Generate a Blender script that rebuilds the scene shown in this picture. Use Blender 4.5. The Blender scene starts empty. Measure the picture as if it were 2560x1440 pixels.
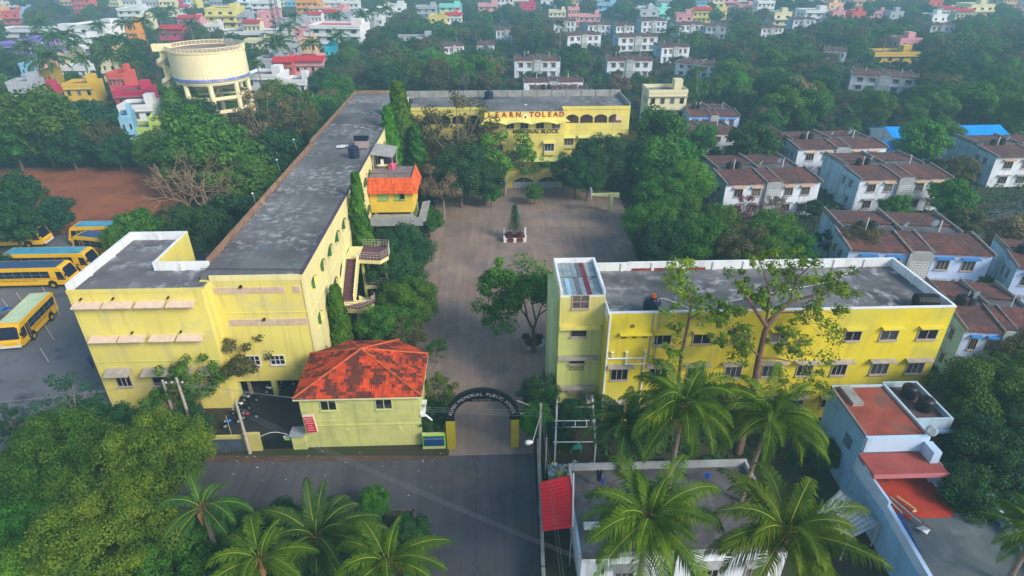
import bpy, bmesh, math, random
import numpy as np
from mathutils import Vector, Matrix, noise
R_ = math.radians
random.seed(7); NR = np.random.default_rng(11)
SC = bpy.context.scene
C = SC.collection
# ---------------------------------------------------------------- camera
CAMH = 40.0; FPX = 1538.8; PITCH = R_(29.02); YAW = R_(2.08)
cam = bpy.data.objects.new('camera', bpy.data.cameras.new('camera')); C.objects.link(cam)
cam.location = (0, 0, CAMH); cam.rotation_euler = (R_(90) - PITCH, 0, -YAW)
cam.data.sensor_width = 36; cam.data.lens = 36 * FPX / 2560; cam.data.clip_end = 4000; cam.data.clip_start = 0.5
SC.camera = cam
# ---------------------------------------------------------------- light
SUN_EL = R_(34); SUN_AZ = R_(128)      # azimuth from +Y towards +X: low sun behind and right of the camera
W = bpy.data.worlds.new('World'); SC.world = W; W.use_nodes = True
wn = W.node_tree; wn.nodes.clear()
sky = wn.nodes.new('ShaderNodeTexSky'); sky.sky_type = 'NISHITA'; sky.sun_disc = False
sky.sun_elevation = SUN_EL; sky.sun_rotation = SUN_AZ; sky.air_density = 1.3; sky.dust_density = 1.0; sky.ozone_density = 1.0
bg = wn.nodes.new('ShaderNodeBackground'); bg.inputs[1].default_value = 0.14
wo = wn.nodes.new('ShaderNodeOutputWorld'); wn.links.new(sky.outputs[0], bg.inputs[0]); wn.links.new(bg.outputs[0], wo.inputs[0])
sl = bpy.data.lights.new('sun', 'SUN'); sl.energy = 2.6; sl.angle = R_(20); sl.color = (1.0, 0.92, 0.79)
so = bpy.data.objects.new('sun', sl); C.objects.link(so)
sd = Vector((math.sin(SUN_AZ) * math.cos(SUN_EL), math.cos(SUN_AZ) * math.cos(SUN_EL), math.sin(SUN_EL)))
so.rotation_euler = sd.to_track_quat('Z', 'Y').to_euler(); so.location = sd * 60
SC.view_settings.view_transform = 'Standard'; SC.view_settings.look = 'None'
SC.view_settings.exposure = 0.55; SC.view_settings.gamma = 1.0
SC.cycles.volume_step_rate = 4.0; SC.cycles.volume_bounces = 0; SC.cycles.max_bounces = 6
SC.cycles.transparent_max_bounces = 8

# ---------------------------------------------------------------- pixel -> world (photograph is 2560 x 1440)
_M = Matrix.Rotation(-YAW, 3, 'Z')
_F = _M @ Vector((0, math.cos(PITCH), -math.sin(PITCH)))
_U = _M @ Vector((0, math.sin(PITCH), math.cos(PITCH)))
_R = _M @ Vector((1, 0, 0))
def ray(px, py): return _F * FPX + _R * (px - 1280) - _U * (py - 720)
def at(px, py, z=0.0):
    d = ray(px, py); t = (z - CAMH) / d.z
    return Vector((d.x * t, d.y * t, z))
def atY(px, py, Y):
    d = ray(px, py); t = Y / d.y
    return Vector((d.x * t, Y, CAMH + d.z * t))
def atX(px, py, X):
    d = ray(px, py); t = X / d.x
    return Vector((X, d.y * t, CAMH + d.z * t))
def proj(p):
    v = Vector(p) - Vector((0, 0, CAMH)); f = v.dot(_F)
    if f < .1: return (-9999, -9999)
    return (1280 + FPX * v.dot(_R) / f, 720 - FPX * v.dot(_U) / f)
def mpp(p):                                  # metres per photo pixel at a point
    return (Vector(p) - Vector((0, 0, CAMH))).dot(_F) / FPX

# ---------------------------------------------------------------- materials
MATS = {}
def mat(name, col, rough=.85, var=.15, scale=.5, col2=None, amt=.5, s2=1.5, thr=.55, streak=0.0, bump=0.0, bscale=8, spec=.25, metal=0.0, detail=6, clump=0.0, track=0.0):
    if name in MATS: return MATS[name]
    m = bpy.data.materials.new(name); m.use_nodes = True; nt = m.node_tree; N = nt.nodes; L = nt.links
    b = N['Principled BSDF']; b.inputs['Roughness'].default_value = rough; b.inputs['Metallic'].default_value = metal
    b.inputs['Specular IOR Level'].default_value = spec
    g = N.new('ShaderNodeNewGeometry')
    n1 = N.new('ShaderNodeTexNoise'); n1.inputs['Scale'].default_value = scale; n1.inputs['Detail'].default_value = detail
    L.new(g.outputs['Position'], n1.inputs['Vector'])
    hv = N.new('ShaderNodeHueSaturation'); hv.inputs['Color'].default_value = (*col, 1)
    mr = N.new('ShaderNodeMapRange'); mr.inputs[1].default_value = .3; mr.inputs[2].default_value = .7
    mr.inputs[3].default_value = 1 - var; mr.inputs[4].default_value = 1 + var
    L.new(n1.outputs['Fac'], mr.inputs[0]); L.new(mr.outputs[0], hv.inputs['Value'])
    last = hv.outputs[0]
    if col2 is not None:
        n2 = N.new('ShaderNodeTexNoise'); n2.inputs['Scale'].default_value = s2; n2.inputs['Detail'].default_value = 8; n2.inputs['Roughness'].default_value = .65
        L.new(g.outputs['Position'], n2.inputs['Vector'])
        m2 = N.new('ShaderNodeMapRange'); m2.inputs[1].default_value = thr; m2.inputs[2].default_value = thr + .12
        m2.inputs[3].default_value = 0; m2.inputs[4].default_value = amt
        L.new(n2.outputs['Fac'], m2.inputs[0])
        fac = m2.outputs[0]
        if clump > 0:                           # stains gather in larger irregular areas
            mpc = N.new('ShaderNodeMapping'); mpc.inputs['Scale'].default_value = (.5, 1.0, 1.0); L.new(g.outputs['Position'], mpc.inputs[0])
            n5 = N.new('ShaderNodeTexNoise'); n5.inputs['Scale'].default_value = clump; n5.inputs['Detail'].default_value = 5; L.new(mpc.outputs[0], n5.inputs['Vector'])
            m5 = N.new('ShaderNodeMapRange'); m5.inputs[1].default_value = .42; m5.inputs[2].default_value = .60; L.new(n5.outputs['Fac'], m5.inputs[0])
            mu = N.new('ShaderNodeMath'); mu.operation = 'MULTIPLY'; L.new(fac, mu.inputs[0]); L.new(m5.outputs[0], mu.inputs[1]); fac = mu.outputs[0]
        mx = N.new('ShaderNodeMix'); mx.data_type = 'RGBA'; L.new(fac, mx.inputs[0]); L.new(last, mx.inputs[6]); mx.inputs[7].default_value = (*col2, 1)
        last = mx.outputs[2]
    if track > 0:                               # worn wheel lines and dirt drawn out along the drive
        mp = N.new('ShaderNodeMapping'); mp.inputs['Scale'].default_value = (1.1, .07, 1); L.new(g.outputs['Position'], mp.inputs[0])
        n6 = N.new('ShaderNodeTexNoise'); n6.inputs['Scale'].default_value = 1.3; n6.inputs['Detail'].default_value = 6; L.new(mp.outputs[0], n6.inputs['Vector'])
        m6 = N.new('ShaderNodeMapRange'); m6.inputs[1].default_value = .35; m6.inputs[2].default_value = .7; m6.inputs[3].default_value = 1 - track; m6.inputs[4].default_value = 1 + track
        L.new(n6.outputs['Fac'], m6.inputs[0]); h6 = N.new('ShaderNodeHueSaturation'); L.new(last, h6.inputs['Color']); L.new(m6.outputs[0], h6.inputs['Value']); last = h6.outputs[0]
    if streak > 0:                              # rain streaks run down walls
        mp = N.new('ShaderNodeMapping'); mp.inputs['Scale'].default_value = (1.6, 1.6, .12); L.new(g.outputs['Position'], mp.inputs[0])
        n3 = N.new('ShaderNodeTexNoise'); n3.inputs['Scale'].default_value = 1.2; n3.inputs['Detail'].default_value = 7; L.new(mp.outputs[0], n3.inputs['Vector'])
        m3 = N.new('ShaderNodeMapRange'); m3.inputs[1].default_value = .52; m3.inputs[2].default_value = .72; m3.inputs[3].default_value = 0; m3.inputs[4].default_value = streak
        L.new(n3.outputs['Fac'], m3.inputs[0])
        mx = N.new('ShaderNodeMix'); mx.data_type = 'RGBA'; L.new(m3.outputs[0], mx.inputs[0]); L.new(last, mx.inputs[6]); mx.inputs[7].default_value = (.10, .10, .09, 1)
        last = mx.outputs[2]
    L.new(last, b.inputs['Base Color'])
    if bump > 0:
        n4 = N.new('ShaderNodeTexNoise'); n4.inputs['Scale'].default_value = bscale; n4.inputs['Detail'].default_value = 4; L.new(g.outputs['Position'], n4.inputs['Vector'])
        bp = N.new('ShaderNodeBump'); bp.inputs['Strength'].default_value = bump; bp.inputs['Distance'].default_value = .05
        L.new(n4.outputs['Fac'], bp.inputs['Height']); L.new(bp.outputs[0], b.inputs['Normal'])
    MATS[name] = m; return m

def tile_mat(name, col, dark, snap=.32, thr=.52, amt=1.0, scale=.35):
    if name in MATS: return MATS[name]
    m = mat(name, col, rough=.8, var=.18, scale=2.0); nt = m.node_tree; N = nt.nodes; L = nt.links; b = N['Principled BSDF']
    src = b.inputs['Base Color'].links[0].from_socket
    g = N.new('ShaderNodeNewGeometry'); sn = N.new('ShaderNodeVectorMath'); sn.operation = 'SNAP'; sn.inputs[1].default_value = (snap, snap, 50)
    L.new(g.outputs['Position'], sn.inputs[0])
    n = N.new('ShaderNodeTexNoise'); n.inputs['Scale'].default_value = scale; n.inputs['Detail'].default_value = 5; n.inputs['Roughness'].default_value = .75; L.new(sn.outputs[0], n.inputs['Vector'])
    mr = N.new('ShaderNodeMapRange'); mr.inputs[1].default_value = thr; mr.inputs[2].default_value = thr + .05; mr.inputs[4].default_value = amt; L.new(n.outputs['Fac'], mr.inputs[0])
    wn_ = N.new('ShaderNodeTexWhiteNoise'); L.new(sn.outputs[0], wn_.inputs['Vector'])
    mx = N.new('ShaderNodeMix'); mx.data_type = 'RGBA'; L.new(mr.outputs[0], mx.inputs[0]); L.new(src, mx.inputs[6]); mx.inputs[7].default_value = (*dark, 1)
    hv = N.new('ShaderNodeHueSaturation'); mr2 = N.new('ShaderNodeMapRange'); mr2.inputs[3].default_value = .8; mr2.inputs[4].default_value = 1.2
    L.new(wn_.outputs['Value'], mr2.inputs[0]); L.new(mr2.outputs[0], hv.inputs['Value']); L.new(mx.outputs[2], hv.inputs['Color']); L.new(hv.outputs[0], b.inputs['Base Color'])
    wv = N.new('ShaderNodeTexWave'); wv.inputs['Scale'].default_value = 1 / snap * .5; wv.wave_type = 'BANDS'; wv.bands_direction = 'X'; L.new(g.outputs['Position'], wv.inputs['Vector'])
    bp = N.new('ShaderNodeBump'); bp.inputs['Strength'].default_value = .5; bp.inputs['Distance'].default_value = .06; L.new(wv.outputs['Fac'], bp.inputs['Height']); L.new(bp.outputs[0], b.inputs['Normal'])
    return m

def leaf_mat(name, col, col2=None, trans=.3, rnd=.25):
    if name in MATS: return MATS[name]
    if col2 is None: col2 = (col[0] * 1.9, col[1] * 1.55, col[2] * 1.0)
    m = bpy.data.materials.new(name); m.use_nodes = True; nt = m.node_tree; N = nt.nodes; L = nt.links; N.clear()
    out = N.new('ShaderNodeOutputMaterial'); tc = N.new('ShaderNodeTexCoord'); oi = N.new('ShaderNodeObjectInfo')
    n1 = N.new('ShaderNodeTexNoise'); n1.inputs['Scale'].default_value = .75; n1.inputs['Detail'].default_value = 5; L.new(tc.outputs['Object'], n1.inputs['Vector'])
    ad = N.new('ShaderNodeMapRange'); ad.inputs[1].default_value = .35; ad.inputs[2].default_value = .66; L.new(n1.outputs['Fac'], ad.inputs[0])
    mx = N.new('ShaderNodeMix'); mx.data_type = 'RGBA'; L.new(ad.outputs[0], mx.inputs[0]); mx.inputs[6].default_value = (*col, 1); mx.inputs[7].default_value = (*col2, 1)
    hv = N.new('ShaderNodeHueSaturation'); L.new(mx.outputs[2], hv.inputs['Color'])
    a = N.new('ShaderNodeMapRange'); a.inputs[3].default_value = 1 - rnd; a.inputs[4].default_value = 1 + rnd; L.new(oi.outputs['Random'], a.inputs[0]); L.new(a.outputs[0], hv.inputs['Value'])
    m1 = N.new('ShaderNodeMath'); m1.operation = 'MULTIPLY'; m1.inputs[1].default_value = 7.13; L.new(oi.outputs['Random'], m1.inputs[0])
    m2 = N.new('ShaderNodeMath'); m2.operation = 'FRACT'; L.new(m1.outputs[0], m2.inputs[0])
    h = N.new('ShaderNodeMapRange'); h.inputs[3].default_value = .475; h.inputs[4].default_value = .52; L.new(m2.outputs[0], h.inputs[0]); L.new(h.outputs[0], hv.inputs['Hue'])
    b = N.new('ShaderNodeBsdfPrincipled'); b.inputs['Roughness'].default_value = .6; b.inputs['Specular IOR Level'].default_value = .2; L.new(hv.outputs[0], b.inputs['Base Color'])
    t = N.new('ShaderNodeBsdfTranslucent'); L.new(hv.outputs[0], t.inputs['Color'])
    ms = N.new('ShaderNodeMixShader'); ms.inputs[0].default_value = trans; L.new(b.outputs[0], ms.inputs[1]); L.new(t.outputs[0], ms.inputs[2]); L.new(ms.outputs[0], out.inputs[0])
    MATS[name] = m; return m

# walls
YEL = mat('yellow_paint_wall', (.75, .64, .16), var=.09, scale=.2, col2=(.62, .55, .25), amt=.6, s2=.45, thr=.5, streak=.2)
YEL_LIT = mat('sunlit_yellow_wall', (.78, .69, .33), var=.07, scale=.3, streak=.2)  # same yellow paint, its warm sunlit tone put into the colour
YEL2 = mat('deep_yellow_paint', (.70, .57, .035), var=.10, scale=.2, col2=(.55, .50, .09), amt=.7, s2=.3, thr=.48, streak=.2)
GRY = mat('lime_paint_wall', (.54, .57, .19), var=.08, scale=.3, col2=(.38, .44, .2), amt=.5, s2=.6, streak=.25)
GH = mat('pale_lime_paint', (.58, .59, .21), var=.07, scale=.4, col2=(.40, .45, .16), amt=.6, s2=.5, thr=.5, streak=.22)
TCR = mat('tower_cream_paint', (.84, .74, .46), var=.05, scale=.25, streak=.10)
WHT = mat('white_paint', (.74, .76, .78), var=.08, scale=.6, col2=(.35, .36, .35), amt=.5, s2=1.2, thr=.6, streak=.18)
WHB = mat('whitewash_wall', (.72, .76, .84), var=.12, scale=.25, col2=(.40, .45, .5), amt=.6, s2=.6, thr=.54, streak=.4)
WHB_SHD = mat('shaded_side_wall', (.34, .52, .62), var=.12, scale=.5, col2=(.22, .26, .26), amt=.6, s2=.7, thr=.52, streak=.4)  # bluish shade of white side walls put into the colour, stains on top
BLU = mat('sky_blue_wall', (.22, .45, .70), var=.10, scale=.4, col2=(.14, .28, .42), amt=.55, s2=.8, thr=.52, streak=.25)
SLAB = mat('weathered_roof_slab', (.135, .135, .14), var=.5, scale=.12, col2=(.42, .41, .40), amt=.75, s2=1.1, thr=.50, bump=.2, clump=.16, track=.10)
SLB2 = mat('grey_roof_slab', (.14, .135, .145), var=.4, scale=.25, col2=(.42, .44, .47), amt=.85, s2=.6, thr=.50, clump=.3)
BRN = mat('brown_parapet', (.26, .15, .10), var=.25, scale=1.0, col2=(.5, .36, .2), amt=.6, s2=.7, thr=.55)
CONC = mat('bare_concrete', (.30, .30, .29), var=.2, scale=.8, col2=(.14, .14, .14), amt=.6, s2=1.5)
PNK = mat('pink_grille', (.64, .49, .40), var=.12, scale=2)
FRM = mat('window_frame_paint', (.42, .36, .33), var=.1, scale=2)
FRW = mat('white_frame', (.62, .62, .6), var=.1, scale=2)
GLS = mat('dark_window_glass', (.014, .013, .022), rough=.35, var=.3, scale=3, spec=.25)
DRK = mat('dark_interior', (.035, .028, .03), var=.3, scale=1.2)
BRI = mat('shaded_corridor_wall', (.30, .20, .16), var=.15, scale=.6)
GLS2 = mat('dusty_window_glass', (.05, .055, .07), rough=.5, var=.3, scale=2)
GLS3 = mat('curtained_window', (.13, .12, .11), rough=.6, var=.4, scale=3)
GRN = mat('green_shutter', (.05, .17, .06), var=.15, scale=2)
GRL = mat('light_green_shutter', (.26, .48, .18), var=.12, scale=3)
TILE = tile_mat('orange_clay_tile', (.55, .06, .015), (.12, .03, .018), snap=.28, thr=.475, scale=.6)
TIL2 = tile_mat('bright_orange_tile', (.72, .12, .03), (.5, .07, .02), amt=.5)
TILR = tile_mat('brown_red_tile', (.15, .058, .045), (.085, .05, .048), snap=.5, thr=.47, amt=.9)
RED = mat('red_floor_tile', (.42, .045, .02), var=.15, scale=1.5, col2=(.25, .06, .04), amt=.6, s2=.6)
REDM = mat('red_metal_sheet', (.52, .01, .02), rough=.5, var=.12, scale=.5)
PURP = mat('purple_stair_tile', (.13, .06, .075), var=.12, scale=2)
BLK = mat('black_plastic', (.012, .013, .018), rough=.45, var=.2)
TANKB = mat('dark_blue_tank', (.012, .02, .05), rough=.4, var=.2)
STL = mat('galvanised_metal', (.30, .36, .38), rough=.5, var=.25, scale=1.5, metal=.3)
ALU = mat('white_metal', (.65, .66, .66), rough=.5, var=.1)
ASPH = mat('asphalt', (.078, .078, .09), track=.10, rough=.9, var=.28, scale=.15, col2=(.095, .088, .085), amt=.7, s2=.35, thr=.5, bump=.15, bscale=20)
YARD = mat('yard_paving', (.27, .195, .155), track=.12, rough=.9, var=.2, scale=.12, col2=(.17, .145, .135), amt=.7, s2=.2, thr=.47, bump=.1, bscale=10)
BUSY = mat('bus_yard_paving', (.13, .135, .15), rough=.9, var=.2, scale=.1, col2=(.035, .04, .05), amt=.85, s2=.22, thr=.55)
EARTH = mat('red_earth', (.27, .085, .035), rough=.95, var=.25, scale=.09, col2=(.17, .06, .03), amt=.7, s2=.2, thr=.5)
SOIL = mat('dark_soil', (.05, .04, .025), rough=.95, var=.4, scale=.06, col2=(.03, .05, .015), amt=.9, s2=.15, thr=.46)
BARK = mat('bark', (.13, .09, .065), rough=.95, var=.3, scale=3, bump=.4)
BARKG = mat('pale_bark', (.24, .19, .15), rough=.95, var=.3, scale=3, bump=.4)
DRY = mat('dry_twigs', (.30, .20, .12), rough=.95, var=.2, scale=2)
HUSK = mat('dry_palm_husk', (.26, .12, .05), rough=.9, var=.3, scale=5)
COCO = mat('coconut_green', (.14, .16, .03), rough=.6, var=.2, scale=5)
ORG = mat('orange_spathe', (.45, .13, .02), rough=.7, var=.2, scale=5)
BUSO = mat('school_bus_yellow', (.82, .46, .006), rough=.4, var=.08, spec=.4, col2=(.45, .25, .04), amt=.35, s2=1.2, thr=.58)
BUSG = mat('bus_window_glass', (.010, .016, .045), rough=.35, var=.2, spec=.25)
BUST = mat('bus_roof_teal', (.07, .30, .42), rough=.55, var=.2, scale=.6)
BUSP = mat('bus_roof_pale_green', (.50, .60, .38), rough=.6, var=.15, scale=.8)
BUSD = mat('bus_roof_navy', (.03, .07, .16), rough=.45, var=.2, scale=.8)
RUB = mat('rubber', (.015, .015, .015), rough=.8, var=.2)
BRT = mat('bright_blue_sheet', (.0, .22, .75), rough=.5, var=.12, scale=.4)
LETR = mat('red_letter', (.42, .035, .02), var=.05)
LETD = mat('dark_letter', (.12, .06, .01), var=.05)
LETW = mat('grey_letter', (.42, .42, .44), var=.05)
ARCB = mat('black_arch_paint', (.006, .009, .013), rough=.5, var=.2)
MUST = mat('mustard_pillar', (.36, .30, .015), var=.12, streak=.1)
NAVY = mat('navy_board', (.01, .05, .18), rough=.5, var=.1)
LGR = mat('lime_border', (.2, .6, .03), var=.05)
SGNR = mat('crimson_sign', (.55, .01, .03), rough=.4, var=.08)
SGNP = mat('sign_writing_pink', (.78, .45, .45), var=.05)
WIRE = mat('overhead_wire', (.2, .21, .22), rough=.5, var=.05)
POLE = mat('concrete_pole', (.42, .38, .33), var=.15, scale=2)
SKIN = mat('skin', (.20, .10, .06), rough=.6, var=.05)
HAIR = mat('black_hair', (.01, .01, .01), rough=.5, var=.05)
# leaves
L_GRN = leaf_mat('leaf_green', (.032, .13, .014), (.095, .25, .02))
L_DRK = leaf_mat('leaf_dark', (.016, .07, .022), (.042, .13, .03))
L_SPR = leaf_mat('leaf_sparse_lime', (.11, .17, .012), (.30, .38, .02), trans=.45)
L_YEL = leaf_mat('leaf_yellow_green', (.042, .115, .008), (.13, .22, .014))
L_BRT = leaf_mat('leaf_bright', (.045, .19, .010), (.12, .30, .015))
L_OLV = leaf_mat('leaf_olive', (.085, .09, .028), (.15, .15, .05))
L_BRN = leaf_mat('leaf_brown', (.17, .13, .07), (.25, .19, .10))
L_RED = leaf_mat('leaf_maroon', (.16, .03, .05), (.28, .06, .09))
L_TEA = leaf_mat('leaf_teal', (.015, .075, .04), (.03, .12, .05))
L_PLM = leaf_mat('palm_leaf', (.042, .125, .005), (.14, .25, .008), trans=.4, rnd=.15)
L_PLD = leaf_mat('palm_leaf_dark', (.025, .085, .015), (.06, .14, .015), trans=.3)
L_FLW = leaf_mat('flower_red', (.5, .02, .04), (.6, .05, .08))

# ---------------------------------------------------------------- mesh builder
def wloc(o):
    v = Vector((0, 0, 0))
    while o is not None: v += o.location; o = o.parent
    return v
def tag(o, label=None, cat=None, group=None, kind=None):
    if label: o['label'] = label
    if cat: o['category'] = cat
    if group: o['group'] = group
    if kind: o['kind'] = kind
    return o
def empty(name, loc=(0, 0, 0), label=None, cat=None, group=None):
    o = bpy.data.objects.new(name, None); C.objects.link(o); o.location = loc; o.empty_display_size = .5
    return tag(o, label, cat, group)
class MB:
    def __init__(s): s.v = []; s.f = []; s.m = []
    def add(s, vs, fs, m=0):
        b = len(s.v); s.v += [tuple(p) for p in vs]; s.f += [tuple(b + i for i in f) for f in fs]; s.m += [m] * len(fs); return s
    def box(s, x0, x1, y0, y1, z0, z1, m=0):
        return s.add([(x0, y0, z0), (x1, y0, z0), (x1, y1, z0), (x0, y1, z0), (x0, y0, z1), (x1, y0, z1), (x1, y1, z1), (x0, y1, z1)],
                     [(0, 3, 2, 1), (4, 5, 6, 7), (0, 1, 5, 4), (1, 2, 6, 5), (2, 3, 7, 6), (3, 0, 4, 7)], m)
    def fbox(s, O, r, n, a0, a1, c0, c1, z0, z1, m=0):     # a along r, c along n (outwards)
        P = []
        for z in (z0, z1):
            for (a, c) in ((a0, c0), (a1, c0), (a1, c1), (a0, c1)):
                p = O + r * a + n * c; P.append((p.x, p.y, p.z + z))
        return s.add(P, [(0, 1, 2, 3), (7, 6, 5, 4), (4, 5, 1, 0), (5, 6, 2, 1), (6, 7, 3, 2), (7, 4, 0, 3)], m)
    def poly(s, pts, m=0): return s.add(pts, [tuple(range(len(pts)))], m)
    def prism(s, P, z0, z1, m=0, mt=None):
        n = len(P); a = sum(P[i][0] * P[(i + 1) % n][1] - P[(i + 1) % n][0] * P[i][1] for i in range(n))
        if a < 0: P = P[::-1]
        vs = [(p[0], p[1], z0) for p in P] + [(p[0], p[1], z1) for p in P]
        s.add(vs, [tuple(range(n))[::-1]] + [(i, (i + 1) % n, n + (i + 1) % n, n + i) for i in range(n)], m)
        return s.add([(p[0], p[1], z1) for p in P], [tuple(range(n))], m if mt is None else mt)
    def wallpoly(s, O, r, n, pts, th, m=0):                  # polygon (a,z) on a facade, extruded th along -n
        k = len(pts); V0 = [O + r * a + Vector((0, 0, z)) for a, z in pts]; V1 = [p - n * th for p in V0]
        s.add(V0 + V1, [tuple(range(k)), tuple(range(k, 2 * k))[::-1]] + [(i, k + i, k + (i + 1) % k, (i + 1) % k) for i in range(k)], m)
        return s
    def tube(s, p0, p1, r0, r1=None, n=8, m=0, cap=True):
        p0 = Vector(p0); p1 = Vector(p1); r1 = r0 if r1 is None else r1; d = p1 - p0
        if d.length < 1e-6: return s
        q = d.to_track_quat('Z', 'Y'); vs = []
        for p, rr in ((p0, r0), (p1, r1)):
            for i in range(n):
                a = 2 * math.pi * i / n; vs.append(p + q @ Vector((math.cos(a) * rr, math.sin(a) * rr, 0)))
        fs = [(i, (i + 1) % n, n + (i + 1) % n, n + i) for i in range(n)]
        if cap: fs += [tuple(range(n))[::-1], tuple(range(n, 2 * n))]
        return s.add(vs, fs, m)
    def path(s, P, r, n=6, m=0):
        for i in range(len(P) - 1):
            a = r[i] if isinstance(r, (list, tuple)) else r; b = r[i + 1] if isinstance(r, (list, tuple)) else r
            s.tube(P[i], P[i + 1], a, b, n, m, cap=(i == 0 or i == len(P) - 2))
        return s
    def lathe(s, c, prof, n=20, m=0, a0=0, a1=2 * math.pi):
        c = Vector(c); full = abs(a1 - a0 - 2 * math.pi) < 1e-6; k = n if full else n + 1; vs = []
        for r, z in prof:
            for i in range(k):
                a = a0 + (a1 - a0) * i / n; vs.append((c.x + r * math.cos(a), c.y + r * math.sin(a), c.z + z))
        fs = []
        for j in range(len(prof) - 1):
            for i in range(n):
                i2 = (i + 1) % k; fs.append((j * k + i, j * k + i2, (j + 1) * k + i2, (j + 1) * k + i))
        return s.add(vs, fs, m)
    def build(s, name, mats, parent=None, origin=None, smooth=False):
        o0 = wloc(parent) if parent is not None else Vector(origin if origin is not None else (0, 0, 0))
        me = bpy.data.meshes.new(name); me.from_pydata([(p[0] - o0.x, p[1] - o0.y, p[2] - o0.z) for p in s.v], [], s.f)
        if not isinstance(mats, (list, tuple)): mats = [mats]
        for x in mats: me.materials.append(x)
        if len(mats) > 1: me.polygons.foreach_set('material_index', s.m)
        if smooth: me.polygons.foreach_set('use_smooth', [True] * len(me.polygons))
        me.update()
        o = bpy.data.objects.new(name, me); C.objects.link(o)
        if parent is not None: o.parent = parent
        else: o.location = o0
        return o
def copy_tree(o, parent=None):
    c = o.copy(); C.objects.link(c); c.parent = parent
    for ch in list(o.children): copy_tree(ch, c)
    return c
X_ = Vector((1, 0, 0)); Y_ = Vector((0, 1, 0)); FR = (X_, -Y_)       # a camera-facing facade: right, outward normal
EA = (Y_, X_)                                                          # a facade facing +X
WE = (-Y_, -X_)
def window(par, O, rn, a0, a1, z0, z1, frame=FRM, pane=GLS, mull=1, rail=0, fw=.07, d=.08, name='window', sill=True):
    r, n = rn; m = MB()
    if pane is GLS: pane = (GLS, GLS2, GLS, GLS3, GLS)[int(abs(a0 * 7.3 + z0 * 3.1 + O.y)) % 5]
    m.fbox(O, r, n, a0 - fw, a0, 0, d, z0 - fw, z1 + fw); m.fbox(O, r, n, a1, a1 + fw, 0, d, z0 - fw, z1 + fw)
    m.fbox(O, r, n, a0, a1, 0, d, z0 - fw, z0); m.fbox(O, r, n, a0, a1, 0, d, z1, z1 + fw)
    for i in range(mull):
        a = a0 + (a1 - a0) * (i + 1) / (mull + 1); m.fbox(O, r, n, a - .03, a + .03, .01, d * .8, z0, z1)
    for i in range(rail):
        z = z0 + (z1 - z0) * (i + 1) / (rail + 1); m.fbox(O, r, n, a0, a1, .01, d * .6, z - .025, z + .025)
    if sill: m.fbox(O, r, n, a0 - fw * 1.6, a1 + fw * 1.6, d, d + .12, z0 - fw - .06, z0 - fw + .02)
    w = m.build(name, frame, par)
    MB().fbox(O, r, n, a0, a1, .004, .02, z0, z1).build('pane', pane, w)
    return w
def shade(par, O, rn, a0, a1, z, out=.6, drop=.12, th=.07, m=None, name='sunshade'):
    r, n = rn; P = []
    for c, dz in ((0, 0), (out, -drop)):
        for a in (a0, a1):
            for t in (0, th): P.append(O + r * a + n * c + Vector((0, 0, z + dz - t)))
    b = MB(); b.add(P, [(0, 2, 6, 4), (1, 5, 7, 3), (4, 6, 7, 5), (0, 4, 5, 1), (2, 3, 7, 6), (0, 1, 3, 2)])
    return b.build(name, m or YEL, par)
def text_obj(txt, size, mt, par, M, name='lettering', depth=.03, align='CENTER', bold=0.0):
    cu = bpy.data.curves.new('t', 'FONT'); cu.body = txt; cu.size = size; cu.extrude = depth; cu.align_x = align; cu.align_y = 'CENTER'; cu.offset = bold; cu.resolution_u = 3
    t = bpy.data.objects.new('t', cu); C.objects.link(t)
    me = bpy.data.meshes.new_from_object(t.evaluated_get(bpy.context.evaluated_depsgraph_get()))
    bpy.data.objects.remove(t); me.name = name
    me.transform(M); o0 = wloc(par); me.transform(Matrix.Translation(-o0)); me.materials.clear(); me.materials.append(mt)
    o = bpy.data.objects.new(name, me); C.objects.link(o); o.parent = par; return o
def front_M(x, y, z, tilt=0.0): return Matrix.Translation((x, y, z)) @ Matrix.Rotation(R_(90), 4, 'X') @ Matrix.Rotation(tilt, 4, 'Z')
# ================================================================ ground
def sheet(name, pts, z, mt, sub=0):
    m = MB(); m.poly([(p[0], p[1], z) for p in pts]); o = m.build(name, mt); o['kind'] = 'structure'; return o
def gp(*px): return [at(x, y)[:2] for x, y in px]
sheet('ground', [(-900, -60), (900, -60), (900, 1500), (-900, 1500)], 0, SOIL)
yard = gp((1085, 500), (1062, 640), (1035, 800), (1020, 960)) + [(-6.0, 46.0), (-4.2, 46), (-4.2, 41.2), (3.4, 41.2)] + gp((1345, 1000), (1370, 870), (1380, 760), (1595, 655), (1580, 570), (1545, 480), (1390, 462), (1230, 462))
sheet('courtyard_paving', yard, .008, YARD)
drive = [(-4.2, 41.2), (3.5, 41.2), (3.0, 26), (2.8, 5), (-5.0, 5), (-5.6, 26), (-6.4, 34.7), (-40, 35.6), (-40, 42.2), (-25, 42.0), (-4.2, 41.2)]
sheet('road', drive[:-1], .004, ASPH)
sheet('bus_yard', [(-110, 42), (-38.3, 42), (-38.3, 62), (-39, 92), (-110, 92)], .004, BUSY)
sheet('parking_court', [(-26, 43), (-17.6, 43), (-17.6, 60), (-26, 60)], .012, mat('court_asphalt', (.035, .038, .042), var=.2, scale=.4))
field = gp((0, 425), (445, 420), (420, 470), (330, 560), (290, 600), (0, 600)) 
sheet('red_earth_field', [(-170, 92.2), (-60, 92.2), (-56, 104), (-52, 126), (-170, 128)], .008, EARTH)
sheet('bare_earth_patch', [(40, 44), (52, 44), (50, 38), (44, 30), (38, 36)], .006, mat('brown_earth', (.11, .035, .025), var=.3, scale=.3))
sheet('colony_lane', gp((2400, 545), (2560, 500), (2560, 560), (2470, 640)), .006, mat('lane_asphalt', (.075, .07, .085), var=.2, scale=.2))
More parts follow.
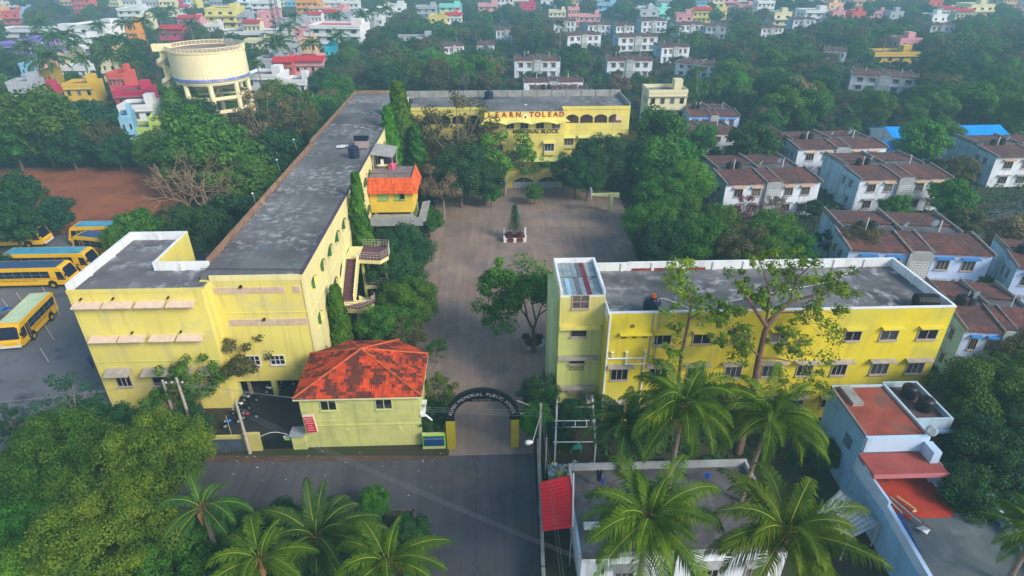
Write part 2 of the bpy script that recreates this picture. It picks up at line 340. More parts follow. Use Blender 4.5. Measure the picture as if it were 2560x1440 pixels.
sheet('roadside_strip', [(-40, 42.2), (-25, 42.0), (-4.3, 41.2), (-4.3, 40.7), (-25, 41.1), (-40, 41.3)], .010, mat('roadside_dust', (.10, .065, .05), var=.3, scale=.8))
sheet('planting_bed', [(-17, 47), (-9.6, 47), (-8.9, 56), (-9.6, 75), (-9.8, 104), (-17, 104)], .012, mat('bed_soil', (.10, .045, .03), var=.3, scale=.5))
# road detail
crk = MB(); xs = [(-1.9 + .0 * i, 41.0 - i * 1.3) for i in range(14)]
random.seed(3); px0 = None
for i in range(60):
    y = 41 - i * .28; x = -1.62 + .10 * math.sin(i * .9) + random.uniform(-.05, .05) - i * .002
    if random.random() < .8: crk.box(x - .035, x + .035, y - .13, y + .13, .010, .014)
o = crk.build('road_joint', mat('tar_joint', (.04, .04, .045), var=.3)); o['kind'] = 'structure'
lit = MB(); random.seed(9)
for i in range(40):
    px, py = random.uniform(560, 1120), random.uniform(1128, 1280)
    if random.random() < .5: py = random.uniform(1125, 1160)
    p = at(px, py, .014); s = random.uniform(.03, .09); a = random.uniform(0, 3.1)
    lit.poly([p + Vector((math.cos(a + k * 1.57) * s, math.sin(a + k * 1.57) * s * .7, random.uniform(0, .03))) for k in range(4)])
tag(lit.build('litter', mat('paper_scrap', (.6, .6, .58), var=.2)), 'pale scraps of litter strewn over the road by the gatehouse', 'litter', kind='stuff')
# low wall on the far-left lower road edge
def strip_wall(name, P, h, th, mt, label, cat='wall', cap=None, capm=None):
    b = empty(name, (P[0][0], P[0][1], 0), label, cat); m = MB(); c = MB()
    for (x0, y0), (x1, y1) in zip(P[:-1], P[1:]):
        d = Vector((x1 - x0, y1 - y0, 0)); L = d.length; d.normalize(); nn = Vector((d.y, -d.x, 0)); O = Vector((x0, y0, 0))
        m.fbox(O, d, nn, 0, L, -th / 2, th / 2, 0, h)
        if cap: c.fbox(O, d, nn, -.05, L + .05, -th / 2 - .04, th / 2 + .04, h, h + cap)
    m.build('wall', mt, b)
    if cap: c.build('coping', capm or CONC, b)
    return b
strip_wall('boundary_wall', [(-34, 35.4), (-21.9, 35.2), (-13, 35.0), (-6.6, 34.7), (-5.7, 31.2), (-5.3, 27)], .6, .2, mat('dark_mossy_concrete', (.10, .10, .085), var=.4), 'low weathered concrete wall along the near edge of the road under the palms', cap=.06, capm=mat('dark_mossy_concrete', (.10, .10, .085)))
strip_wall('boundary_wall', [(3.85, 41.4), (3.55, 34.5), (3.25, 28.5), (3.1, 24)], 1.5, .18, CONC, 'stained grey wall along the right side of the approach road', cap=.07)

# ================================================================ left school building
ZT = 14.1
LB = empty('school_building', (-22, 80, 0), 'long yellow three-storey school building with dark flat roof and a lower-left wing', 'building')
fy, wy, xr, xl = 50.35, 48.6, -17.3, -26.8
wxl, wxr, wyb, cyb = -37.5, -31.65, 60.1, 53.0
far = 118.4
m = MB()
# wing + connector
m.prism([(wxl, wy), (-25.8, wy), (-25.8, fy + .02), (xl + .1, fy + .3), (xl + .1, cyb), (wxr, cyb), (wxr, wyb), (wxl, wyb)], 0, 13.2)
# front recessed face with overhang bottom at 1.9: walls of main body above, inset below
m.prism([(xl + .12, fy), (xr - .25, fy), (xr - .25, 57), (xl + .12, 57)], 1.9, 13.35)
m.box(xl + .12, -23.0, 57.03, far, 0, 13.35)
m.box(-22.97, xr - 2.3, 57.03, far, 0, 13.35)
m.build('wall', YEL, LB)
pk = MB(); pk.box(xl + .2, xr - .3, 56.5, 56.9, 0, 1.9)
pk.build('ground_floor_wall', GRY, LB)
for a0, a1 in ((-25.4, -22.6), (-20.6, -18.2)):
    MB().box(a0, a1, 56.38, 56.49, 0, 1.75).build('door', DRK, LB)
for x in (-25.9, -22.2, -17.75): MB().box(x - .22, x + .22, fy + .05, fy + .5, 0, 1.9).build('pillar', GRY, LB)
# roofs
MB().prism([(wxl + .22, wy + .18), (-26.0, wy + .18), (-26.0, fy + .2), (xl + .1, fy + .2), (xl + .1, cyb - .2), (wxr - .22, cyb - .2), (wxr - .22, wyb - .2), (wxl + .22, wyb - .2)], 13.205, 13.25).build('wing_roof', SLB2, LB)
MB().box(xl + .2, xr - .2, fy + .2, 93.2, 13.36, 13.75).build('roof', SLAB, LB)
MB().box(xl + .0, xr - .2, 93.25, 129.2, 13.36, 13.95).build('roof', SLAB, LB)
# front and side kerbs
k = MB(); k.box(-25.75, xr, fy - .03, fy + .17, 13.3, 13.82); k.box(xr - .18, xr + .02, fy + .18, far, 13.3, 13.9)
k.build('parapet', YEL_LIT, LB)
MB().box(xr - .2, xr + .05, fy - .05, far, 13.9, 13.96).build('coping', mat('blue_grey_coping', (.09, .06, .10), var=.2), LB)
MB().box(wxl - .02, -25.78, wy - .04, wy + .16, 13.2, 13.55).build('parapet', YEL, LB)
k = MB(); k.box(wxl - .02, wxl + .22, wy + .17, wyb, 13.2, 14.1); k.box(wxl + .22, wxr, wyb - .22, wyb, 13.2, 14.1); k.box(wxr - .2, wxr, cyb, wyb - .22, 13.2, 14.1)
k.box(wxr - .2, xl + .1, cyb - .22, cyb, 13.2, 14.1)
for x in (-34.6, -29.2): k.box(x - .15, x + .15, wyb - .32 if x < -31 else cyb - .32, wyb - .22 if x < -31 else cyb - .22, 13.25, 14.0)
for y in (52, 56): k.box(wxl + .22, wxl + .34, y - .15, y + .15, 13.25, 14.0)
k.build('parapet', WHT, LB)
MB().box(wxr + .0, wxr + .02, cyb + .02, wyb, 9.0, 14.0).build('parapet_face', YEL, LB)
k = MB(); k.box(xl - .12, xl + .1, cyb + .05, 92.0, 13.1, 14.3)
for i in range(12): k.box(xl + .1, xl + .3, 56 + i * 3.2 - .12, 56 + i * 3.2 + .12, 13.7, 14.3)
k.box(xl - .45, xl - .2, 93.2, 129.3, 13.1, 14.35); k.box(xl - .45, xl + .1, 92.0, 93.2, 12.8, 13.9)
for i in range(10): k.box(xl - .2, xl, 96 + i * 3.4 - .12, 96 + i * 3.4 + .12, 13.9, 14.35)
k.box(xl - .45, -17.6, 129.2, 129.45, 13.3, 14.5)
k.build('parapet', BRN, LB)
# sunshades on the wing (front)
Of = Vector((0, wy, 0))
for z, cols, mm in ((12.35, ((-37.2, -34.75), (-34.55, -32.0), (-31.75, -29.2), (-29.0, -26.6)), PNK), (8.75, ((-36.9, -34.4), (-34.25, -31.9), (-31.5, -29.2), (-29.0, -26.7)), PNK)):
    for a, b in cols:
        shade(LB, Of, FR, a, b, z, .75, .25, .08, mm)
        MB().fbox(Of, *FR, a + .5, b - .3, .0, .08, z - .85, z - .42).build('ventilator', PNK, LB)
for a, b in ((-36.6, -34.3), (-33.2, -28.5), (-28.0, -26.2)):
    shade(LB, Of, FR, a, b, 5.1, 1.0, .35, .08, mat('grey_sunshade', (.36, .32, .28), var=.2, scale=1.5))
    window(LB, Of, FR, a + .5, b - .5, 3.0, 4.2, FRM, mull=2)
for x in (-36.4, -33.6, -28.8): 
    MB().tube((x, wy - .02, 12.75), (x, wy - .3, 12.7), .09, n=8).build('rain_spout', DRK, LB)
for x in (-33.0, -28.6):
    MB().tube((x, wy - .02, 9.15), (x, wy - .3, 9.1), .09, n=8).build('rain_spout', DRK, LB)
MB().fbox(Of, *FR, -37.4, -25.9, 0, .05, 5.75, 5.85).build('ledge', GRY, LB)
# ventilator grilles on the recessed front
Om = Vector((0, fy, 0))
def grille(par, O, rn, a0, a1, z0, z1, mt=PNK, nx=5, nz=4, name='ventilator'):
    m = MB(); r, n = rn
    for i in range(nx + 1): a = a0 + (a1 - a0) * i / nx; m.fbox(O, r, n, a - .035, a + .035, 0, .07, z0, z1)
    for i in range(nz + 1): z = z0 + (z1 - z0) * i / nz; m.fbox(O, r, n, a0, a1, 0, .06, z - .035, z + .035)
    w = m.build(name, mt, par); MB().fbox(O, r, n, a0, a1, .003, .012, z0, z1).build('backing', mat('grille_hole', (.25, .17, .12), var=.1), w)
for i in range(11):
    if i in (9,): continue
    a = -25.55 + i * .72; grille(LB, Om, FR, a, a + .55, 12.0, 12.6)
for i in range(10):
    a = -24.9 + i * .74; grille(LB, Om, FR, a, a + .55, 8.5, 9.15)
for x, z in ((-23.05, 12.75), (-21.6, 9.2)): MB().tube((x, fy - .02, z), (x, fy - .25, z), .14, n=10).build('rain_spout', DRK, LB)
MB().fbox(Om, *FR, -25.7, -17.4, 0, .05, 9.85, 9.93).build('ledge', YEL, LB)
window(LB, Om, FR, -21.9, -20.6, 3.95, 4.95, FRW, mull=2, rail=1)
window(LB, Om, FR, -24.3, -23.0, 3.95, 4.95, FRW, mull=2, rail=1)
# east facade, three tiers of arches: corridor fronts
def arch_bay(m, O, r, n, a0, a1, z0, z1, o0, o1, s0, spring, top, th, par_h):
    # solid bay face with an arched opening from a=o0..o1, sill s0, spring line, crown top
    N = 8; arc = [(o0 + (o1 - o0) * i / N, spring + (top - spring) * math.sin(math.pi * i / N) ** .7) for i in range(N + 1)]
    m.wallpoly(O, r, n, [(a0, spring), (o0, spring)] + arc[1:-1] + [(o1, spring), (a1, spring), (a1, z1), (a0, z1)], th)
    m.wallpoly(O, r, n, [(a0, s0), (o0, s0), (o0, spring), (a0, spring)], th)
    m.wallpoly(O, r, n, [(o1, s0), (a1, s0), (a1, spring), (o1, spring)], th)
    m.wallpoly(O, r, n, [(a0, z0), (a1, z0), (a1, s0), (a0, s0)], th)
Oe = Vector((xr, 0, 0)); bw = 3.62; nb = int((far - 50.6) / bw)
m = MB()
for t, (z0, z1) in enumerate(((0, 5.2), (5.2, 9.3), (9.3, 13.3))):
    for i in range(nb):
        a0 = 50.35 + .9 + i * bw; a1 = a0 + bw
        arch_bay(m, Oe, Y_, X_, a0, a1, z0, z1, a0 + .5, a1 - .35, z0 + (1.5 if t else .1), z0 + 1.9 + (.3 if t else .0), z1 - 1.15, .3, 1)
    m.fbox(Oe, Y_, X_, 50.35, 51.25, -.3, 0, z0, z1)
m.build('arcade_wall', YEL_LIT, LB)
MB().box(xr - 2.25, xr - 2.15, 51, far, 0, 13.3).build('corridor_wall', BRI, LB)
k = MB()
for z in (5.1, 9.2): k.box(xr - 2.1, xr - .32, 51, far, z, z + .15)
k.build('corridor_floor', CONC, LB)
for t in (1, 2):
    for i in range(min(nb, 14)):
        z0 = (0, 5.2, 9.3)[t]; a0 = 51.25 + i * bw + .55
        MB().fbox(Oe, Y_, X_, a0 + 1.35, a0 + 1.43, -.28, .05, z0 + 1.55, z0 + 2.9).build('shutter', GRN, LB)
MB().fbox(Oe, Y_, X_, 50.4, far, 0, .06, 9.25, 9.35).build('ledge', YEL_LIT, LB)
# rear white pylon at the far corner
MB().box(-17.6, -15.2, 117.2, 119.6, 13.3, 15.2).build('corner_block', WHT, LB)
# roof furniture of the left building
def tank(x, y, z, r, h, mt, label, group=None):
    t = empty('water_tank', (x, y, z), label, 'water tank', group)
    prof = [(0, 0), (r * .98, 0), (r, .05)]
    for i in range(6): zz = h * .12 + i * h * .12; prof += [(r, zz), (r * 1.03, zz + .04), (r, zz + .08)]
    prof += [(r, h * .85), (r * .75, h * .97), (r * .35, h), (0, h)]
    MB().lathe((x, y, z), prof, 18).build('barrel', mt, t, smooth=False)
    MB().lathe((x, y, z + h), [(r * .3, 0), (r * .32, .12), (0, .14)], 12).build('lid', mt, t)
    return t
p = at(886, 393, 13.8); tank(p.x, p.y, 13.76, .75, 1.7, TANKB, 'dark blue water tank standing on the long school roof')
p = at(905, 368, 14)
hr = empty('roof_hatch', (p.x, p.y, 13.96), 'small brick stair hatch with a slatted hood on the long school roof', 'roof hatch')
MB().box(p.x - .9, p.x + .9, p.y - .5, p.y + .9, 13.96, 15.0).build('box', mat('hatch_brick', (.35, .26, .26), var=.2), hr)
k = MB(); k.box(p.x - 1, p.x + 1, p.y - .3, p.y - .2, 15.0, 15.8); k.box(p.x - 1, p.x + 1, p.y + .7, p.y + .8, 15.0, 15.5); k.box(p.x - 1, p.x + 1, p.y - .25, p.y + .75, 15.0, 15.08); k.build('hood', TANKB, hr)
p = at(853, 366, 14); tag(MB().box(p.x - .7, p.x + .6, p.y - .5, p.y + .5, 13.955, 14.03).box(p.x - .2, p.x + 1.0, p.y - .2, p.y + .6, 14.032, 14.09).build('white_sheet', ALU, origin=(p.x, p.y, 13.95)), 'crumpled white sheet lying on the long school roof beyond the blue tank', 'sheet')
# clothes-line pipes along the roof edge
for i, (px, py) in enumerate(((641, 512), (700, 425), (741, 372))):
    p = at(px, py, 13.9)
    t = empty('roof_lamp', (p.x, p.y, 13.7), ['thin roof lamp post nearest the white wing on the brown parapet', 'thin roof lamp post midway along the brown parapet', 'thin roof lamp post by the jog of the brown parapet'][i], 'lamp post', 'lamp posts on the long roof edge')
    MB().tube((p.x, p.y, 13.7), (p.x - .15, p.y, 15.2), .025).build('post', STL, t)
    MB().lathe((p.x - .18, p.y, 15.2), [(0, .2), (.1, .16), (.13, .05), (0, 0)], 10).build('lamp_head', ALU, t)
tag(MB().path([at(640, 900 - 290, 13.8) + Vector((-.0, 0, 0)), at(755, 672, 13.8)], .02).path([at(975, 300, 13.98), at(768, 650, 13.8)], .025).build('roof_cable', mat('teal_cable', (.1, .4, .42)), origin=(-18.3, 55, 13.8)), 'thin teal cable running lengthways over the long school roof', 'cable')
# handrail pipe at the roof front
tag(MB().path([at(500, 672, 14.0), at(755, 673, 14.0)], .035).tube(at(515, 672, 14.0), at(515, 690, 13.3), .03).build('roof_rail', DRK, origin=at(500, 672, 14)), 'dark pipe rail along the front edge of the long school roof', 'railing')

# ---------------------------------------------------------------- annex with the orange tiled skirt
AX = empty('canopied_annex', (-13.6, 86, 0), 'yellow annex room with bright orange tiled skirt beside the long building', 'building')
ax0, ax1, ay0, ay1 = -17.2, -11.1, 83.2, 89.2
m = MB(); m.box(ax0, ax1, ay0, ay1, 6.6, 11.3); m.build('wall', mat('annex_yellow', (.72, .50, .06), var=.08), AX)
for x, y in ((-16.6, 83.8), (-11.5, 83.8), (-11.5, 88.6)): MB().box(x - .2, x + .2, y - .2, y + .2, 0, 6.6).build('pillar', GRY, AX)
m = MB(); z0, z1, o = 9.75, 11.75, .75
a = [(ax0, ay0 - o, z0), (ax1 + o, ay0 - o, z0), (ax1, ay0, z1), (ax0, ay0, z1)]; b = [(ax1 + o, ay0 - o, z0), (ax1 + o, ay1 + .2, z0), (ax1, ay1 + .2, z1), (ax1, ay0, z1)]
m.poly(a).poly(b).poly([(ax0, ay0 - o, z0 - .12), (ax1 + o, ay0 - o, z0 - .12), (ax1 + o, ay0 - o, z0), (ax0, ay0 - o, z0)]).poly([(ax1 + o, ay0 - o, z0 - .12), (ax1 + o, ay1 + .2, z0 - .12), (ax1 + o, ay1 + .2, z0), (ax1 + o, ay0 - o, z0)])
m.poly([(ax0, ay0 - .01, z0 - .1), (ax1 + .01, ay0 - .01, z0 - .1), (ax1 + o, ay0 - o, z0 - .12), (ax0, ay0 - o, z0 - .12)])
m.build('tiled_skirt', TIL2, AX)
k = MB()
for i in range(4): t = .12 + i * .25; k.tube((ax0, ay0 - o * (1 - t), z0 + (z1 - z0) * t + .02), (ax1 + o * (1 - t), ay0 - o * (1 - t), z0 + (z1 - z0) * t + .02), .045, n=5)
k.build('tile_ridge', TIL2, AX)
MB().box(ax0, ax1 - .02, ay0 + .02, ay1, 11.31, 11.5).build('terrace', mat('terrace_floor', (.22, .17, .16), var=.2, col2=(.4, .36, .34), amt=.5), AX)
Oa = Vector((0, ay0, 0))
window(AX, Oa, FR, -15.9, -14.6, 8.6, 9.5, GRL, GRL, mull=1); window(AX, Oa, FR, -13.6, -12.95, 8.6, 9.5, GRL, GRL, mull=0)
window(AX, Oa, FR, -12.9, -12.25, 8.6, 9.5, GRL, GLS, mull=0)
m = MB(); m.prism([(-16.9, 83.1), (-11.3, 83.1), (-10.3, 81.2), (-10.3, 88), (-9.2, 88.5), (-9.2, 80.6), (-16.9, 80.6)], 6.2, 6.35); m.build('grey_canopy', CONC, AX)
MB().box(-16.9, -9.6, 80.55, 80.62, 5.6, 6.9).build('name_board', mat('name_board_grey', (.30, .32, .34), var=.1), AX)
text_obj('LEAD', 1.0, LETW, AX, front_M(-11.8, 80.5, 6.2), depth=.03)
rail = MB()
for x in (ax0, -14.2, ax1): rail.tube((x, ay0 + .1, 11.5), (x, ay0 + .1, 12.4), .03)
rail.tube((ax0, ay0 + .1, 12.4), (ax1, ay0 + .1, 12.4), .03); rail.tube((ax1, ay0 + .1, 12.4), (ax1, ay1, 12.4), .03); rail.build('railing', DRK, AX)
sh = empty('lean_to_shed', (-15.6, 89, 11.5), 'dark open shed with a sloping grey sheet roof on the annex terrace', 'shed')
m = MB(); m.add([(-17.3, 87.4, 13.9), (-14.0, 87.2, 13.5), (-13.6, 90.2, 14.2), (-16.9, 90.6, 14.6), (-17.3, 87.4, 13.8), (-14.0, 87.2, 13.4), (-13.6, 90.2, 14.1), (-16.9, 90.6, 14.5)], [(0, 1, 2, 3), (7, 6, 5, 4), (0, 4, 5, 1), (1, 5, 6, 2), (2, 6, 7, 3), (3, 7, 4, 0)]); m.build('roof_sheet', CONC, sh)
for x, y in ((-17.0, 87.7), (-14.2, 87.5), (-13.9, 90.0), (-16.8, 90.2)): MB().tube((x, y, 11.5), (x, y, 13.6), .06).build('post', mat('shed_post', (.4, .36, .33)), sh)
MB().box(-17.1, -14.2, 90.2, 90.3, 11.5, 14.1).build('back_wall', DRK, sh)
tag(MB().add([(-14.9, 87.6, 11.6), (-14.0, 87.4, 11.55), (-13.7, 88.3, 12.2), (-14.4, 88.5, 12.3), (-14.6, 88.0, 12.35)], [(0, 1, 4), (1, 2, 4), (2, 3, 4), (3, 0, 4)]).build('cloth', mat('pink_cloth', (.7, .05, .2)), origin=(-14.4, 88, 11.5)), 'bright pink cloth draped on the annex terrace by the shed', 'cloth')
tag(MB().box(-15.9, -15.5, 87.6, 87.9, 12.2, 13.0).build('cloth', mat('white_cloth', (.75, .75, .75)), origin=(-15.7, 87.7, 12)), 'small white cloth hanging in the terrace shed', 'cloth')
p = at(1050, 586); tag(MB().tube((p.x, p.y, 0), (p.x, p.y, 5.6), .06).build('thin_pole', ALU, origin=(p.x, p.y, 0)), 'thin white upright pole standing before the annex canopy', 'pole')

# ---------------------------------------------------------------- outdoor staircase with half-hexagon landings
ST = empty('outdoor_staircase', (-15.6, 60, 0), 'outdoor yellow staircase with purple steps climbing the long building', 'staircase')
def flight(x0, x1, y0, z0, y1, z1, n):
    m = MB(); dz = (z1 - z0) / n; dy = (y1 - y0) / n
    for i in range(n):
        ya, yb = y0 + dy * i, y0 + dy * (i + 1)
        m.box(x0, x1, min(ya, yb), max(ya, yb), z0 + dz * i - .25, z0 + dz * (i + 1))
    return m
flight(-16.9, -15.75, 60.7, 4.9, 65.2, 8.1, 15).build('stair_flight', PURP, ST)
flight(-14.9, -13.75, 65.6, 1.5, 60.9, 4.8, 15).build('stair_flight', PURP, ST)
for x0, x1, y0, z0, y1, z1 in ((-17.25, -17.0, 60.7, 4.9, 65.2, 8.1), (-15.7, -15.5, 60.7, 4.9, 65.2, 8.1), (-15.1, -14.95, 65.6, 1.5, 60.9, 4.8), (-13.7, -13.55, 65.6, 1.5, 60.9, 4.8)):
    MB().add([(x0, y0, z0 - .5), (x1, y0, z0 - .5), (x1, y1, z1 - .5), (x0, y1, z1 - .5), (x0, y0, z0 + .75), (x1, y0, z0 + .75), (x1, y1, z1 + .75), (x0, y1, z1 + .75)],
             [(0, 1, 2, 3), (7, 6, 5, 4), (0, 4, 5, 1), (1, 5, 6, 2), (2, 6, 7, 3), (3, 7, 4, 0)]).build('balustrade', YEL_LIT, ST)
def landing(P, z, hexrail=True):
    m = MB(); m.prism(P, z - .5, z - .02); m.build('landing_beam', YEL_LIT, ST)
    MB().prism([(p[0], p[1]) for p in P], z - .015, z + .02).build('landing_floor', PURP, ST)
    k = MB()
    for (x0, y0), (x1, y1) in zip(P[:-1], P[1:]):
        for hh in (.35, .65, .95): k.tube((x0, y0, z + hh), (x1, y1, z + hh), .025, n=5)
        L = math.hypot(x1 - x0, y1 - y0); nn = max(2, int(L / .35))
        for i in range(nn + 1): t = i / nn; k.tube((x0 + (x1 - x0) * t, y0 + (y1 - y0) * t, z), (x0 + (x1 - x0) * t, y0 + (y1 - y0) * t, z + .95), .02, n=4)
    k.build('railing', FRM, ST)
landing([(-17.2, 59.3), (-14.6, 58.9), (-13.3, 60.2), (-13.3, 61.0), (-17.2, 61.0)][:4], 4.95)
MB().prism([(-17.2, 59.3), (-14.6, 58.9), (-13.3, 60.2), (-13.3, 61.0), (-17.2, 61.0)], 4.4, 4.9).build('landing_slab', YEL_LIT, ST)
landing([(-15.6, 65.0), (-13.0, 64.6), (-12.2, 65.8), (-12.4, 68.2), (-15.6, 68.6)], 8.1)
MB().prism([(-17.2, 65.2), (-15.6, 65.0), (-15.6, 68.6), (-17.2, 68.6)], 7.6, 8.1).build('landing_slab', YEL_LIT, ST)
landing([(-15.4, 65.6), (-12.6, 65.6), (-11.6, 67.0), (-12.2, 69.0), (-15.4, 69.0)], 4.3)
landing([(-15.4, 65.6), (-12.6, 65.6), (-11.6, 67.0), (-12.2, 69.0), (-15.4, 69.0)], 1.5)
for x, y in ((-15.3, 60.4), (-15.3, 65.7), (-12.7, 66.2), (-15.3, 68.6)): MB().box(x - .15, x + .15, y - .15, y + .15, 0, 7.6 if y > 65 else 4.4).build('column', GRY, ST)

# ================================================================ back block
BB = empty('memorial_block', (6, 118, 0), 'yellow three-storey school block at the back with red LEARN TO LEAD lettering', 'building')
bz = 13.5; ex0, ex1, ey = -.75, 13.5, 111.0; sy = 118.4; bx1 = 26.9; by1 = 129.2
m = MB(); m.box(ex0, ex1, ey, 121.5, 0, 14.0); m.box(-15.1, ex0 - .02, sy + 2.6, by1, 0, 12.9); m.box(ex1 + .02, bx1, sy + 2.6, by1, 0, 12.9); m.box(ex0, ex1, 121.52, by1, 0, 12.9)
m.build('wall', YEL, BB)
m = MB(); m.box(-15.15, bx1 - .2, sy + .2, by1 - .2, 12.92, 13.15); m.build('roof', SLAB, BB); MB().box(ex0 + .1, ex1 - .1, ey + .1, 121.6, 14.01, 14.2).build('roof', SLAB, BB)
m = MB(); m.box(-17, bx1, by1 - .2, by1, 12.9, 14.4); m.box(bx1 - .2, bx1, sy + .2, by1 - .2, 12.9, 14.0)
for i in range(14): m.box(-14 + i * 3 - .12, -14 + i * 3 + .12, by1 - .32, by1 - .2, 13.1, 14.4)
m.build('parapet', CONC, BB)
Ob = Vector((0, ey, 0)); Osd = Vector((0, sy, 0))
MB().fbox(Ob, *FR, ex0 - .1, ex1 + .1, 0, .35, 13.0, 14.3).build('name_fascia', YEL, BB)
# wavy sunshade skirt
m = MB(); n = 60; V = []
for i in range(n + 1):
    t = i / n; x = ex0 - .25 + (ex1 - ex0 + .5) * t; ph = (t * 3.5) % 1.0; sc = .45 * math.sin(math.pi * ph) ** .8
    V += [(ex0 + (ex1 - ex0) * t, ey - .36, 13.25), (x * 1.0 + (t - .5) * 1.2, ey - 1.5, 12.35 + sc), (x + (t - .5) * 1.2, ey - 1.5, 12.28 + sc), (ex0 + (ex1 - ex0) * t, ey - .05, 13.0)]
m.add(V, [f for i in range(n) for f in ((i * 4, i * 4 + 1, i * 4 + 5, i * 4 + 4), (i * 4 + 1, i * 4 + 2, i * 4 + 6, i * 4 + 5), (i * 4 + 2, i * 4 + 3, i * 4 + 7, i * 4 + 6))]); m.build('scalloped_awning', YEL, BB)
for i, ch in enumerate('LEARN'): text_obj(ch, 1.25, LETR, BB, front_M(.1 + i * 1.27, ey - .39, 13.82), depth=.04, bold=.03)
for i, ch in enumerate('TOLEAD'): text_obj(ch, 1.25, LETR, BB, front_M(7.55 + i * 1.07, ey - .39, 13.82), depth=.04, bold=.03)
em = MB().tube((6.4, ey - .4, 13.45), (6.4, ey - .5, 13.45), .52, n=20).build('emblem', mat('emblem_cream', (.85, .78, .5)), BB)
e2 = MB(); e2.add([(6.15, ey - .53, 13.35), (6.65, ey - .53, 13.3), (6.4, ey - .53, 13.7), (6.45, ey - .53, 13.2)], [(0, 1, 2), (0, 3, 1)]); e2.build('emblem_mark', LETD, em)
text_obj('MEMORIAL BLOCK', 1.0, LETD, BB, front_M(8.35, ey - .04, 11.05 - .35), depth=.04, bold=.025)
MB().fbox(Ob, *FR, ex0, ex1, 0, .06, 10.0, 10.1).build('ledge', YEL, BB)
for a in (.3, 3.0, 5.6, 8.4, 11.3): window(BB, Ob, FR, a, a + 1.35, 11.3, 12.3, FRM, mull=1)
shp = (0.6, 5.2, 10.0)
for a in shp:
    window(BB, Ob, FR, a, a + 1.7, 7.15, 8.5, FRW, mull=2, d=.3)
    shade(BB, Ob, FR, a - .3, a + 2.0, 9.1, .9, .35, .06, YEL)
    MB().fbox(Ob, *FR, a - .1, a + 1.8, 0, .7, 6.5, 7.03).build('window_box', YEL, BB)
MB().box(ex0 - .4, ex1 + .3, ey - .3, ey, 6.25, 6.4).build('canopy_slab', YEL, BB)
shade(BB, Ob, FR, ex0, ex1 + .2, 6.3, 1.3, .75, .1, GRY, 'canopy')
for a in (.5, 4.9, 9.1, 11.0): window(BB, Ob, FR, a, a + 1.25, 4.1, 5.05, FRM, mull=1)
MB().fbox(Ob, *FR, ex0, ex1, 0, .08, 3.0, 3.12).build('ledge', YEL, BB)
for i, a in enumerate((-.7, 4.4, 8.9)):
    N_ = 10; w_ = 3.7
    MB().wallpoly(Ob + Vector((0, -.03, 0)), *FR, [(a, 1.2)] + [(a + w_ * k / N_, 1.35 + .75 * math.sin(math.pi * k / N_)) for k in range(N_ + 1)] + [(a + w_, 1.2)], .02).build('arch_shade_sheet', DRK, BB)  # dark sheet on the solid wall, inner shade put into its colour
    g = MB(); g.fbox(Ob, *FR, a, a + w_, .04, .12, 0, 1.2)
    for k in (0, .5, 1): g.fbox(Ob, *FR, a + w_ * k - .06, a + w_ * k + .06, .05, .14, 0, 1.9)
    g.build('gate_panel', mat('pale_grey_door', (.42, .45, .44), var=.1), BB)
# side wings: upper arcade, bay windows, lower arcade
for side, (xa, xb) in enumerate(((ex1, bx1), (-15.1, ex0))):
    m = MB(); nbay = 4; bwid = 2.75; st = xa + 1.0 if side == 0 else xb - 1.0 - nbay * bwid
    for i in range(nbay):
        arch_bay(m, Osd, X_, -Y_, st + i * bwid, st + (i + 1) * bwid, 9.2, 12.9, st + i * bwid + .12, st + (i + 1) * bwid - .12, 10.25, 11.35, 11.95, .3, 1)
    for a, b in ((xa, st), (st + nbay * bwid, xb)): m.fbox(Osd, X_, -Y_, a, b, -.3, 0, 9.2, 12.9)
    m.fbox(Osd, X_, -Y_, xa, xb, -.3, 0, 0, 9.2)
    m.build('arcade_wall', YEL, BB)
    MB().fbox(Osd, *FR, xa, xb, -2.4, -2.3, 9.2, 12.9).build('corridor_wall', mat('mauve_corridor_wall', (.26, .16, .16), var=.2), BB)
    MB().fbox(Osd, *FR, xa, xb, -2.3, -.3, 9.0, 9.2).build('corridor_floor', CONC, BB)
    MB().fbox(Osd, *FR, xa, xb, 0, .12, 12.9, 13.5).build('parapet', YEL, BB)
    MB().fbox(Osd, *FR, xa, xb, 0, .05, 9.05, 9.15).build('ledge', YEL, BB)
    for i in range(4):
        a = xa + 1.0 + i * 2.9 + (0 if side == 0 else .6)
        window(BB, Osd, FR, a, a + 1.75, 6.1, 7.5, FRM, mull=2, d=.3); shade(BB, Osd, FR, a - .3, a + 2.05, 8.0, .9, .35, .06, GRY)
        MB().fbox(Osd, *FR, a - .1, a + 1.85, 0, .55, 5.55, 5.98).build('window_box', GRY, BB)
        window(BB, Osd, FR, a, a + 1.75, 1.8, 3.2, FRM, mull=2)
MB().fbox(Osd, *FR, 24.3, 25.5, 0, .03, 10.8, 11.9).build('faded_emblem', mat('faded_panel', (.80, .62, .38), var=.1), BB)
p = at(1222, 240, 14); tank(p.x, by1 - 3, 13.16, .9, 1.7, TANKB, 'round dark blue water tank on the back block roof')
p = at(1315, 272, 14.2); dsh = tag(MB().lathe((p.x, p.y, 14.8), [(0, 0), (.2, .05), (.3, .2)], 14).tube((p.x, p.y, 14.2), (p.x, p.y, 14.8), .03).build('dome_lamp', ALU, origin=(p.x, p.y, 13.15)), 'small white dome lamp on the back block roof above the emblem', 'lamp')
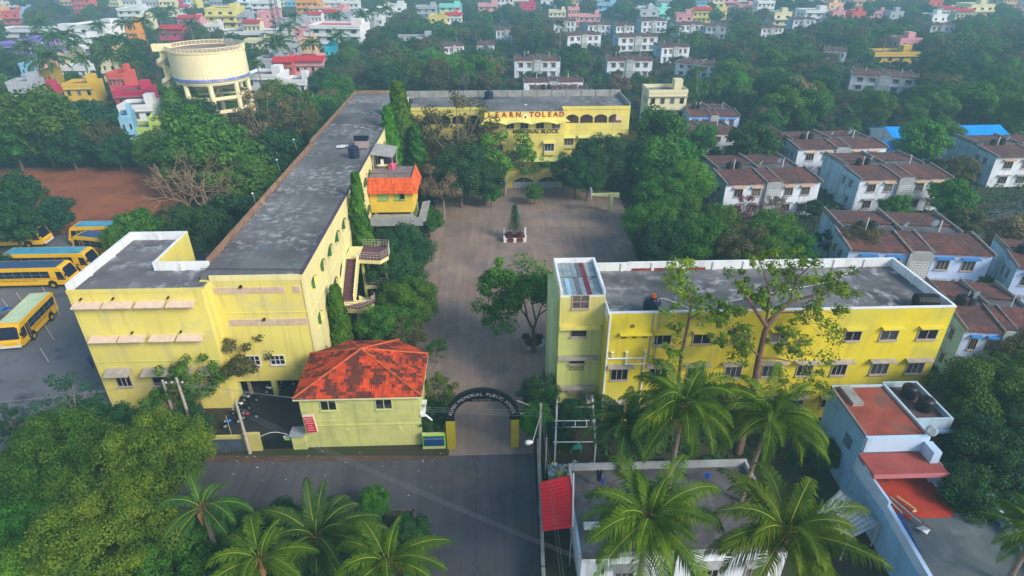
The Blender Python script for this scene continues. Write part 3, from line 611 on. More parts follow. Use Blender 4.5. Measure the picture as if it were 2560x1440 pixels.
# ================================================================ right school building
RB = empty('classroom_block', (25, 50, 0), 'deep yellow three-storey classroom block with lime stair tower right of the courtyard', 'building')
ry, rx0, rx1, rb, rz = 45.1, 10.0, 40.75, 54.7, 12.36
OR = Vector((0, ry, 0))
MB().box(rx0, rx1, ry, rb, 0, 11.3).build('wall', YEL2, RB)
MB().box(rx0 + .2, rx1 - .2, ry + .2, rb - .2, 11.31, 11.5).build('roof', mat('classroom_roof_slab', (.13, .13, .138), var=.5, scale=.3, col2=(.42, .42, .43), amt=.85, s2=.8, thr=.50, bump=.2, clump=.25), RB)
MB().box(rx0, rx1, ry - .01, ry + .18, 11.3, 12.25).build('parapet_face', YEL2, RB)
m = MB(); m.box(rx0, rx1, rb - .2, rb, 11.3, rz); m.box(rx1 - .2, rx1, ry + .19, rb - .2, 11.3, rz); m.box(rx0, rx0 + .15, ry + .19, 48.5, 11.3, rz)
for i in range(9): m.box(13 + i * 3.1 - .14, 13 + i * 3.1 + .14, rb - .3, rb - .2, 11.5, rz)
for y in (47.5, 50.8): m.box(rx1 - .3, rx1 - .2, y - .14, y + .14, 11.5, rz)
m.build('parapet', WHT, RB)
m = MB(); m.box(rx0 - .03, rx1 + .03, ry - .05, ry + .2, 12.25, 12.37); m.box(rx1 - .22, rx1 + .03, ry + .2, rb + .02, rz, rz + .05); m.box(rx0 + 3.6, rx1 - .22, rb - .22, rb + .02, rz, rz + .05); m.build('coping', WHT, RB)
MB().box(14, 21.5, rb - .24, rb - .205, 11.5, 11.75).build('red_stain_strip', mat('red_primer', (.22, .04, .03), var=.3), RB)
SHG = mat('grey_sunshade', (.36, .32, .28), var=.2, scale=1.5)
row1 = ((1636, 1676), (1733, 1775), (1829, 1872), (1925, 1967), (2108, 2147), (2197, 2238), (2290, 2335))
for a, b in row1:
    a, b = atY(a, 850, ry).x, atY(b, 850, ry).x
    window(RB, OR, FR, a, b, 8.98, 9.92, FRM, mull=1); shade(RB, OR, FR, a - .15, b + .35, 10.35, .45, .06, .09, YEL2)
row2 = ((1528, 1568), (1624, 1664), (1718, 1757), (1812, 1850), (1904, 1945), (1990, 2026), (2076, 2110), (2173, 2213), (2261, 2300))
for i, (a, b) in enumerate(row2):
    a, b = atY(a, 935, ry).x, atY(b, 935, ry).x
    window(RB, OR, FR, a, b, 5.15, 6.35, FRM, mull=2); shade(RB, OR, FR, a - .45, b + .45, 6.85, .55, .1, .1, SHG)
    if i < 8: window(RB, OR, FR, a, b, 1.3, 2.3, FRM, mull=2); shade(RB, OR, FR, a - .4, b + .4, 2.8, .55, .1, .1, SHG)
shade(RB, OR, FR, 11.1, 14.0, 10.3, .45, .06, .09, YEL2)
for i in range(3): MB().fbox(OR, *FR, 11.3 + i * .95, 11.75 + i * .95, .0, .02, 9.65, 9.9).build('vent_slot', mat('dim_vent', (.22, .13, .02)), RB)
MB().tube((12.2, ry - .01, 10.95), (12.2, ry - .06, 10.95), .2, n=16).build('round_vent', mat('dim_vent', (.22, .13, .02)), RB)
m = MB(); m.tube((rx0 + .12, ry - .1, 12.2), (rx0 + .12, ry - .1, .3), .09); m.build('downpipe', WHT, RB)
m = MB(); m.path([(13.6, ry - .12, 7.6), (13.6, ry - .12, 1.0)], .07); m.tube((10.2, ry - .14, 7.6), (13.6, ry - .14, 7.6), .08); m.tube((11.9, ry - .14, 8.3), (11.9, ry - .14, 6.9), .07); m.tube((11.9, ry - .14, 6.95), (13.6, ry - .14, 6.95), .07)
for x in (10.6, 11.9, 13.6): m.tube((x, ry - .14, 7.7), (x, ry - .14, 8.25), .06); m.lathe((x, ry - .14, 8.2), [(.1, 0), (.16, .1), (0, .14)], 8)
m.build('waste_pipes', WHT, RB)
m = MB(); m.tube((14.0, ry - .1, 12.3), (14.0, ry - .1, 7.0), .05); m.tube((14.5, ry - .1, 12.6), (14.5, ry - .1, 7.0), .04); m.build('water_pipe', FRM, RB)
# stair tower
tx0, tx1, ty0, ty1, tz = 5.98, 9.98, 46.95, 53.5, 13.5
MB().box(tx0, tx1, ty0, ty1, 0, 12.9).build('tower_wall', GRY, RB)
MB().box(tx0, tx1 + .0, ty0 - .04, ty0 - .0, 10.0, 12.9).build('tower_upper_face', YEL, RB)
MB().box(tx0 - .5, tx0 - .01, ty0 + 1.2, ty1, 0, 11.8).build('side_wall', mat('mint_paint_wall', (.50, .62, .34), var=.06, streak=.12), RB)
m = MB(); m.box(tx0, tx0 + .2, ty0, ty1, 12.9, tz + .05); m.box(tx1 - .2, tx1 + .02, ty0, ty1, 12.9, tz + .05); m.box(tx0 + .2, tx1 - .2, ty1 - .2, ty1, 12.9, tz + .05); m.box(tx0 + .2, tx1 - .2, ty0, ty0 + .12, 12.9, 13.05)
m.build('tower_parapet', WHT, RB)
m = MB(); mm = [STL, mat('light_blue_sheet', (.28, .50, .62), var=.2), mat('rusty_sheet', (.16, .035, .05), var=.5, scale=2), mat('dark_sheet', (.12, .14, .17), var=.3)]
cols = [0, 0, 0, 3, 0, 2, 0, 0]; random.seed(5)
for i in range(8):
    x = tx0 + .25 + i * .435
    m.box(x, x + .41, ty0 + .15, ty0 + 3.1 + random.uniform(-.3, .3), 13.0 + .02 * (i % 2), 13.06 + .02 * (i % 2), cols[i] if not i in (1, 2) else 1 if i == 1 else 0)
    m.box(x, x + .41, ty0 + 3.5, ty1 - .25, 13.05 + .02 * (i % 2), 13.1 + .02 * (i % 2), [0, 0, 0, 0, 3, 2, 0, 0][i])
m.build('sheet_roof', mm, RB)
MB().box(tx0 + .2, tx1 - .2, ty0 + .13, ty1 - .2, 12.91, 12.98).build('tower_roof', CONC, RB)
Ot = Vector((0, ty0, 0)); t0, t1 = 7.1, 8.5
def yz(py): return atY(1450, py, ty0).z
window(RB, Ot + Vector((0, -.05, 0)), FR, t0, t1, yz(769), yz(738), FRM, mat('brown_room', (.12, .09, .08), var=.4, scale=2), mull=1, rail=1)
for a, b, lat in ((840, 815, 0), (908, 892, 1), (975, 968, 1)):
    window(RB, Ot, FR, t0 + .02, t1, yz(a), yz(b), FRM, DRK, mull=0)
    if lat:
        m = MB(); z0, z1 = yz(a) - .85, yz(a) - .12
        for i in range(9):
            x = t0 + i * .16
            for s in (-1, 1):
                m.add([(x + .03, ty0 - .06, z0), (x + .09, ty0 - .06, z0), (x + .09 + s * .3, ty0 - .06, z1), (x + .03 + s * .3, ty0 - .06, z1)], [(0, 1, 2, 3)])
        m.build('lattice', GRY, RB); MB().fbox(Ot, *FR, t0, t1, 0, .01, z0, z1).build('lattice_backing', DRK, RB)
for py in (812, 888, 962):
    z = yz(py); m = MB(); m.fbox(Ot, *FR, tx0, tx1 - .3, .05, .45, z - .08, z + .02); m.fbox(Ot, *FR, tx0, tx1 - .3, .4, .47, z - .3, z - .08); m.build('tower_ledge', SHG if py > 812 else YEL, RB)
MB().box(8.7, 9.7, 45.4, 46.9, 2.1, 2.2).build('porch_slab', SHG, RB)
# roof tanks
tank(14.0, 46.2, 11.5, .75, 1.55, TANKB, 'dark blue water tank on the classroom block roof near the stair tower')
rd = tag(MB().lathe((14.1, 46.3, 13.15), [(0, .32), (.2, .28), (.28, 0), (0, 0)], 12).build('orange_float_lid', mat('orange_plastic', (.6, .10, .03)), origin=(14.1, 46.3, 13.1)), 'orange plastic cap on top of the dark tank near the stair tower', 'cap')
tp = empty('plastic_water_tank', (38.9, 46.4, 11.5), 'black water tank lying on its side in the right corner of the classroom roof', 'water tank')
m = MB(); m.tube((38.0, 46.5, 12.15), (39.8, 46.3, 12.15), .65, n=18); m.build('barrel', BLK, tp)
m = MB(); [m.tube((38.2 + .32 * i, 46.48 - .02 * i, 12.15), (38.3 + .32 * i, 46.47 - .02 * i, 12.15), .69, n=18) for i in range(5)]; m.build('rib', BLK, tp)
P = [Vector((14.6, 46.3, 13.0)) + Vector((i * .55, .25 * i ** .5, -1.3 * min(1, i / 5) ** 1.2)) for i in range(9)] + [Vector((30, 50.5, 11.56)), Vector((33, 51.5, 11.56)), Vector((37, 54.2, 11.6))]
tag(MB().path(P, .035).build('water_hose', ALU, origin=P[0]), 'white hose trailing from the dark tank over the classroom roof', 'hose')
tag(MB().path([(14.35, 45.9, 13.2), (14.5, 45.5, 12.4), (14.55, 45.0, 12.5)], .035).path([(14.1, 45.8, 13.1), (14.2, 45.6, 11.6)], .04).build('tank_pipe', ALU, origin=(14.3, 45.6, 12)), 'white pipe bent down the front of the dark tank', 'pipe')

# ================================================================ gatehouse
GB = empty('gatehouse', (-12.5, 46.5, 0), 'pale lime two-storey gatehouse with a patchy orange tiled hip roof', 'building')
gx0, gx1, gy0 = -17.05, -6.6, 42.75
MB().prism([(gx0, gy0), (gx1, gy0), (gx1, 48.4), (-9.6, 50.6), (-14.2, 50.6), (gx0, 48.8)], 0, 5.75).build('wall', GH, GB)
Og = Vector((0, gy0, 0))
EV = [(gx0 - .35, gy0 - .4), (gx1 + .3, gy0 - .4), (gx1 + .35, 48.7), (-9.35, 51.2), (-14.2, 51.2), (gx0 - .5, 49.1)]; ap = (-12.0, 46.6, 8.1)
m = MB()
for (x0, y0), (x1, y1) in zip(EV, EV[1:] + EV[:1]):
    m.add([(x0, y0, 5.95), (x1, y1, 5.95), ap], [(0, 1, 2)])
m.prism(EV, 5.85, 5.93); m.build('hip_roof', TILE, GB)
m = MB()
for x, y in EV: m.tube((x, y, 5.98), (ap[0], ap[1], 8.13), .10, n=6)
m.build('roof_ridge', mat('ridge_tile', (.50, .10, .035), var=.3, scale=2), GB)
MB().prism([(x * 1.0, y) for x, y in EV], 5.68, 5.84).build('eave_board', mat('cream_eave', (.70, .66, .40), var=.1), GB)
for a, b in ((-15.2, -13.9), (-10.4, -9.05)): window(GB, Og, FR, a, b, 4.35, 5.35, mat('lime_frame', (.6, .62, .25)), GLS, mull=1, fw=.06)
m = MB(); m.fbox(Og, *FR, gx0, gx1, 0, .04, 3.05, 3.12); m.fbox(Og, *FR, gx0, gx1, 0, .07, 2.45, 2.6); m.build('ledge', GH, GB)
for x in (-13.4, -8.6): MB().tube((x, gy0 - .005, 2.0), (x, gy0 - .05, 2.0), .2, .17, n=16).build('wall_disc', GH, GB)
# crimson sign board on the gatehouse corner
SG = empty('sign_board', (-17.0, 42.1, 3.0), 'tilted crimson lit-box sign with pale lettering on the gatehouse corner', 'sign')
c0 = atY(776, 1059, 42.0); Ms = Matrix.Translation(c0) @ Matrix.Rotation(R_(0), 4, 'Z') @ Matrix.Rotation(R_(-4), 4, 'Y')
def sbox(x0, x1, y0, y1, z0, z1):
    m = MB(); m.box(x0, x1, y0, y1, z0, z1); m.v = [tuple(Ms @ Vector(p)) for p in m.v]; return m
sbox(-.46, .46, -.12, .14, -.98, .98).build('case', mat('sign_case', (.72, .62, .5)), SG)
sbox(-.42, .42, -.135, -.121, -.92, .86).build('sign_face', SGNR, SG)
for i, (tx, sz) in enumerate((('ALWIN', .24), ('MEMORIAL', .13), ('SCHOOL', .17), ('NURSERY', .10), ('PRIMARY', .15), ('SCHOOL', .15))):
    text_obj(tx, sz, SGNP, SG, Ms @ Matrix.Translation((0, -.15, .66 - i * .26)) @ Matrix.Rotation(R_(90), 4, 'X'), depth=.005, bold=.006)
# garden wall right of the gatehouse with navy board
NB = empty('name_wall', (-5.5, 42.2, 0), 'short wall with a navy lime-bordered name board between gatehouse and arch', 'wall')
MB().box(gx1 + .03, -4.45, 42.15, 42.4, 0, 1.75).build('wall', GRY, NB)
MB().box(gx1 + .08, -4.5, 42.08, 42.145, .35, 1.65).build('board_border', LGR, NB); MB().box(gx1 + .18, -4.6, 42.03, 42.078, .45, 1.55).build('board', NAVY, NB)
text_obj('ALWIN MEMORIAL', .22, LETW, NB, front_M(-5.5, 42.02, 1.3), depth=.004)
MB().box(gx1, -6.2, 42.6, 44.8, 3.4, 3.55).add([(-6.2, 42.6, 3.55), (-5.6, 42.5, 3.0), (-5.55, 42.6, 3.08), (-6.15, 42.75, 3.6)], [(0, 1, 2, 3)]).build('side_slab', WHT, GB)

# ================================================================ entrance arch
AR = empty('entrance_arch', (-1.1, 42.4, 0), 'black curved name arch on two mustard pillars over the school driveway', 'arch')
ac = (-1.1, 3.35); ro, ri = 3.35, 2.5
for x0, x1 in ((-4.35, -3.6), (1.45, 2.15)): MB().box(x0, x1, 42.0, 42.9, 0, 3.15).build('pillar', MUST, AR)
m = MB(); N_ = 36
pts_o = [(ac[0] + ro * math.cos(math.pi * i / N_), ac[1] + ro * .97 * math.sin(math.pi * i / N_)) for i in range(N_ + 1)]
pts_i = [(ac[0] + ri * math.cos(math.pi * i / N_), ac[1] + ri * .92 * math.sin(math.pi * i / N_)) for i in range(N_ + 1)]
for i in range(N_):
    P4 = [pts_o[i], pts_i[i], pts_i[i + 1], pts_o[i + 1]]
    vs = [(x, 42.25, z) for x, z in P4] + [(x, 42.55, z) for x, z in P4]
    m.add(vs, [(0, 1, 2, 3), (7, 6, 5, 4), (0, 3, 7, 4), (1, 5, 6, 2)] + ([(0, 4, 5, 1)] if i == 0 else []) + ([(3, 2, 6, 7)] if i == N_ - 1 else []))
m.box(-4.45, -3.55, 42.2, 42.6, 3.15, 3.36); m.box(1.35, 2.25, 42.2, 42.6, 3.15, 3.36)
m.build('arch_band', ARCB, AR)
MB().box(-2.35, .2, 42.18, 42.24, 5.33, 5.68).build('motto_board', ARCB, AR)
tl = 'ALWIN MEMORIAL PUBLIC SCHOOL'
wd = {'I': .5, ' ': .8, 'M': 1.35, 'W': 1.35}; tot = sum(wd.get(c_, 1.0) for c_ in tl); acc = 0
for c_ in tl:
    w_ = wd.get(c_, 1.0); t = (acc + w_ / 2) / tot; acc += w_
    if c_ == ' ': continue
    a = math.pi * (1 - (.05 + .90 * t)); rr = 2.86
    x = ac[0] + rr * math.cos(a); z = ac[1] + rr * .95 * math.sin(a)
    text_obj(c_, .46, mat('arch_letter', (.28, .28, .29)), AR, front_M(x, 42.23, z, a - math.pi / 2), depth=.01)
text_obj('SELF RELIANCE', .24, mat('dim_letter', (.16, .18, .18)), AR, front_M(-1.1, 42.17, 5.5), depth=.004)
m = MB(); m.tube((2.0, 42.6, 5.0), (3.3, 44.0, 3.2), .03); m.tube((2.3, 42.6, 3.5), (3.2, 43.6, 2.6), .03); m.build('stay_rod', ALU, AR)
# street lamp by the right pillar
pp = at(1345, 1175); SL = empty('street_lamp', (3.75, 38.8, 0), 'street lamp with pale bulb-shaped head on a concrete pole beside the arch', 'street lamp')
top = atY(1345, 1062, 39.2); MB().tube((3.75, 38.8, 0), (3.75, 38.95, 7.6), .13, .09, n=10).build('pole', POLE, SL)
hp = at(1322, 1106, 6.2); MB().tube((3.75, 38.9, 6.4), hp + Vector((.3, 0, .05)), .025).build('arm', ALU, SL)
m = MB(); m.lathe((0, 0, 0), [(0, 0), (.14, .03), (.21, .2), (.19, .4), (.09, .62), (0, .68)], 14); Mh = Matrix.Translation(hp) @ Matrix.Rotation(R_(83), 4, 'Y') @ Matrix.Translation((0, 0, -.3)); m.v = [tuple(Mh @ Vector(v)) for v in m.v]; m.build('lamp_head', ALU, SL, smooth=True)
for x, y, h, l_ in ((4.25, 38.3, 4.6, 'tall thin post right behind the street lamp'), (4.2, 33.0, 3.0, 'short thin post by the edge of the red sheet awning')): tag(MB().tube((x, y, 0), (x, y, h), .06).build('thin_post', POLE, origin=(x, y, 0)), l_, 'post')

# ================================================================ side gate and front wall left of the gatehouse
FW = empty('front_wall', (-23, 42.4, 0), 'pale yellow compound wall with a dark slate panel left of the black gate', 'wall')
m = MB(); m.box(-30.5, -22.6, 42.5, 42.75, 0, 1.75); m.box(-22.6, -21.1, 42.45, 42.8, 0, 1.95); m.build('wall', mat('cream_wall', (.52, .47, .16), var=.1, streak=.2), FW)
MB().box(-25.4, -22.65, 42.4, 42.49, .05, 1.45).build('slate_panel', mat('slate_panel', (.06, .08, .12), var=.3, scale=1), FW)
m = MB(); m.box(-18.3, gx0 - .02, 42.5, 42.8, 0, 1.7); m.build('wall', GH, FW); MB().box(-18.4, gx0 - .02, 42.2, 43.5, 1.72, 1.84).build('capping_slab', mat('bluish_slab', (.30, .33, .38)), FW)
GT = empty('iron_gate', (-19.7, 42.6, 0), 'black iron gate with a curved studded top by the crimson sign', 'gate')
m = MB(); m.box(-21.0, -18.4, 42.6, 42.64, .1, 1.15); m.build('lower_panel', BLK, GT)
m = MB(); pr_ = []
for i in range(27):
    x = -21.0 + i * .1; zt = 1.55 + .45 * math.sin(math.pi * i / 26); m.tube((x, 42.62, 1.15), (x, 42.62, zt), .018, n=5); pr_.append((x, 42.62, zt))
m.path(pr_, .03, 6); m.build('bars', BLK, GT)
m = MB(); [m.lathe((x, y, z + .02), [(0, -.04), (.05, 0), (0, .06)], 8) for x, y, z in pr_]; m.build('studs', ALU, GT)
MB().box(-18.95, -18.45, 42.55, 42.58, 1.1, 1.3).build('lime_plate', LGR, GT); MB().box(-19.0, -18.5, 42.55, 42.58, 1.35, 1.6).build('notice', ALU, GT)
# electric poles
def epole(name, px, py, h, label, lean=0.0, r=.16):
    p = at(px, py); t = empty(name, (p.x, p.y, 0), label, 'electric pole')
    MB().tube((p.x, p.y, 0), (p.x + lean, p.y, h), r, r * .65, n=8).build('pole', POLE, t); return p, t
p1, t1 = epole('electric_pole', 495, 1110, 7.6, 'tall concrete electric pole with a crossarm before the left wing')
m = MB(); m.box(p1.x - 1.1, p1.x + .5, p1.y - .06, p1.y + .06, 6.9, 7.0); m.box(p1.x - 1.0, p1.x + .3, p1.y - .05, p1.y + .05, 6.1, 6.2); m.build('crossarm', mat('rusty_iron', (.12, .06, .04)), t1)
m = MB(); [m.lathe((p1.x + dx, p1.y, 7.0), [(.05, 0), (.08, .1), (.04, .2), (0, .22)], 8) for dx in (-1, -.5, .4)]; m.build('insulator', ALU, t1)
p2, t2 = epole('electric_pole', 452, 1085, 6.3, 'shorter plain concrete pole paired with the crossarm pole before the left wing')
p3, t3 = epole('electric_pole', 625, 1133, 6.2, 'grey concrete pole standing at the road edge beside the black iron gate')
p4, t4 = epole('short_post', 578, 1085, 2.2, 'short white post behind the compound wall left of the gate', r=.05)
# wires
def wire(P0, P1, sag=.6, r=.012):
    P = []; P0 = Vector(P0); P1 = Vector(P1)
    for i in range(15): t = i / 14; q = P0.lerp(P1, t); q.z -= 4 * sag * t * (1 - t); P.append(q)
    return P
WR = []
tp1 = Vector((p1.x, p1.y, 7.1))
for k, dx in enumerate((-1, -.45, .4)):
    WR.append((tp1 + Vector((dx, 0, .1)), Vector((-52, 40.5 + k * .3, 7.3 - k * .25)), .5)); WR.append((tp1 + Vector((dx, 0, .1)), Vector((4.6 + dx * .3, 38.9, 7.0 - k * .35)), .8))
for k in range(3): WR.append((tp1 + Vector((.4 * k, 0, -.2)), Vector((9.5 + k, 22.5, 7.0 - .5 * k)), .6))
WR.append((Vector((3.75, 38.95, 7.4)), Vector((3.75, 12, 7.4)), .3)); WR.append((Vector((3.95, 38.95, 7.1)), Vector((4.0, 12, 7.1)), .3))
for i, (a, b, s) in enumerate(WR):
    lab = 'overhead wire running left from the crossarm pole' if (i < 6 and i % 2 == 0) else 'overhead wire stretched from the crossarm pole towards the arch' if i < 6 else 'overhead wire crossing diagonally down over the road' if i < 9 else 'overhead wire running from the street lamp pole along the right wall'
    tag(MB().path(wire(a, b, s), .010, 4).build('overhead_wire', WIRE, origin=a), lab, 'wire', 'overhead power lines')
MB()
# ================================================================ pergola frame, debris, basin
PG = empty('pergola_frame', (7.2, 42.5, 0), 'bare white metal pergola frame in the green garden by the stair tower', 'frame')
m = MB(); a, b, c, d = (5.95, 45.8), (9.25, 45.7), (5.15, 39.4), (8.6, 39.3)
m.tube((*a, 2.8), (*c, 2.8), .09); m.tube((*b, 2.8), (*d, 2.8), .09)
for t in (.55, .68, .97): m.tube((a[0] + (c[0] - a[0]) * t - .2, a[1] + (c[1] - a[1]) * t, 2.84), (b[0] + (d[0] - b[0]) * t + .2, b[1] + (d[1] - b[1]) * t, 2.84), .05)
for k in (.2, .5, .8):
    f = lambda t: (a[0] + (c[0] - a[0]) * t + (b[0] + (d[0] - b[0]) * t - a[0] - (c[0] - a[0]) * t) * k, a[1] + (c[1] - a[1]) * t, 2.84)
    m.tube(f(.55), f(.68), .04)
m.tube((5.9, 44.2, 2.8), (9.1, 44.1, 2.8), .03)
m.build('beam', ALU, PG)
for x, y in (a, b, c, d): MB().tube((x, y, 0), (x, y, 2.8), .07).build('post', ALU, PG)
TB = empty('garden_table', (7.2, 41.2, 0), 'green garden table under the bare pergola frame', 'table')
MB().box(6.7, 7.8, 40.9, 41.4, .68, .75).build('top', mat('sea_green_paint', (.02, .30, .22)), TB)
[MB().box(x, x + .06, y, y + .06, 0, .68).build('leg', mat('sea_green_paint', (.02, .30, .22)), TB) for x in (6.75, 7.68) for y in (40.95, 41.3)]
for i, x in enumerate((7.0, 7.55)):
    ch = empty('garden_stool', (x, 42.0, 0), ['green stool, the left one behind the garden table', 'green stool, the right one behind the garden table'][i], 'stool')
    MB().tube((x, 42.0, .4), (x, 42.0, .45), .2, n=12).build('seat', mat('sea_green_paint', (.02, .30, .22)), ch); m = MB(); [m.tube((x + .12 * math.cos(k * 2.1), 42 + .12 * math.sin(k * 2.1), 0), (x, 42, .42), .02, n=5) for k in range(3)]; m.build('leg', mat('sea_green_paint', (.02, .30, .22)), ch)
random.seed(21)
m = MB(); dm = [ALU, mat('grey_plastic_bag', (.35, .4, .45)), mat('green_bag', (.03, .3, .06)), DRK, mat('yellow_scrap', (.5, .45, .05))]
for i in range(150):
    x, y = random.uniform(4.7, 8.4), random.uniform(37.6, 38.9); z = random.uniform(.75, 1.1); s = random.uniform(.08, .35); q = Matrix.Rotation(random.uniform(0, 6), 3, Vector((random.random(), random.random(), random.random())).normalized())
    m.add([Vector((x, y, z)) + q @ Vector(v) for v in ((-s, -s * .7, 0), (s, -s * .6, .05), (s * .8, s * .7, 0), (0, s, .1), (-s, s * .5, -.05))], [(0, 1, 2, 3, 4)], random.choice([0, 0, 1, 1, 2, 3, 3, 4]))
tag(m.build('rubbish_heap', dm, origin=(6.5, 38.2, 0)), 'heap of pale plastic bags and scraps on the shed roof before the pergola', 'rubbish', kind='stuff')
BS = empty('dark_lean_to', (6.4, 38, 0), 'low dark lean-to between the rubbish heap and the red sheet roof', 'shed')
MB().box(4.6, 8.6, 36.2, 39.0, 0, .7).build('wall', mat('dark_blue_grey_wall', (.03, .045, .07), var=.3), BS); MB().box(4.5, 8.7, 37.4, 39.1, .7, .76).build('roof_sheet', CONC, BS)
MB().box(4.6, 8.6, 36.1, 36.19, .7, 1.0).build('front_rail', mat('dark_blue_grey_wall', (.03, .045, .07), var=.3), BS)

# ================================================================ flat white house (bottom)
FH = empty('flat_roofed_house', (12.5, 31, 0), 'white flat-roofed house with grey terrace beneath the coconut palms', 'house')
hx0, hx1, hy0, hy1 = 5.75, 20.0, 27.5, 35.6
MB().box(hx0, hx1, hy0, hy1, 0, 3.6).build('wall', WHB, FH)
MB().box(hx0 + .15, hx1 - .15, hy0 + .15, hy1 - .15, 3.61, 3.68).build('roof', mat('terrace_slab', (.085, .08, .085), var=.35, scale=.6, col2=(.16, .16, .17), amt=.6, s2=.7, thr=.5, bump=.2), FH)
m = MB(); m.box(hx0, hx1, hy1 - .2, hy1, 3.6, 4.3); m.box(hx1 - .2, hx1, hy0 + .15, hy1 - .2, 3.6, 4.2); m.box(hx0, hx0 + .15, 33.0, hy1 - .2, 3.6, 4.25); m.box(hx0, hx1, hy0, hy0 + .15, 3.6, 3.95); m.build('parapet', mat('grey_parapet', (.34, .36, .38), var=.2, streak=.3), FH)
MB().box(5.75, 8.3, 27.4, 32.8, 3.62, 4.15).build('raised_slab', mat('raised_slab', (.075, .08, .09), var=.35, scale=.7, col2=(.18, .19, .2), amt=.7, s2=.9), FH)
MB().box(5.55, 5.74, 27.6, 34.4, 3.95, 4.05).build('blue_edge', mat('pale_blue_edge', (.4, .58, .68)), FH)
Oh = Vector((0, hy0, 0))
for a in (8.2, 14.2, 17.4): window(FH, Oh, FR, a, a + 1.2, 1.2, 2.4, FRM, mull=2); shade(FH, Oh, FR, a - .3, a + 1.5, 2.9, .6, .1, .08, CONC)
MB().tube((12.2, hy0 - .1, 3.7), (12.2, hy0 - .1, 0), .08).build('downpipe', BLK, FH)
RS = empty('red_sheet_awning', (4.6, 31.5, 0), 'crimson corrugated sheet awning beside the white flat-roofed house', 'awning')
q = [at(1350, 1205, 3.7), at(1432, 1186, 4.15), at(1430, 1318, 4.15), at(1357, 1328, 3.7)]
m = MB(); n = 26; V = []
for i in range(n + 1):
    t = i / n; a_ = q[0].lerp(q[3], t); b_ = q[1].lerp(q[2], t); dz = .05 if i % 2 else 0; V += [a_ + Vector((0, 0, dz)), b_ + Vector((0, 0, dz)), a_ + Vector((0, 0, dz - .03)), b_ + Vector((0, 0, dz - .03))]
m.add(V, [f for i in range(n) for f in ((i * 4, i * 4 + 1, i * 4 + 5, i * 4 + 4), (i * 4 + 2, i * 4 + 6, i * 4 + 7, i * 4 + 3))]); m.build('sheet', REDM, RS)
[MB().tube((p.x, p.y, 0), (p.x, p.y, p.z - .05), .05).build('post', STL, RS) for p in q]
m = MB(); m.tube(q[1] + Vector((.05, 0, .1)), q[2] + Vector((.05, 0, .1)), .06); m.build('gutter', ALU, RS)
# terrace clutter
cb = at(1478, 1326, 4.2); c = empty('cooler_unit', (cb.x, cb.y, 4.15), 'small white box unit on legs at the front of the grey terrace', 'box unit')
MB().box(cb.x - .55, cb.x + .55, cb.y - .2, cb.y + .2, 4.5, 4.85).build('case', mat('grey_white_metal', (.45, .52, .52)), c); m = MB(); [m.tube((cb.x + dx, cb.y, 4.15), (cb.x + dx, cb.y, 4.5), .03) for dx in (-.1, .2)]; m.build('stand', ALU, c)
def cloth(px, py, z, w, h, col, label):
    p = at(px, py, z); m = MB(); random.seed(int(px))
    V = []; n = 5
    for i in range(n + 1):
        for j in range(n + 1): V.append((p.x + (i / n - .5) * w * (1 - .3 * j / n), p.y + .12 * math.sin(i * 2.2 + j), p.z - j / n * h))
    m.add(V, [(i * (n + 1) + j, (i + 1) * (n + 1) + j, (i + 1) * (n + 1) + j + 1, i * (n + 1) + j + 1) for i in range(n) for j in range(n)])
    tag(m.build('hanging_cloth', mat('cloth_' + label.split()[0], col, var=.2), origin=p), label, 'cloth')
cloth(1533, 1293, 5.2, .7, 1.5, (.02, .06, .55), 'blue cloth drying on the grey terrace line')
cloth(1530, 1270, 5.3, .4, .8, (.5, .01, .05), 'red cloth drying beside the blue one on the terrace line')
cloth(1585, 1294, 5.1, .45, .8, (.6, .03, .04), 'scarlet cloth hanging right of the drying blue cloth')
cloth(1500, 1175, 5.4, .5, 1.2, (.03, .03, .04), 'charcoal garment hanging at the back edge of the grey terrace')
cloth(1508, 1197, 5.2, .35, .4, (.03, .12, .6), 'cobalt cloth under the charcoal garment at the terrace back')
cloth(1770, 1184, 5.0, .4, .5, (.02, .15, .75), 'azure cloth on the line at the terrace back right')
tag(MB().path([at(1500, 1160, 5.6), at(1520, 1240, 5.4), at(1545, 1330, 5.3)], .012).build('clothes_line', WIRE, origin=at(1500, 1160, 5.5)), 'thin clothes line strung over the grey terrace', 'line')
tag(MB().path([Vector((at(1570, 1272, 3.72).x + .3 * math.cos(k * .63), at(1570, 1272, 3.72).y + .25 * math.sin(k * .63), 3.74)) for k in range(11)], .03).build('old_tyre', RUB, origin=at(1570, 1272, 3.7)), 'thin black hoop lying on the grey terrace', 'hoop')

# ================================================================ sky-blue house
BH = empty('sky_blue_house', (32.5, 37, 0), 'sky-blue house with terracotta roof and red-tiled veranda at lower right', 'house')
bz_ = 6.6; X0, X1 = 29.0, 33.9; Y0, Y1 = 35.5, 41.6
MB().prism([(X0, Y0), (X1, Y0), (X1, Y1), (X0 + .3, Y1)], 0, bz_ - .25).build('wall', BLU, BH)
MB().prism([(X0 + .15, Y0 + .1), (X1 - .1, Y0 + .1), (X1 - .1, Y1 - .15), (X0 + .4, Y1 - .15)], bz_ - .24, bz_ - .1).build('roof', mat('worn_red_terrace', (.30, .07, .045), var=.25, scale=.8, col2=(.16, .09, .08), amt=.8, s2=.5, thr=.5, bump=.3), BH)
m = MB(); m.box(X1 - .08, X1 + .12, Y0, Y1, bz_ - .25, bz_ + .12); m.box(X0 + .3, X1, Y1 - .14, Y1 + .05, bz_ - .25, bz_ + .05); m.build('parapet', mat('pale_blue_parapet', (.42, .56, .68), var=.15, streak=.3), BH)
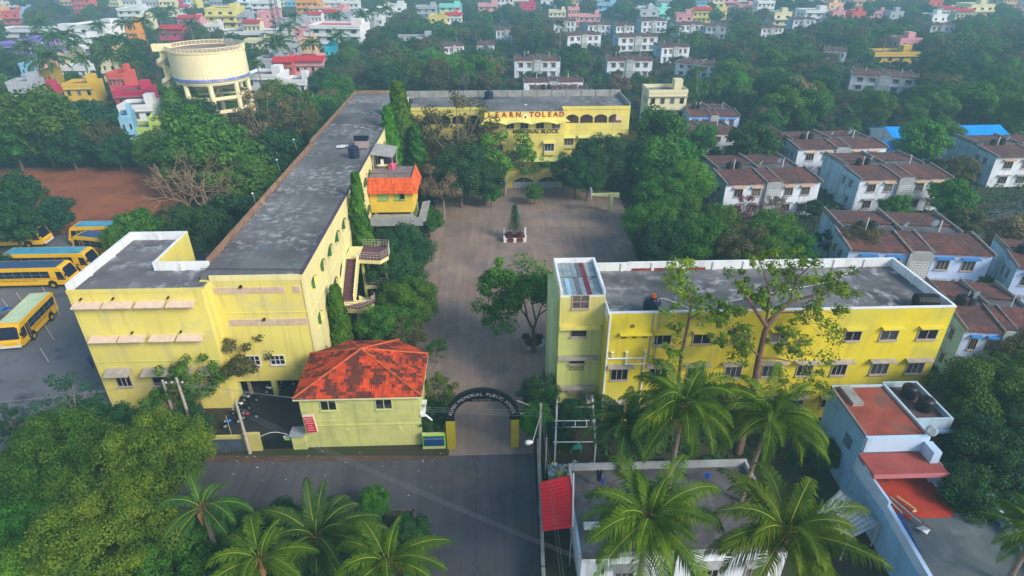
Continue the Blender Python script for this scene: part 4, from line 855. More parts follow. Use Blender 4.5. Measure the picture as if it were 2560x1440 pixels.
MB().prism([(X0 - .03, Y0), (X0 + .14, Y0), (X0 + .42, Y1), (X0 + .25, Y1)], bz_ - .25, bz_ - .02).build('parapet', mat('stained_parapet', (.22, .2, .2), var=.3), BH)
MB().box(X0 + .8, X0 + 1.7, Y1 - 2.6, Y1 - .3, bz_ - .1, bz_ + .25).build('roof_upstand', CONC, BH)
# front band, projecting bay
MB().box(X0 - .0, X1 + .1, Y0 - .35, Y0 - .01, 5.1, bz_ - .1).build('front_band', mat('pale_blue_wall', (.45, .60, .78), var=.08, streak=.15), BH)
MB().box(X1 - .3, X1 + .35, Y0 - 1.6, Y0 - .36, 4.0, bz_ - .5).build('side_fin', mat('pale_blue_wall', (.45, .60, .78)), BH)
MB().box(X0 - .35, X1 + .55, Y0 - 2.6, Y0 - .36, 4.85, 5.0).build('porch_roof', mat('porch_red', (.32, .07, .06), var=.2), BH)
MB().box(X0 - .4, X1 + .6, Y0 - 2.75, Y0 - 2.61, 4.7, 5.02).build('porch_fascia', mat('pink_fascia', (.50, .16, .18), var=.1), BH)
# water tank balcony at back right
m = MB(); m.prism([(X1 + .13, 37.3), (37.0, 37.3), (36.9, 41.9), (X1 + .13, 41.9)], 5.9, 6.1); m.build('balcony_floor', mat('dim_red_slab', (.12, .07, .07), var=.3), BH)
m = MB(); m.box(X1 + .13, 37.15, 37.1, 37.29, 5.4, 6.6); m.box(36.97, 37.15, 37.3, 41.9, 5.9, 6.6); m.box(X1 + .13, 37.15, 41.9, 42.05, 5.9, 6.6); m.build('balcony_wall', mat('pale_blue_parapet', (.42, .56, .68)), BH)
MB().box(X1 + .1, 37.4, 36.9, 37.09, 5.2, 5.45).build('balcony_ledge', mat('pale_blue_wall', (.45, .60, .78)), BH)
tank(35.6, 40.6, 6.1, .62, 1.2, BLK, 'black water tank at the back of the sky-blue house balcony'); tank(35.9, 38.9, 6.1, .62, 1.2, BLK, 'black water tank at the front of the sky-blue house balcony')
# lower storey terrace: veranda and long wall
vz = 3.3
MB().prism([(X0 - 1.0, 24.0), (36.6, 24.0), (36.6, 31.5), (34.4, 31.5), (34.2, Y0), (X0, Y0 - .02), (X0 - .3, 30)], 0, vz - .2).build('lower_wall', BLU, BH)
MB().prism([(X0 + .1, 30.3), (33.6, 30.3), (34.7, 31.4), (34.2, 35.2), (X0 + .2, 35.2)], vz - .19, vz - .1).build('veranda_floor', RED, BH)
MB().prism([(X0 - .8, 24.0), (36.5, 24.0), (36.5, 31.3), (34.75, 31.3), (33.65, 30.28), (X0 + .1, 30.28)], vz - .19, vz - .11).build('terrace_floor', mat('mossy_terrace', (.10, .12, .13), var=.3, scale=.5, col2=(.17, .19, .2), amt=.6, s2=.6, bump=.2), BH)
pbw = mat('pale_blue_wall', (.45, .60, .78))
m = MB(); m.prism([(X0 - .1, Y0), (X0 + .1, Y0), (X0 + .05, 30.9), (X0 - .15, 30.9)], 3.0, 4.3); m.prism([(X0 - .2, 30.88), (X0 + .1, 30.88), (X0 - .6, 24), (X0 - .9, 24)], 3.0, 3.95); m.build('terrace_wall', pbw, BH)
MB().box(X1 + .3, X1 + .65, 32.0, 33.69, 3.1, 4.2).box(X1 + .1, X1 + .7, 33.7, 34.3, 3.1, 4.9).build('veranda_wall', pbw, BH)
MB().box(X1 + .55, 35.6, 31.55, 31.75, 3.1, 4.3).build('veranda_wall', pbw, BH); MB().box(35.61, 37.2, 31.3, 31.5, 3.1, 4.2).build('terrace_wall', pbw, BH); MB().prism([(36.8, 31.29), (37.0, 31.29), (36.4, 24), (36.2, 24)], 3.0, 4.0).build('terrace_wall', pbw, BH)
MB().box(X0 - .2, X0 + .4, Y0 - 1.6, Y0 - 1.2, 3.1, 4.85).build('porch_column', pbw, BH)
w0 = MB().fbox(Vector((X0 + .0, 0, 0)), -Y_, -X_, -37.6, -36.7, .0, .08, 3.9, 4.9); w0.build('window', mat('blue_grey_shutter', (.08, .14, .22)), BH)
m = MB(); Pd = at(2205, 1078, 5.2)
def dish(x, y, z, r, label, az=200, group=None, par=None):
    t = empty('satellite_dish', (x, y, z), label, 'satellite dish', group)
    m = MB(); m.lathe((0, 0, 0), [(0, 0), (r * .5, r * .06), (r, r * .25), (r * 1.02, r * .27), (r * .5, r * .09), (0, .03)], 16); Mh = Matrix.Translation((x, y, z + r * 1.2)) @ Matrix.Rotation(R_(az), 4, 'Z') @ Matrix.Rotation(R_(55), 4, 'Y'); m.v = [tuple(Mh @ Vector(v)) for v in m.v]; m.build('reflector', ALU, t, smooth=True)
    m = MB(); m.tube((x, y, z), (x, y, z + r * 1.2), .035); m.tube(Mh @ Vector((r * .8, 0, r * .2)), Mh @ Vector((0, 0, r * .9)), .02); m.build('mount', STL, t); return t
dish(X1 + .1, Y0 - .2, bz_ - .1, .42, 'white satellite dish at the front corner of the sky-blue house roof', 215)
# clutter on the veranda
random.seed(8)
cm = [ALU, BRN, mat('wood_plank', (.30, .12, .08)), STL]
for i in range(7):
    a = Vector((X0 + .5 + i * .12, 33.2 - i * .25, vz + .02 + .05 * (i % 3))); b_ = a + Vector((.45 + .05 * i, -2.6, .1 + .04 * i))
    tag(MB().tube(a, b_, .045, n=6).build('scrap_pole', cm[i % 4], origin=a), ['white', 'rusty', 'reddish', 'metal'][i % 4] + ' pole lying against the veranda wall among the scrap bundle', 'pole', 'scrap poles on the veranda')
tag(MB().path([(X0 + 1.5, 32.2, vz + .1), (X0 + 2.1, 31.0, vz + .1), (X0 + 2.1, 30.8, vz + .1), (X0 + 1.8, 30.75, vz + .1)], .07, 8).build('bent_pipe', mat('cream_pipe', (.6, .5, .25)), origin=(X0 + 1.8, 31.5, vz)), 'cream bent pipe lying on the red veranda floor', 'pipe')
tag(MB().prism([(X0 + .2, 30.6), (X0 + .8, 30.4), (X0 + .1, 27.2), (X0 - .3, 27.4)], vz - .1, vz + .25).build('blue_tarpaulin', mat('navy_tarp', (.02, .07, .22), var=.4, scale=3), origin=(X0 + .4, 29, vz)), 'crumpled navy tarpaulin along the inside of the terrace wall', 'tarpaulin')
tag(MB().add([(X0 + 1.2, 29.4, vz), (X0 + 1.9, 29.5, vz + .05), (X0 + 2.0, 29.0, vz + .25), (X0 + 1.6, 28.7, vz + .1), (X0 + 1.3, 28.9, vz + .3)], [(0, 1, 2, 4), (4, 2, 3), (0, 4, 3)]).build('white_bag', ALU, origin=(X0 + 1.6, 29.1, vz)), 'white plastic bag on the mossy terrace by the veranda', 'bag')
m = MB(); q = [at(2100, 1225, 2.6), at(2200, 1310, 2.4), at(2120, 1350, 2.2), at(2040, 1280, 2.4)]; V = []; n = 20
for i in range(n + 1): a_ = q[0].lerp(q[1], i / n); b_ = q[3].lerp(q[2], i / n); V += [a_ + Vector((0, 0, .05 * (i % 2))), b_ + Vector((0, 0, .05 * (i % 2)))]
LS = empty('corrugated_shed', q[0] * 1.0, 'low grey corrugated shed roof under the palms beside the sky-blue house', 'shed'); LS.location.z = 0
m.add(V, [(i * 2, i * 2 + 1, i * 2 + 3, i * 2 + 2) for i in range(n)]); m.build('roof_sheet', STL, LS)
[MB().tube((p.x, p.y, 0), (p.x, p.y, p.z), .06).build('post', POLE, LS) for p in q]

# ================================================================ yard objects
pc = at(1287, 600); PL = empty('white_planter', (pc.x, pc.y, 0), 'low white square planter with a small conifer in the courtyard', 'planter')
m = MB(); 
for a0, a1, b0, b1 in ((-1.75, 1.75, -.9, -.75), (-1.75, 1.75, .75, .9), (-1.75, -1.6, -.75, .75), (1.6, 1.75, -.75, .75)): m.box(pc.x + a0, pc.x + a1, pc.y + b0, pc.y + b1, 0, .7)
for dx in (-1.65, 1.65): m.box(pc.x + dx - .14, pc.x + dx + .14, pc.y - .88, pc.y - .6, .7, 1.0); m.box(pc.x + dx - .14, pc.x + dx + .14, pc.y + .6, pc.y + .88, 0, 1.7)
m.build('kerb', WHT, PL); MB().box(pc.x - 1.6, pc.x + 1.6, pc.y - .75, pc.y + .75, .02, .55).build('soil', mat('bed_soil', (.10, .045, .03)), PL)
for dx in (-.75, .75): MB().tube((pc.x + dx, pc.y - .89, .38), (pc.x + dx, pc.y - .92, .38), .55, n=20).build('painted_disc', mat('brown_disc', (.14, .04, .04), var=.3), PL)
# basketball post
hb = empty('basketball_hoop', (20.5, 98.4, 0), 'pale lime basketball post with a long cantilever arm and white backboard', 'basketball hoop')
m = MB(); m.box(20.2, 20.75, 98.1, 98.6, 0, 3.5); m.add([(17.1, 98.2, 3.1), (21.8, 98.2, 2.7), (21.8, 98.5, 2.7), (17.1, 98.5, 3.1), (17.1, 98.2, 3.45), (21.8, 98.2, 3.5), (21.8, 98.5, 3.5), (17.1, 98.5, 3.45)], [(3, 2, 1, 0), (4, 5, 6, 7), (0, 1, 5, 4), (1, 2, 6, 5), (2, 3, 7, 6), (3, 0, 4, 7)]); m.build('frame', mat('lime_post', (.42, .48, .22), var=.1), hb)
m = MB(); m.box(16.9, 17.0, 97.5, 99.2, 2.8, 4.3); m.build('backboard', ALU, hb)
m = MB(); m.path([(16.6 + .23 * math.cos(k * .52), 98.35 + .23 * math.sin(k * .52), 3.0) for k in range(13)], .02); m.build('ring', LETR, hb)
# round tree planter
pr2 = at(1333, 862); RP = empty('round_planter', (pr2.x, pr2.y, 0), 'round white-edged stone planter at the foot of the courtyard tree', 'planter')
m = MB(); m.lathe((pr2.x, pr2.y, 0), [(1.35, 0), (1.35, .45), (1.05, .5), (1.05, .1)], 28); m.build('kerb', mat('stone_kerb', (.32, .31, .29), var=.3, scale=2), RP)
MB().tube((pr2.x, pr2.y, 0), (pr2.x, pr2.y, .3), 1.06, n=24).build('soil', mat('bed_soil', (.10, .045, .03)), RP)
tag(MB().add([(pr2.x - .25, pr2.y - .3, .5), (pr2.x + .15, pr2.y - .35, .5), (pr2.x + .25, pr2.y + .0, 1.4), (pr2.x - .3, pr2.y + .0, 1.5)], [(0, 1, 2, 3)]).build('yellow_cloth', mat('yellow_cloth', (.6, .5, .02)), origin=(pr2.x, pr2.y, .5)), 'yellow cloth tied round the trunk in the round planter', 'cloth')
# ================================================================ buses
def make_bus(L, roofm, label, cut=0.0):
    b = empty('school_bus', (0, 0, 0), label, 'bus', 'school buses parked in the yard'); Wd = 1.2; H = 3.05
    m = MB()   # local: front at +x, length L
    prof = [(-L / 2, .55), (L / 2 - .05, .55), (L / 2 + .25, .7), (L / 2 + .28, 1.15), (L / 2 + .1, 1.45), (L / 2 - .35, 2.75), (L / 2 - .6, H - .05), (L / 2 - .9, H), (-L / 2 + .2, H), (-L / 2, H - .2)]
    k = len(prof)
    m.add([(x, -Wd, z) for x, z in prof] + [(x, Wd, z) for x, z in prof], [tuple(range(k)), tuple(range(k, 2 * k))[::-1]] + [(i, k + i, k + (i + 1) % k, (i + 1) % k) for i in range(k)])
    m.build('body', BUSO, b)
    MB().box(-L / 2 + .35, L / 2 - 1.05, -Wd + .16, Wd - .16, H + .003, H + .05).build('roof_panel', roofm, b)
    for s in (-1, 1):
        y = s * (Wd + .004); ys = sorted((y, y + s * .012))
        w = MB().box(-L / 2 + .3, L / 2 - 2.1, ys[0], ys[1], 1.6, 2.55).build('side_window', BUSG, b)
        mm = MB(); nw = int((L - 2.6) / 1.05)
        for i in range(1, nw): x = -L / 2 + .3 + i * (L - 2.4) / nw; mm.box(x - .02, x + .02, min(y, y + s * .02), max(y, y + s * .02), 1.6, 2.55)
        mm.box(-L / 2 + .3, L / 2 - 2.1, min(y, y + s * .022), max(y, y + s * .022), 2.02, 2.05); mm.build('window_bar', STL, w)
        MB().add([(L / 2 - 1.25, y, 1.25), (L / 2 - .25, y, 1.25), (L / 2 - .5, y, 2.45), (L / 2 - 1.25, y, 2.5)], [(0, 1, 2, 3)]).build('cab_window', BUSG, b)
        MB().box(-L / 2, L / 2, min(y, y + s * .01), max(y, y + s * .01), 1.42, 1.48).build('side_stripe', mat('brown_stripe', (.25, .10, .02)), b)
        for x in (L / 2 - 2.1, -L / 2 + 1.9):
            wh = MB(); wh.tube((x, s * (Wd - .2), .48), (x, s * (Wd + .03), .48), .48, n=20); wb = wh.build('wheel', RUB, b)
            MB().tube((x, s * (Wd + .031), .48), (x, s * (Wd + .06), .48), .24, n=14).build('rim', mat('yellow_rim', (.45, .28, .03)), wb)
            MB().tube((x, s * (Wd - .3), .62), (x, s * (Wd + .005), .62), .6, n=20).build('wheel_arch', BLK, b)
        hl = MB(); hl.tube((L / 2 + .24, s * .85, .95), (L / 2 + .31, s * .85, .93), .13, n=12); hl.build('headlight', ALU, b)
        mi = MB(); mi.tube((L / 2 - .3, s * 1.2, 2.4), (L / 2 + .15, s * 1.45, 2.2), .02); mi.box(L / 2 + .1, L / 2 + .16, s * 1.45 - .1, s * 1.45 + .1, 1.9, 2.3); mi.build('mirror', BLK, b)
    # door on the left side of travel (+y when facing +x)
    d = MB().box(L / 2 - 2.0, L / 2 - 1.35, Wd + .003, Wd + .03, .6, 2.5).build('door', DRK, b); MB().box(L / 2 - 1.7, L / 2 - 1.66, Wd + .03, Wd + .05, .7, 2.4).build('handle', STL, d)
    MB().add([(L / 2 + .115, -1.08, 1.48), (L / 2 + .115, 1.08, 1.48), (L / 2 - .33, 1.02, 2.72), (L / 2 - .33, -1.02, 2.72)], [(0, 1, 2, 3)]).build('windscreen', BUSG, b)
    MB().add([(L / 2 - .28, -.85, 2.66), (L / 2 - .28, .85, 2.66), (L / 2 - .34, .85, 2.86), (L / 2 - .34, -.85, 2.86)], [(0, 1, 2, 3)]).build('name_strip', BUSG, b)
    MB().box(L / 2 + .26, L / 2 + .36, -1.1, 1.1, .55, .75).build('bumper', ALU, b)
    MB().box(-L / 2 - .02, -L / 2 - .003, -.95, .95, 1.65, 2.6).build('rear_window', BUSG, b)
    for s in (-1, 1):
        Mt = Matrix.Translation((-.4, s * (Wd + .02), 1.2)) @ Matrix.Rotation(R_(90 if s < 0 else -90), 4, 'X') @ Matrix.Rotation(0 if s < 0 else math.pi, 4, 'Z')
        text_obj('ALWIN MEMORIAL PUBLIC SCHOOL', .3, LETD, b, Mt, depth=.004)
    return b
def bus(L, roofm, label, x, y, ang):
    b = make_bus(L, roofm, label); b.location = (x, y, 0); b.rotation_euler = (0, 0, R_(ang)); return b
bus(8.2, BUSP, 'yellow school bus with pale green roof and open door beside the left wing', -54.7, 63.6, -83)
bus(11.5, BUSD, 'long yellow school bus with navy roof panel, nearest of the parked row', -62.2, 75.3, 1)
bus(11.5, BUST, 'long yellow school bus with teal roof between the navy-roofed bus and the field', -61.6, 79.6, 0)
bus(10.5, BUST, 'yellow school bus with teal roof at the far left under the tree', -73.2, 88.2, 3)
bus(10.0, BUST, 'yellow school bus with teal roof parked crosswise behind the tree at right end of yard', -59.0, 89.0, 180)
bus(8.0, BUSD, 'yellow school bus with navy roof parked at a slant among the trees', -57.5, 84.8, 165)
b = empty('blue_canopy', (-60.5, 64.5, 0), 'bright blue curved canopy at the left edge of the bus yard', 'canopy')
m = MB(); V = []
for i in range(13):
    a = math.pi * (i / 12); V += [(-64, 62.6 + 1.9 * math.cos(a), 1.5 + .8 * math.sin(a)), (-58.3, 64.6 + 1.7 * math.cos(a), 1.5 + .8 * math.sin(a))]
m.add(V, [(i * 2, i * 2 + 1, i * 2 + 3, i * 2 + 2) for i in range(12)]); m.build('cover', BRT, b)
[MB().tube((x, y, 0), (x, y, 1.6), .05).build('post', STL, b) for x, y in ((-63.5, 61), (-58.5, 63), (-63.5, 64.3), (-58.5, 66))]
m = MB(); random.seed(4)
for i, (px, py) in enumerate(((25, 775), (60, 760), (120, 742), (150, 790), (135, 850), (122, 905))):
    p = at(px, py); h = random.uniform(1.4, 2.2)
    tag(MB().tube((p.x, p.y, 0), (p.x + random.uniform(-.4, .1), p.y, h), .04).build('thin_stake', POLE, origin=(p.x, p.y, 0)), 'thin leaning stake on the bus yard paving', 'stake', 'thin stakes in the bus yard')
# parked motorcycles
def make_moto(label, colm, x, y, ang):
    b = empty('motorcycle', (0, 0, 0), label, 'motorcycle', 'motorcycles in the parking court')
    for xx in (-.62, .62):
        m = MB(); m.tube((xx, -.05, .3), (xx, .05, .3), .3, n=16); w = m.build('wheel', RUB, b); MB().tube((xx, -.055, .3), (xx, .055, .3), .17, n=12).build('rim', STL, w)
    m = MB(); m.tube((-.62, 0, .3), (-.1, 0, .45), .05); m.tube((-.1, 0, .3), (.3, 0, .35), .14); m.tube((.62, 0, .3), (.42, 0, .95), .04); m.build('frame', BLK, b)
    m = MB(); m.lathe((.15, 0, .62), [(0, 0), (.14, .03), (.17, .12), (.1, .22), (0, .24)], 10); m.tube((-.1, 0, .7), (.45, 0, .75), .09, .06); m.build('fuel_tank', colm, b)
    MB().box(-.7, -.02, -.12, .12, .68, .78).build('seat', BLK, b)
    m = MB(); m.tube((.42, -.33, .98), (.42, .33, .98), .02); m.build('handlebar', STL, b)
    MB().tube((.46, 0, .85), (.56, 0, .83), .09, n=10).build('headlight', ALU, b)
    b.location = (x, y, 0.01); b.rotation_euler = (0, 0, R_(ang))
cols = [(BLK, 'black'), (mat('moto_white', (.7, .7, .7)), 'white'), (REDM, 'red'), (BRT, 'blue'), (STL, 'silver'), (mat('moto_maroon', (.2, .01, .02)), 'maroon')]
for i, (x, y, c_) in enumerate(((-24.8, 47.2, 0), (-24.7, 48.3, 1), (-24.4, 49.4, 4), (-23.6, 46.8, 2), (-22.6, 50.8, 1), (-21.4, 51.6, 0), (-25.0, 45.9, 3), (-18.2, 44.6, 0))):
    lab = [None] * 8
    make_moto(cols[c_][1] + ' motorcycle ' + ['nearest the pillar side in the parking court', 'second from the left wall of the parking court', 'third in the row along the parking court wall', 'standing out at the front of the parking court row', 'at the back middle of the parking court', 'at the back right of the parking court near the doors', 'closest to the compound wall in the parking court', 'tucked against the gatehouse beside the gate'][i], cols[c_][0], x, y, 160 + i * 9)

# ================================================================ people
def person(loc, rot, shirt, pants, label, pose='stand'):
    J = {'pelvis': (0, 0, .93), 'spine': (0, 0, 1.15), 'chest': (0, 0, 1.38), 'neck': (0, 0, 1.50), 'head': (.0, -.01, 1.62), 'top': (0, -.01, 1.72),
         'hipL': (.09, 0, .90), 'kneeL': (.11, -.03, .50), 'ankL': (.11, .03, .09), 'toeL': (.12, -.14, .04),
         'shL': (.18, 0, 1.41), 'elL': (.24, .02, 1.13), 'wrL': (.25, -.10, .90), 'haL': (.25, -.14, .82)}
    E_ = [('pelvis', 'spine'), ('spine', 'chest'), ('chest', 'neck'), ('neck', 'head'), ('head', 'top')]
    Rr = {'pelvis': (.15, .11), 'spine': (.14, .10), 'chest': (.17, .11), 'neck': (.055, .055), 'head': (.085, .1), 'top': (.07, .08), 'hip': (.095, .1), 'knee': (.06, .06), 'ank': (.04, .045), 'toe': (.04, .025), 'sh': (.06, .06), 'el': (.042, .042), 'wr': (.03, .03), 'ha': (.035, .02)}
    if pose == 'walk': J['kneeL'] = (.10, -.20, .52); J['ankL'] = (.10, -.22, .12); J['toeL'] = (.10, -.37, .06)
    for k_ in list(J):
        if k_.endswith('L'): x, y, z = J[k_]; J[k_[:-1] + 'R'] = (-x, y, z)
    if pose == 'walk': J['kneeR'] = (-.10, .02, .50); J['ankR'] = (-.10, .22, .14); J['toeR'] = (-.10, .10, .04)
    for s in 'LR': E_ += [('pelvis', 'hip' + s), ('hip' + s, 'knee' + s), ('knee' + s, 'ank' + s), ('ank' + s, 'toe' + s), ('chest', 'sh' + s), ('sh' + s, 'el' + s), ('el' + s, 'wr' + s), ('wr' + s, 'ha' + s)]
    K = list(J); me = bpy.data.meshes.new('person'); me.from_pydata([J[k_] for k_ in K], [(K.index(a), K.index(b)) for a, b in E_], [])
    o = bpy.data.objects.new('person', me); C.objects.link(o)
    md = o.modifiers.new('s', 'SKIN')
    for i, k_ in enumerate(K):
        r = Rr.get(k_) or Rr[k_[:-1]]; me.skin_vertices[0].data[i].radius = r; me.skin_vertices[0].data[i].use_root = (k_ == 'pelvis')
    sb = o.modifiers.new('u', 'SUBSURF'); sb.levels = 1; sb.render_levels = 1
    dg = bpy.context.evaluated_depsgraph_get(); dg.update(); e = bpy.data.meshes.new_from_object(o.evaluated_get(dg))
    bpy.data.objects.remove(o); e.name = 'person'; e.materials.clear()
    for x in (SKIN, shirt, pants, HAIR): e.materials.append(x)
    for p in e.polygons:
        c = p.center; arm = abs(c.x) > .2
        p.material_index = 3 if (c.z > 1.66 or (c.z > 1.56 and c.y > .02)) else 0 if c.z > 1.47 or (arm and c.z < 1.16) else 1 if c.z > .93 else 2 if c.z > .08 else 3
        p.use_smooth = True
    o = bpy.data.objects.new('person', e); C.objects.link(o); o.location = loc; o.rotation_euler = (0, 0, R_(rot)); return tag(o, label, 'person')
p = at(234, 925); person((p.x - .2, p.y + .3, 0.01), 200, mat('blue_shirt', (.03, .08, .4)), mat('dark_trousers', (.02, .02, .05)), 'person in a blue shirt and dark trousers walking beside the left wing', 'walk')
p = at(2216, 1200, 3.25); person((p.x, p.y, 3.2), 20, mat('pale_shirt', (.6, .62, .65)), mat('grey_trousers', (.1, .1, .12)), 'person in a pale shirt standing under the porch of the sky-blue house')

# ================================================================ water tower
wc = (at(399, 118, 20).lerp(at(605, 112, 20), .5)); wx, wy2 = wc.x, 155.5; RW = 8.4
WT = empty('water_tower', (wx, wy2, 0), 'big cream cylindrical water tower with spiral stair and blue lower band', 'water tower')
MB().lathe((wx, wy2, 0), [(0, 12.0), (RW - .5, 12.0), (RW - .3, 12.4), (RW - .3, 12.6), (RW, 12.9), (RW, 18.9), (RW + .15, 19.0), (RW + .15, 19.15), (0, 19.1)], 64).build('drum', TCR, WT, smooth=False)
MB().lathe((wx, wy2, 0), [(RW + .02, 12.95), (RW + .06, 13.0), (RW + .06, 13.5), (RW + .02, 13.55)], 64).build('painted_band', mat('faded_blue_band', (.16, .22, .62), var=.3, scale=.3, col2=(.6, .5, .55), amt=.7, s2=.25, thr=.52), WT)
MB().tube((wx, wy2, 19.11), (wx, wy2, 19.2), RW - .2, n=48).build('top_slab', mat('drum_top', (.26, .2, .17), var=.3, scale=.3), WT)
m = MB(); n = 54
m.lathe((wx, wy2, 0), [(RW + .1, 20.05), (RW + .1, 20.2), (RW - .05, 20.2), (RW - .05, 20.05), (RW + .1, 20.05)], n); m.lathe((wx, wy2, 0), [(RW + .1, 19.16), (RW + .1, 19.32), (RW - .05, 19.32), (RW - .05, 19.16)], n)
for i in range(n):
    a = 2 * math.pi * i / n; c_, s_ = math.cos(a), math.sin(a); m.tube((wx + RW * c_, wy2 + RW * s_, 19.2), (wx + RW * c_, wy2 + RW * s_, 20.1), .1, n=4)
    a2 = a + math.pi / n; q = Vector((wx + RW * math.cos(a2), wy2 + RW * math.sin(a2), 19.65)); tdir = Vector((-math.sin(a2), math.cos(a2), 0))
    P = [q + tdir * .24 * math.cos(k * math.pi / 3) + Vector((0, 0, .26 * math.sin(k * math.pi / 3))) for k in range(7)]; m.path(P, .05, 4)
m.build('parapet_grille', mat('cream_grille', (.80, .68, .45), var=.1), WT)
m = MB(); nl = 8
for i in range(nl):
    a = 2 * math.pi * (i + .35) / nl; x, y = wx + (RW - .8) * math.cos(a), wy2 + (RW - .8) * math.sin(a)
    MB().tube((x, y, 0), (x, y, 12.05), .56, n=14).build('leg', TCR, WT)
for z in (9.0, 6.0, 3.0):
    for i in range(nl):
        a, b_ = 2 * math.pi * (i + .35) / nl, 2 * math.pi * (i + 1.35) / nl; r = RW - .8
        p0 = Vector((wx + r * math.cos(a), wy2 + r * math.sin(a), z)); p1 = Vector((wx + r * math.cos(b_), wy2 + r * math.sin(b_), z)); d = (p1 - p0).normalized(); nn = Vector((d.y, -d.x, 0))
        m.fbox(p0, d, nn, 0, (p1 - p0).length, -.25, .25, -.35, .35)
        if i % 2 == 0 and z == 9.0:
            p2 = Vector((wx, wy2, z)); d = (p2 - p0).normalized(); nn = Vector((d.y, -d.x, 0)); m.fbox(p0, d, nn, 0, (p2 - p0).length, -.16, .16, -.25, .25)
m.build('ring_beam', TCR, WT)
# spiral stair on the left
sxc, syc = wx - RW - 1.6, wy2 - 1.5; m = MB(); m.tube((sxc, syc, 0), (sxc, syc, 19.2), .3, n=10)
n = 96; V = []
for i in range(n + 1):
    a = 2 * math.pi * 4.3 * i / n; z = 19.0 * i / n
    for r, dz in ((.3, 0), (1.35, 0), (1.35, 1.0), (1.28, 1.0), (1.28, .05), (.3, .18)): V.append((sxc + r * math.cos(a), syc + r * math.sin(a), z + dz))
m.add(V, [(i * 6 + j, (i + 1) * 6 + j, (i + 1) * 6 + (j + 1) % 6, i * 6 + (j + 1) % 6) for i in range(n) for j in range(6)]); m.build('spiral_stair', TCR, WT)
m = MB(); d = Vector((1, .15, 0)).normalized(); nn = Vector((d.y, -d.x, 0)); O = Vector((sxc - 1.3, syc - .2, 0)); m.fbox(O, d, nn, 0, 3.9, .55, .7, 19.0, 20.4); m.fbox(O, d, nn, 0, 3.9, -.7, -.55, 19.0, 20.4); m.fbox(O, d, nn, 0, 3.9, -.7, .7, 18.85, 19.05); m.fbox(O, d, nn, -.12, 0, -.7, .7, 19.0, 20.4); m.build('stair_bridge', TCR, WT)
MB().box(wx + 3.2, wx + 4.8, wy2 + 3.5, wy2 + 4.6, 19.2, 20.8).build('vent_hood', CONC, WT)

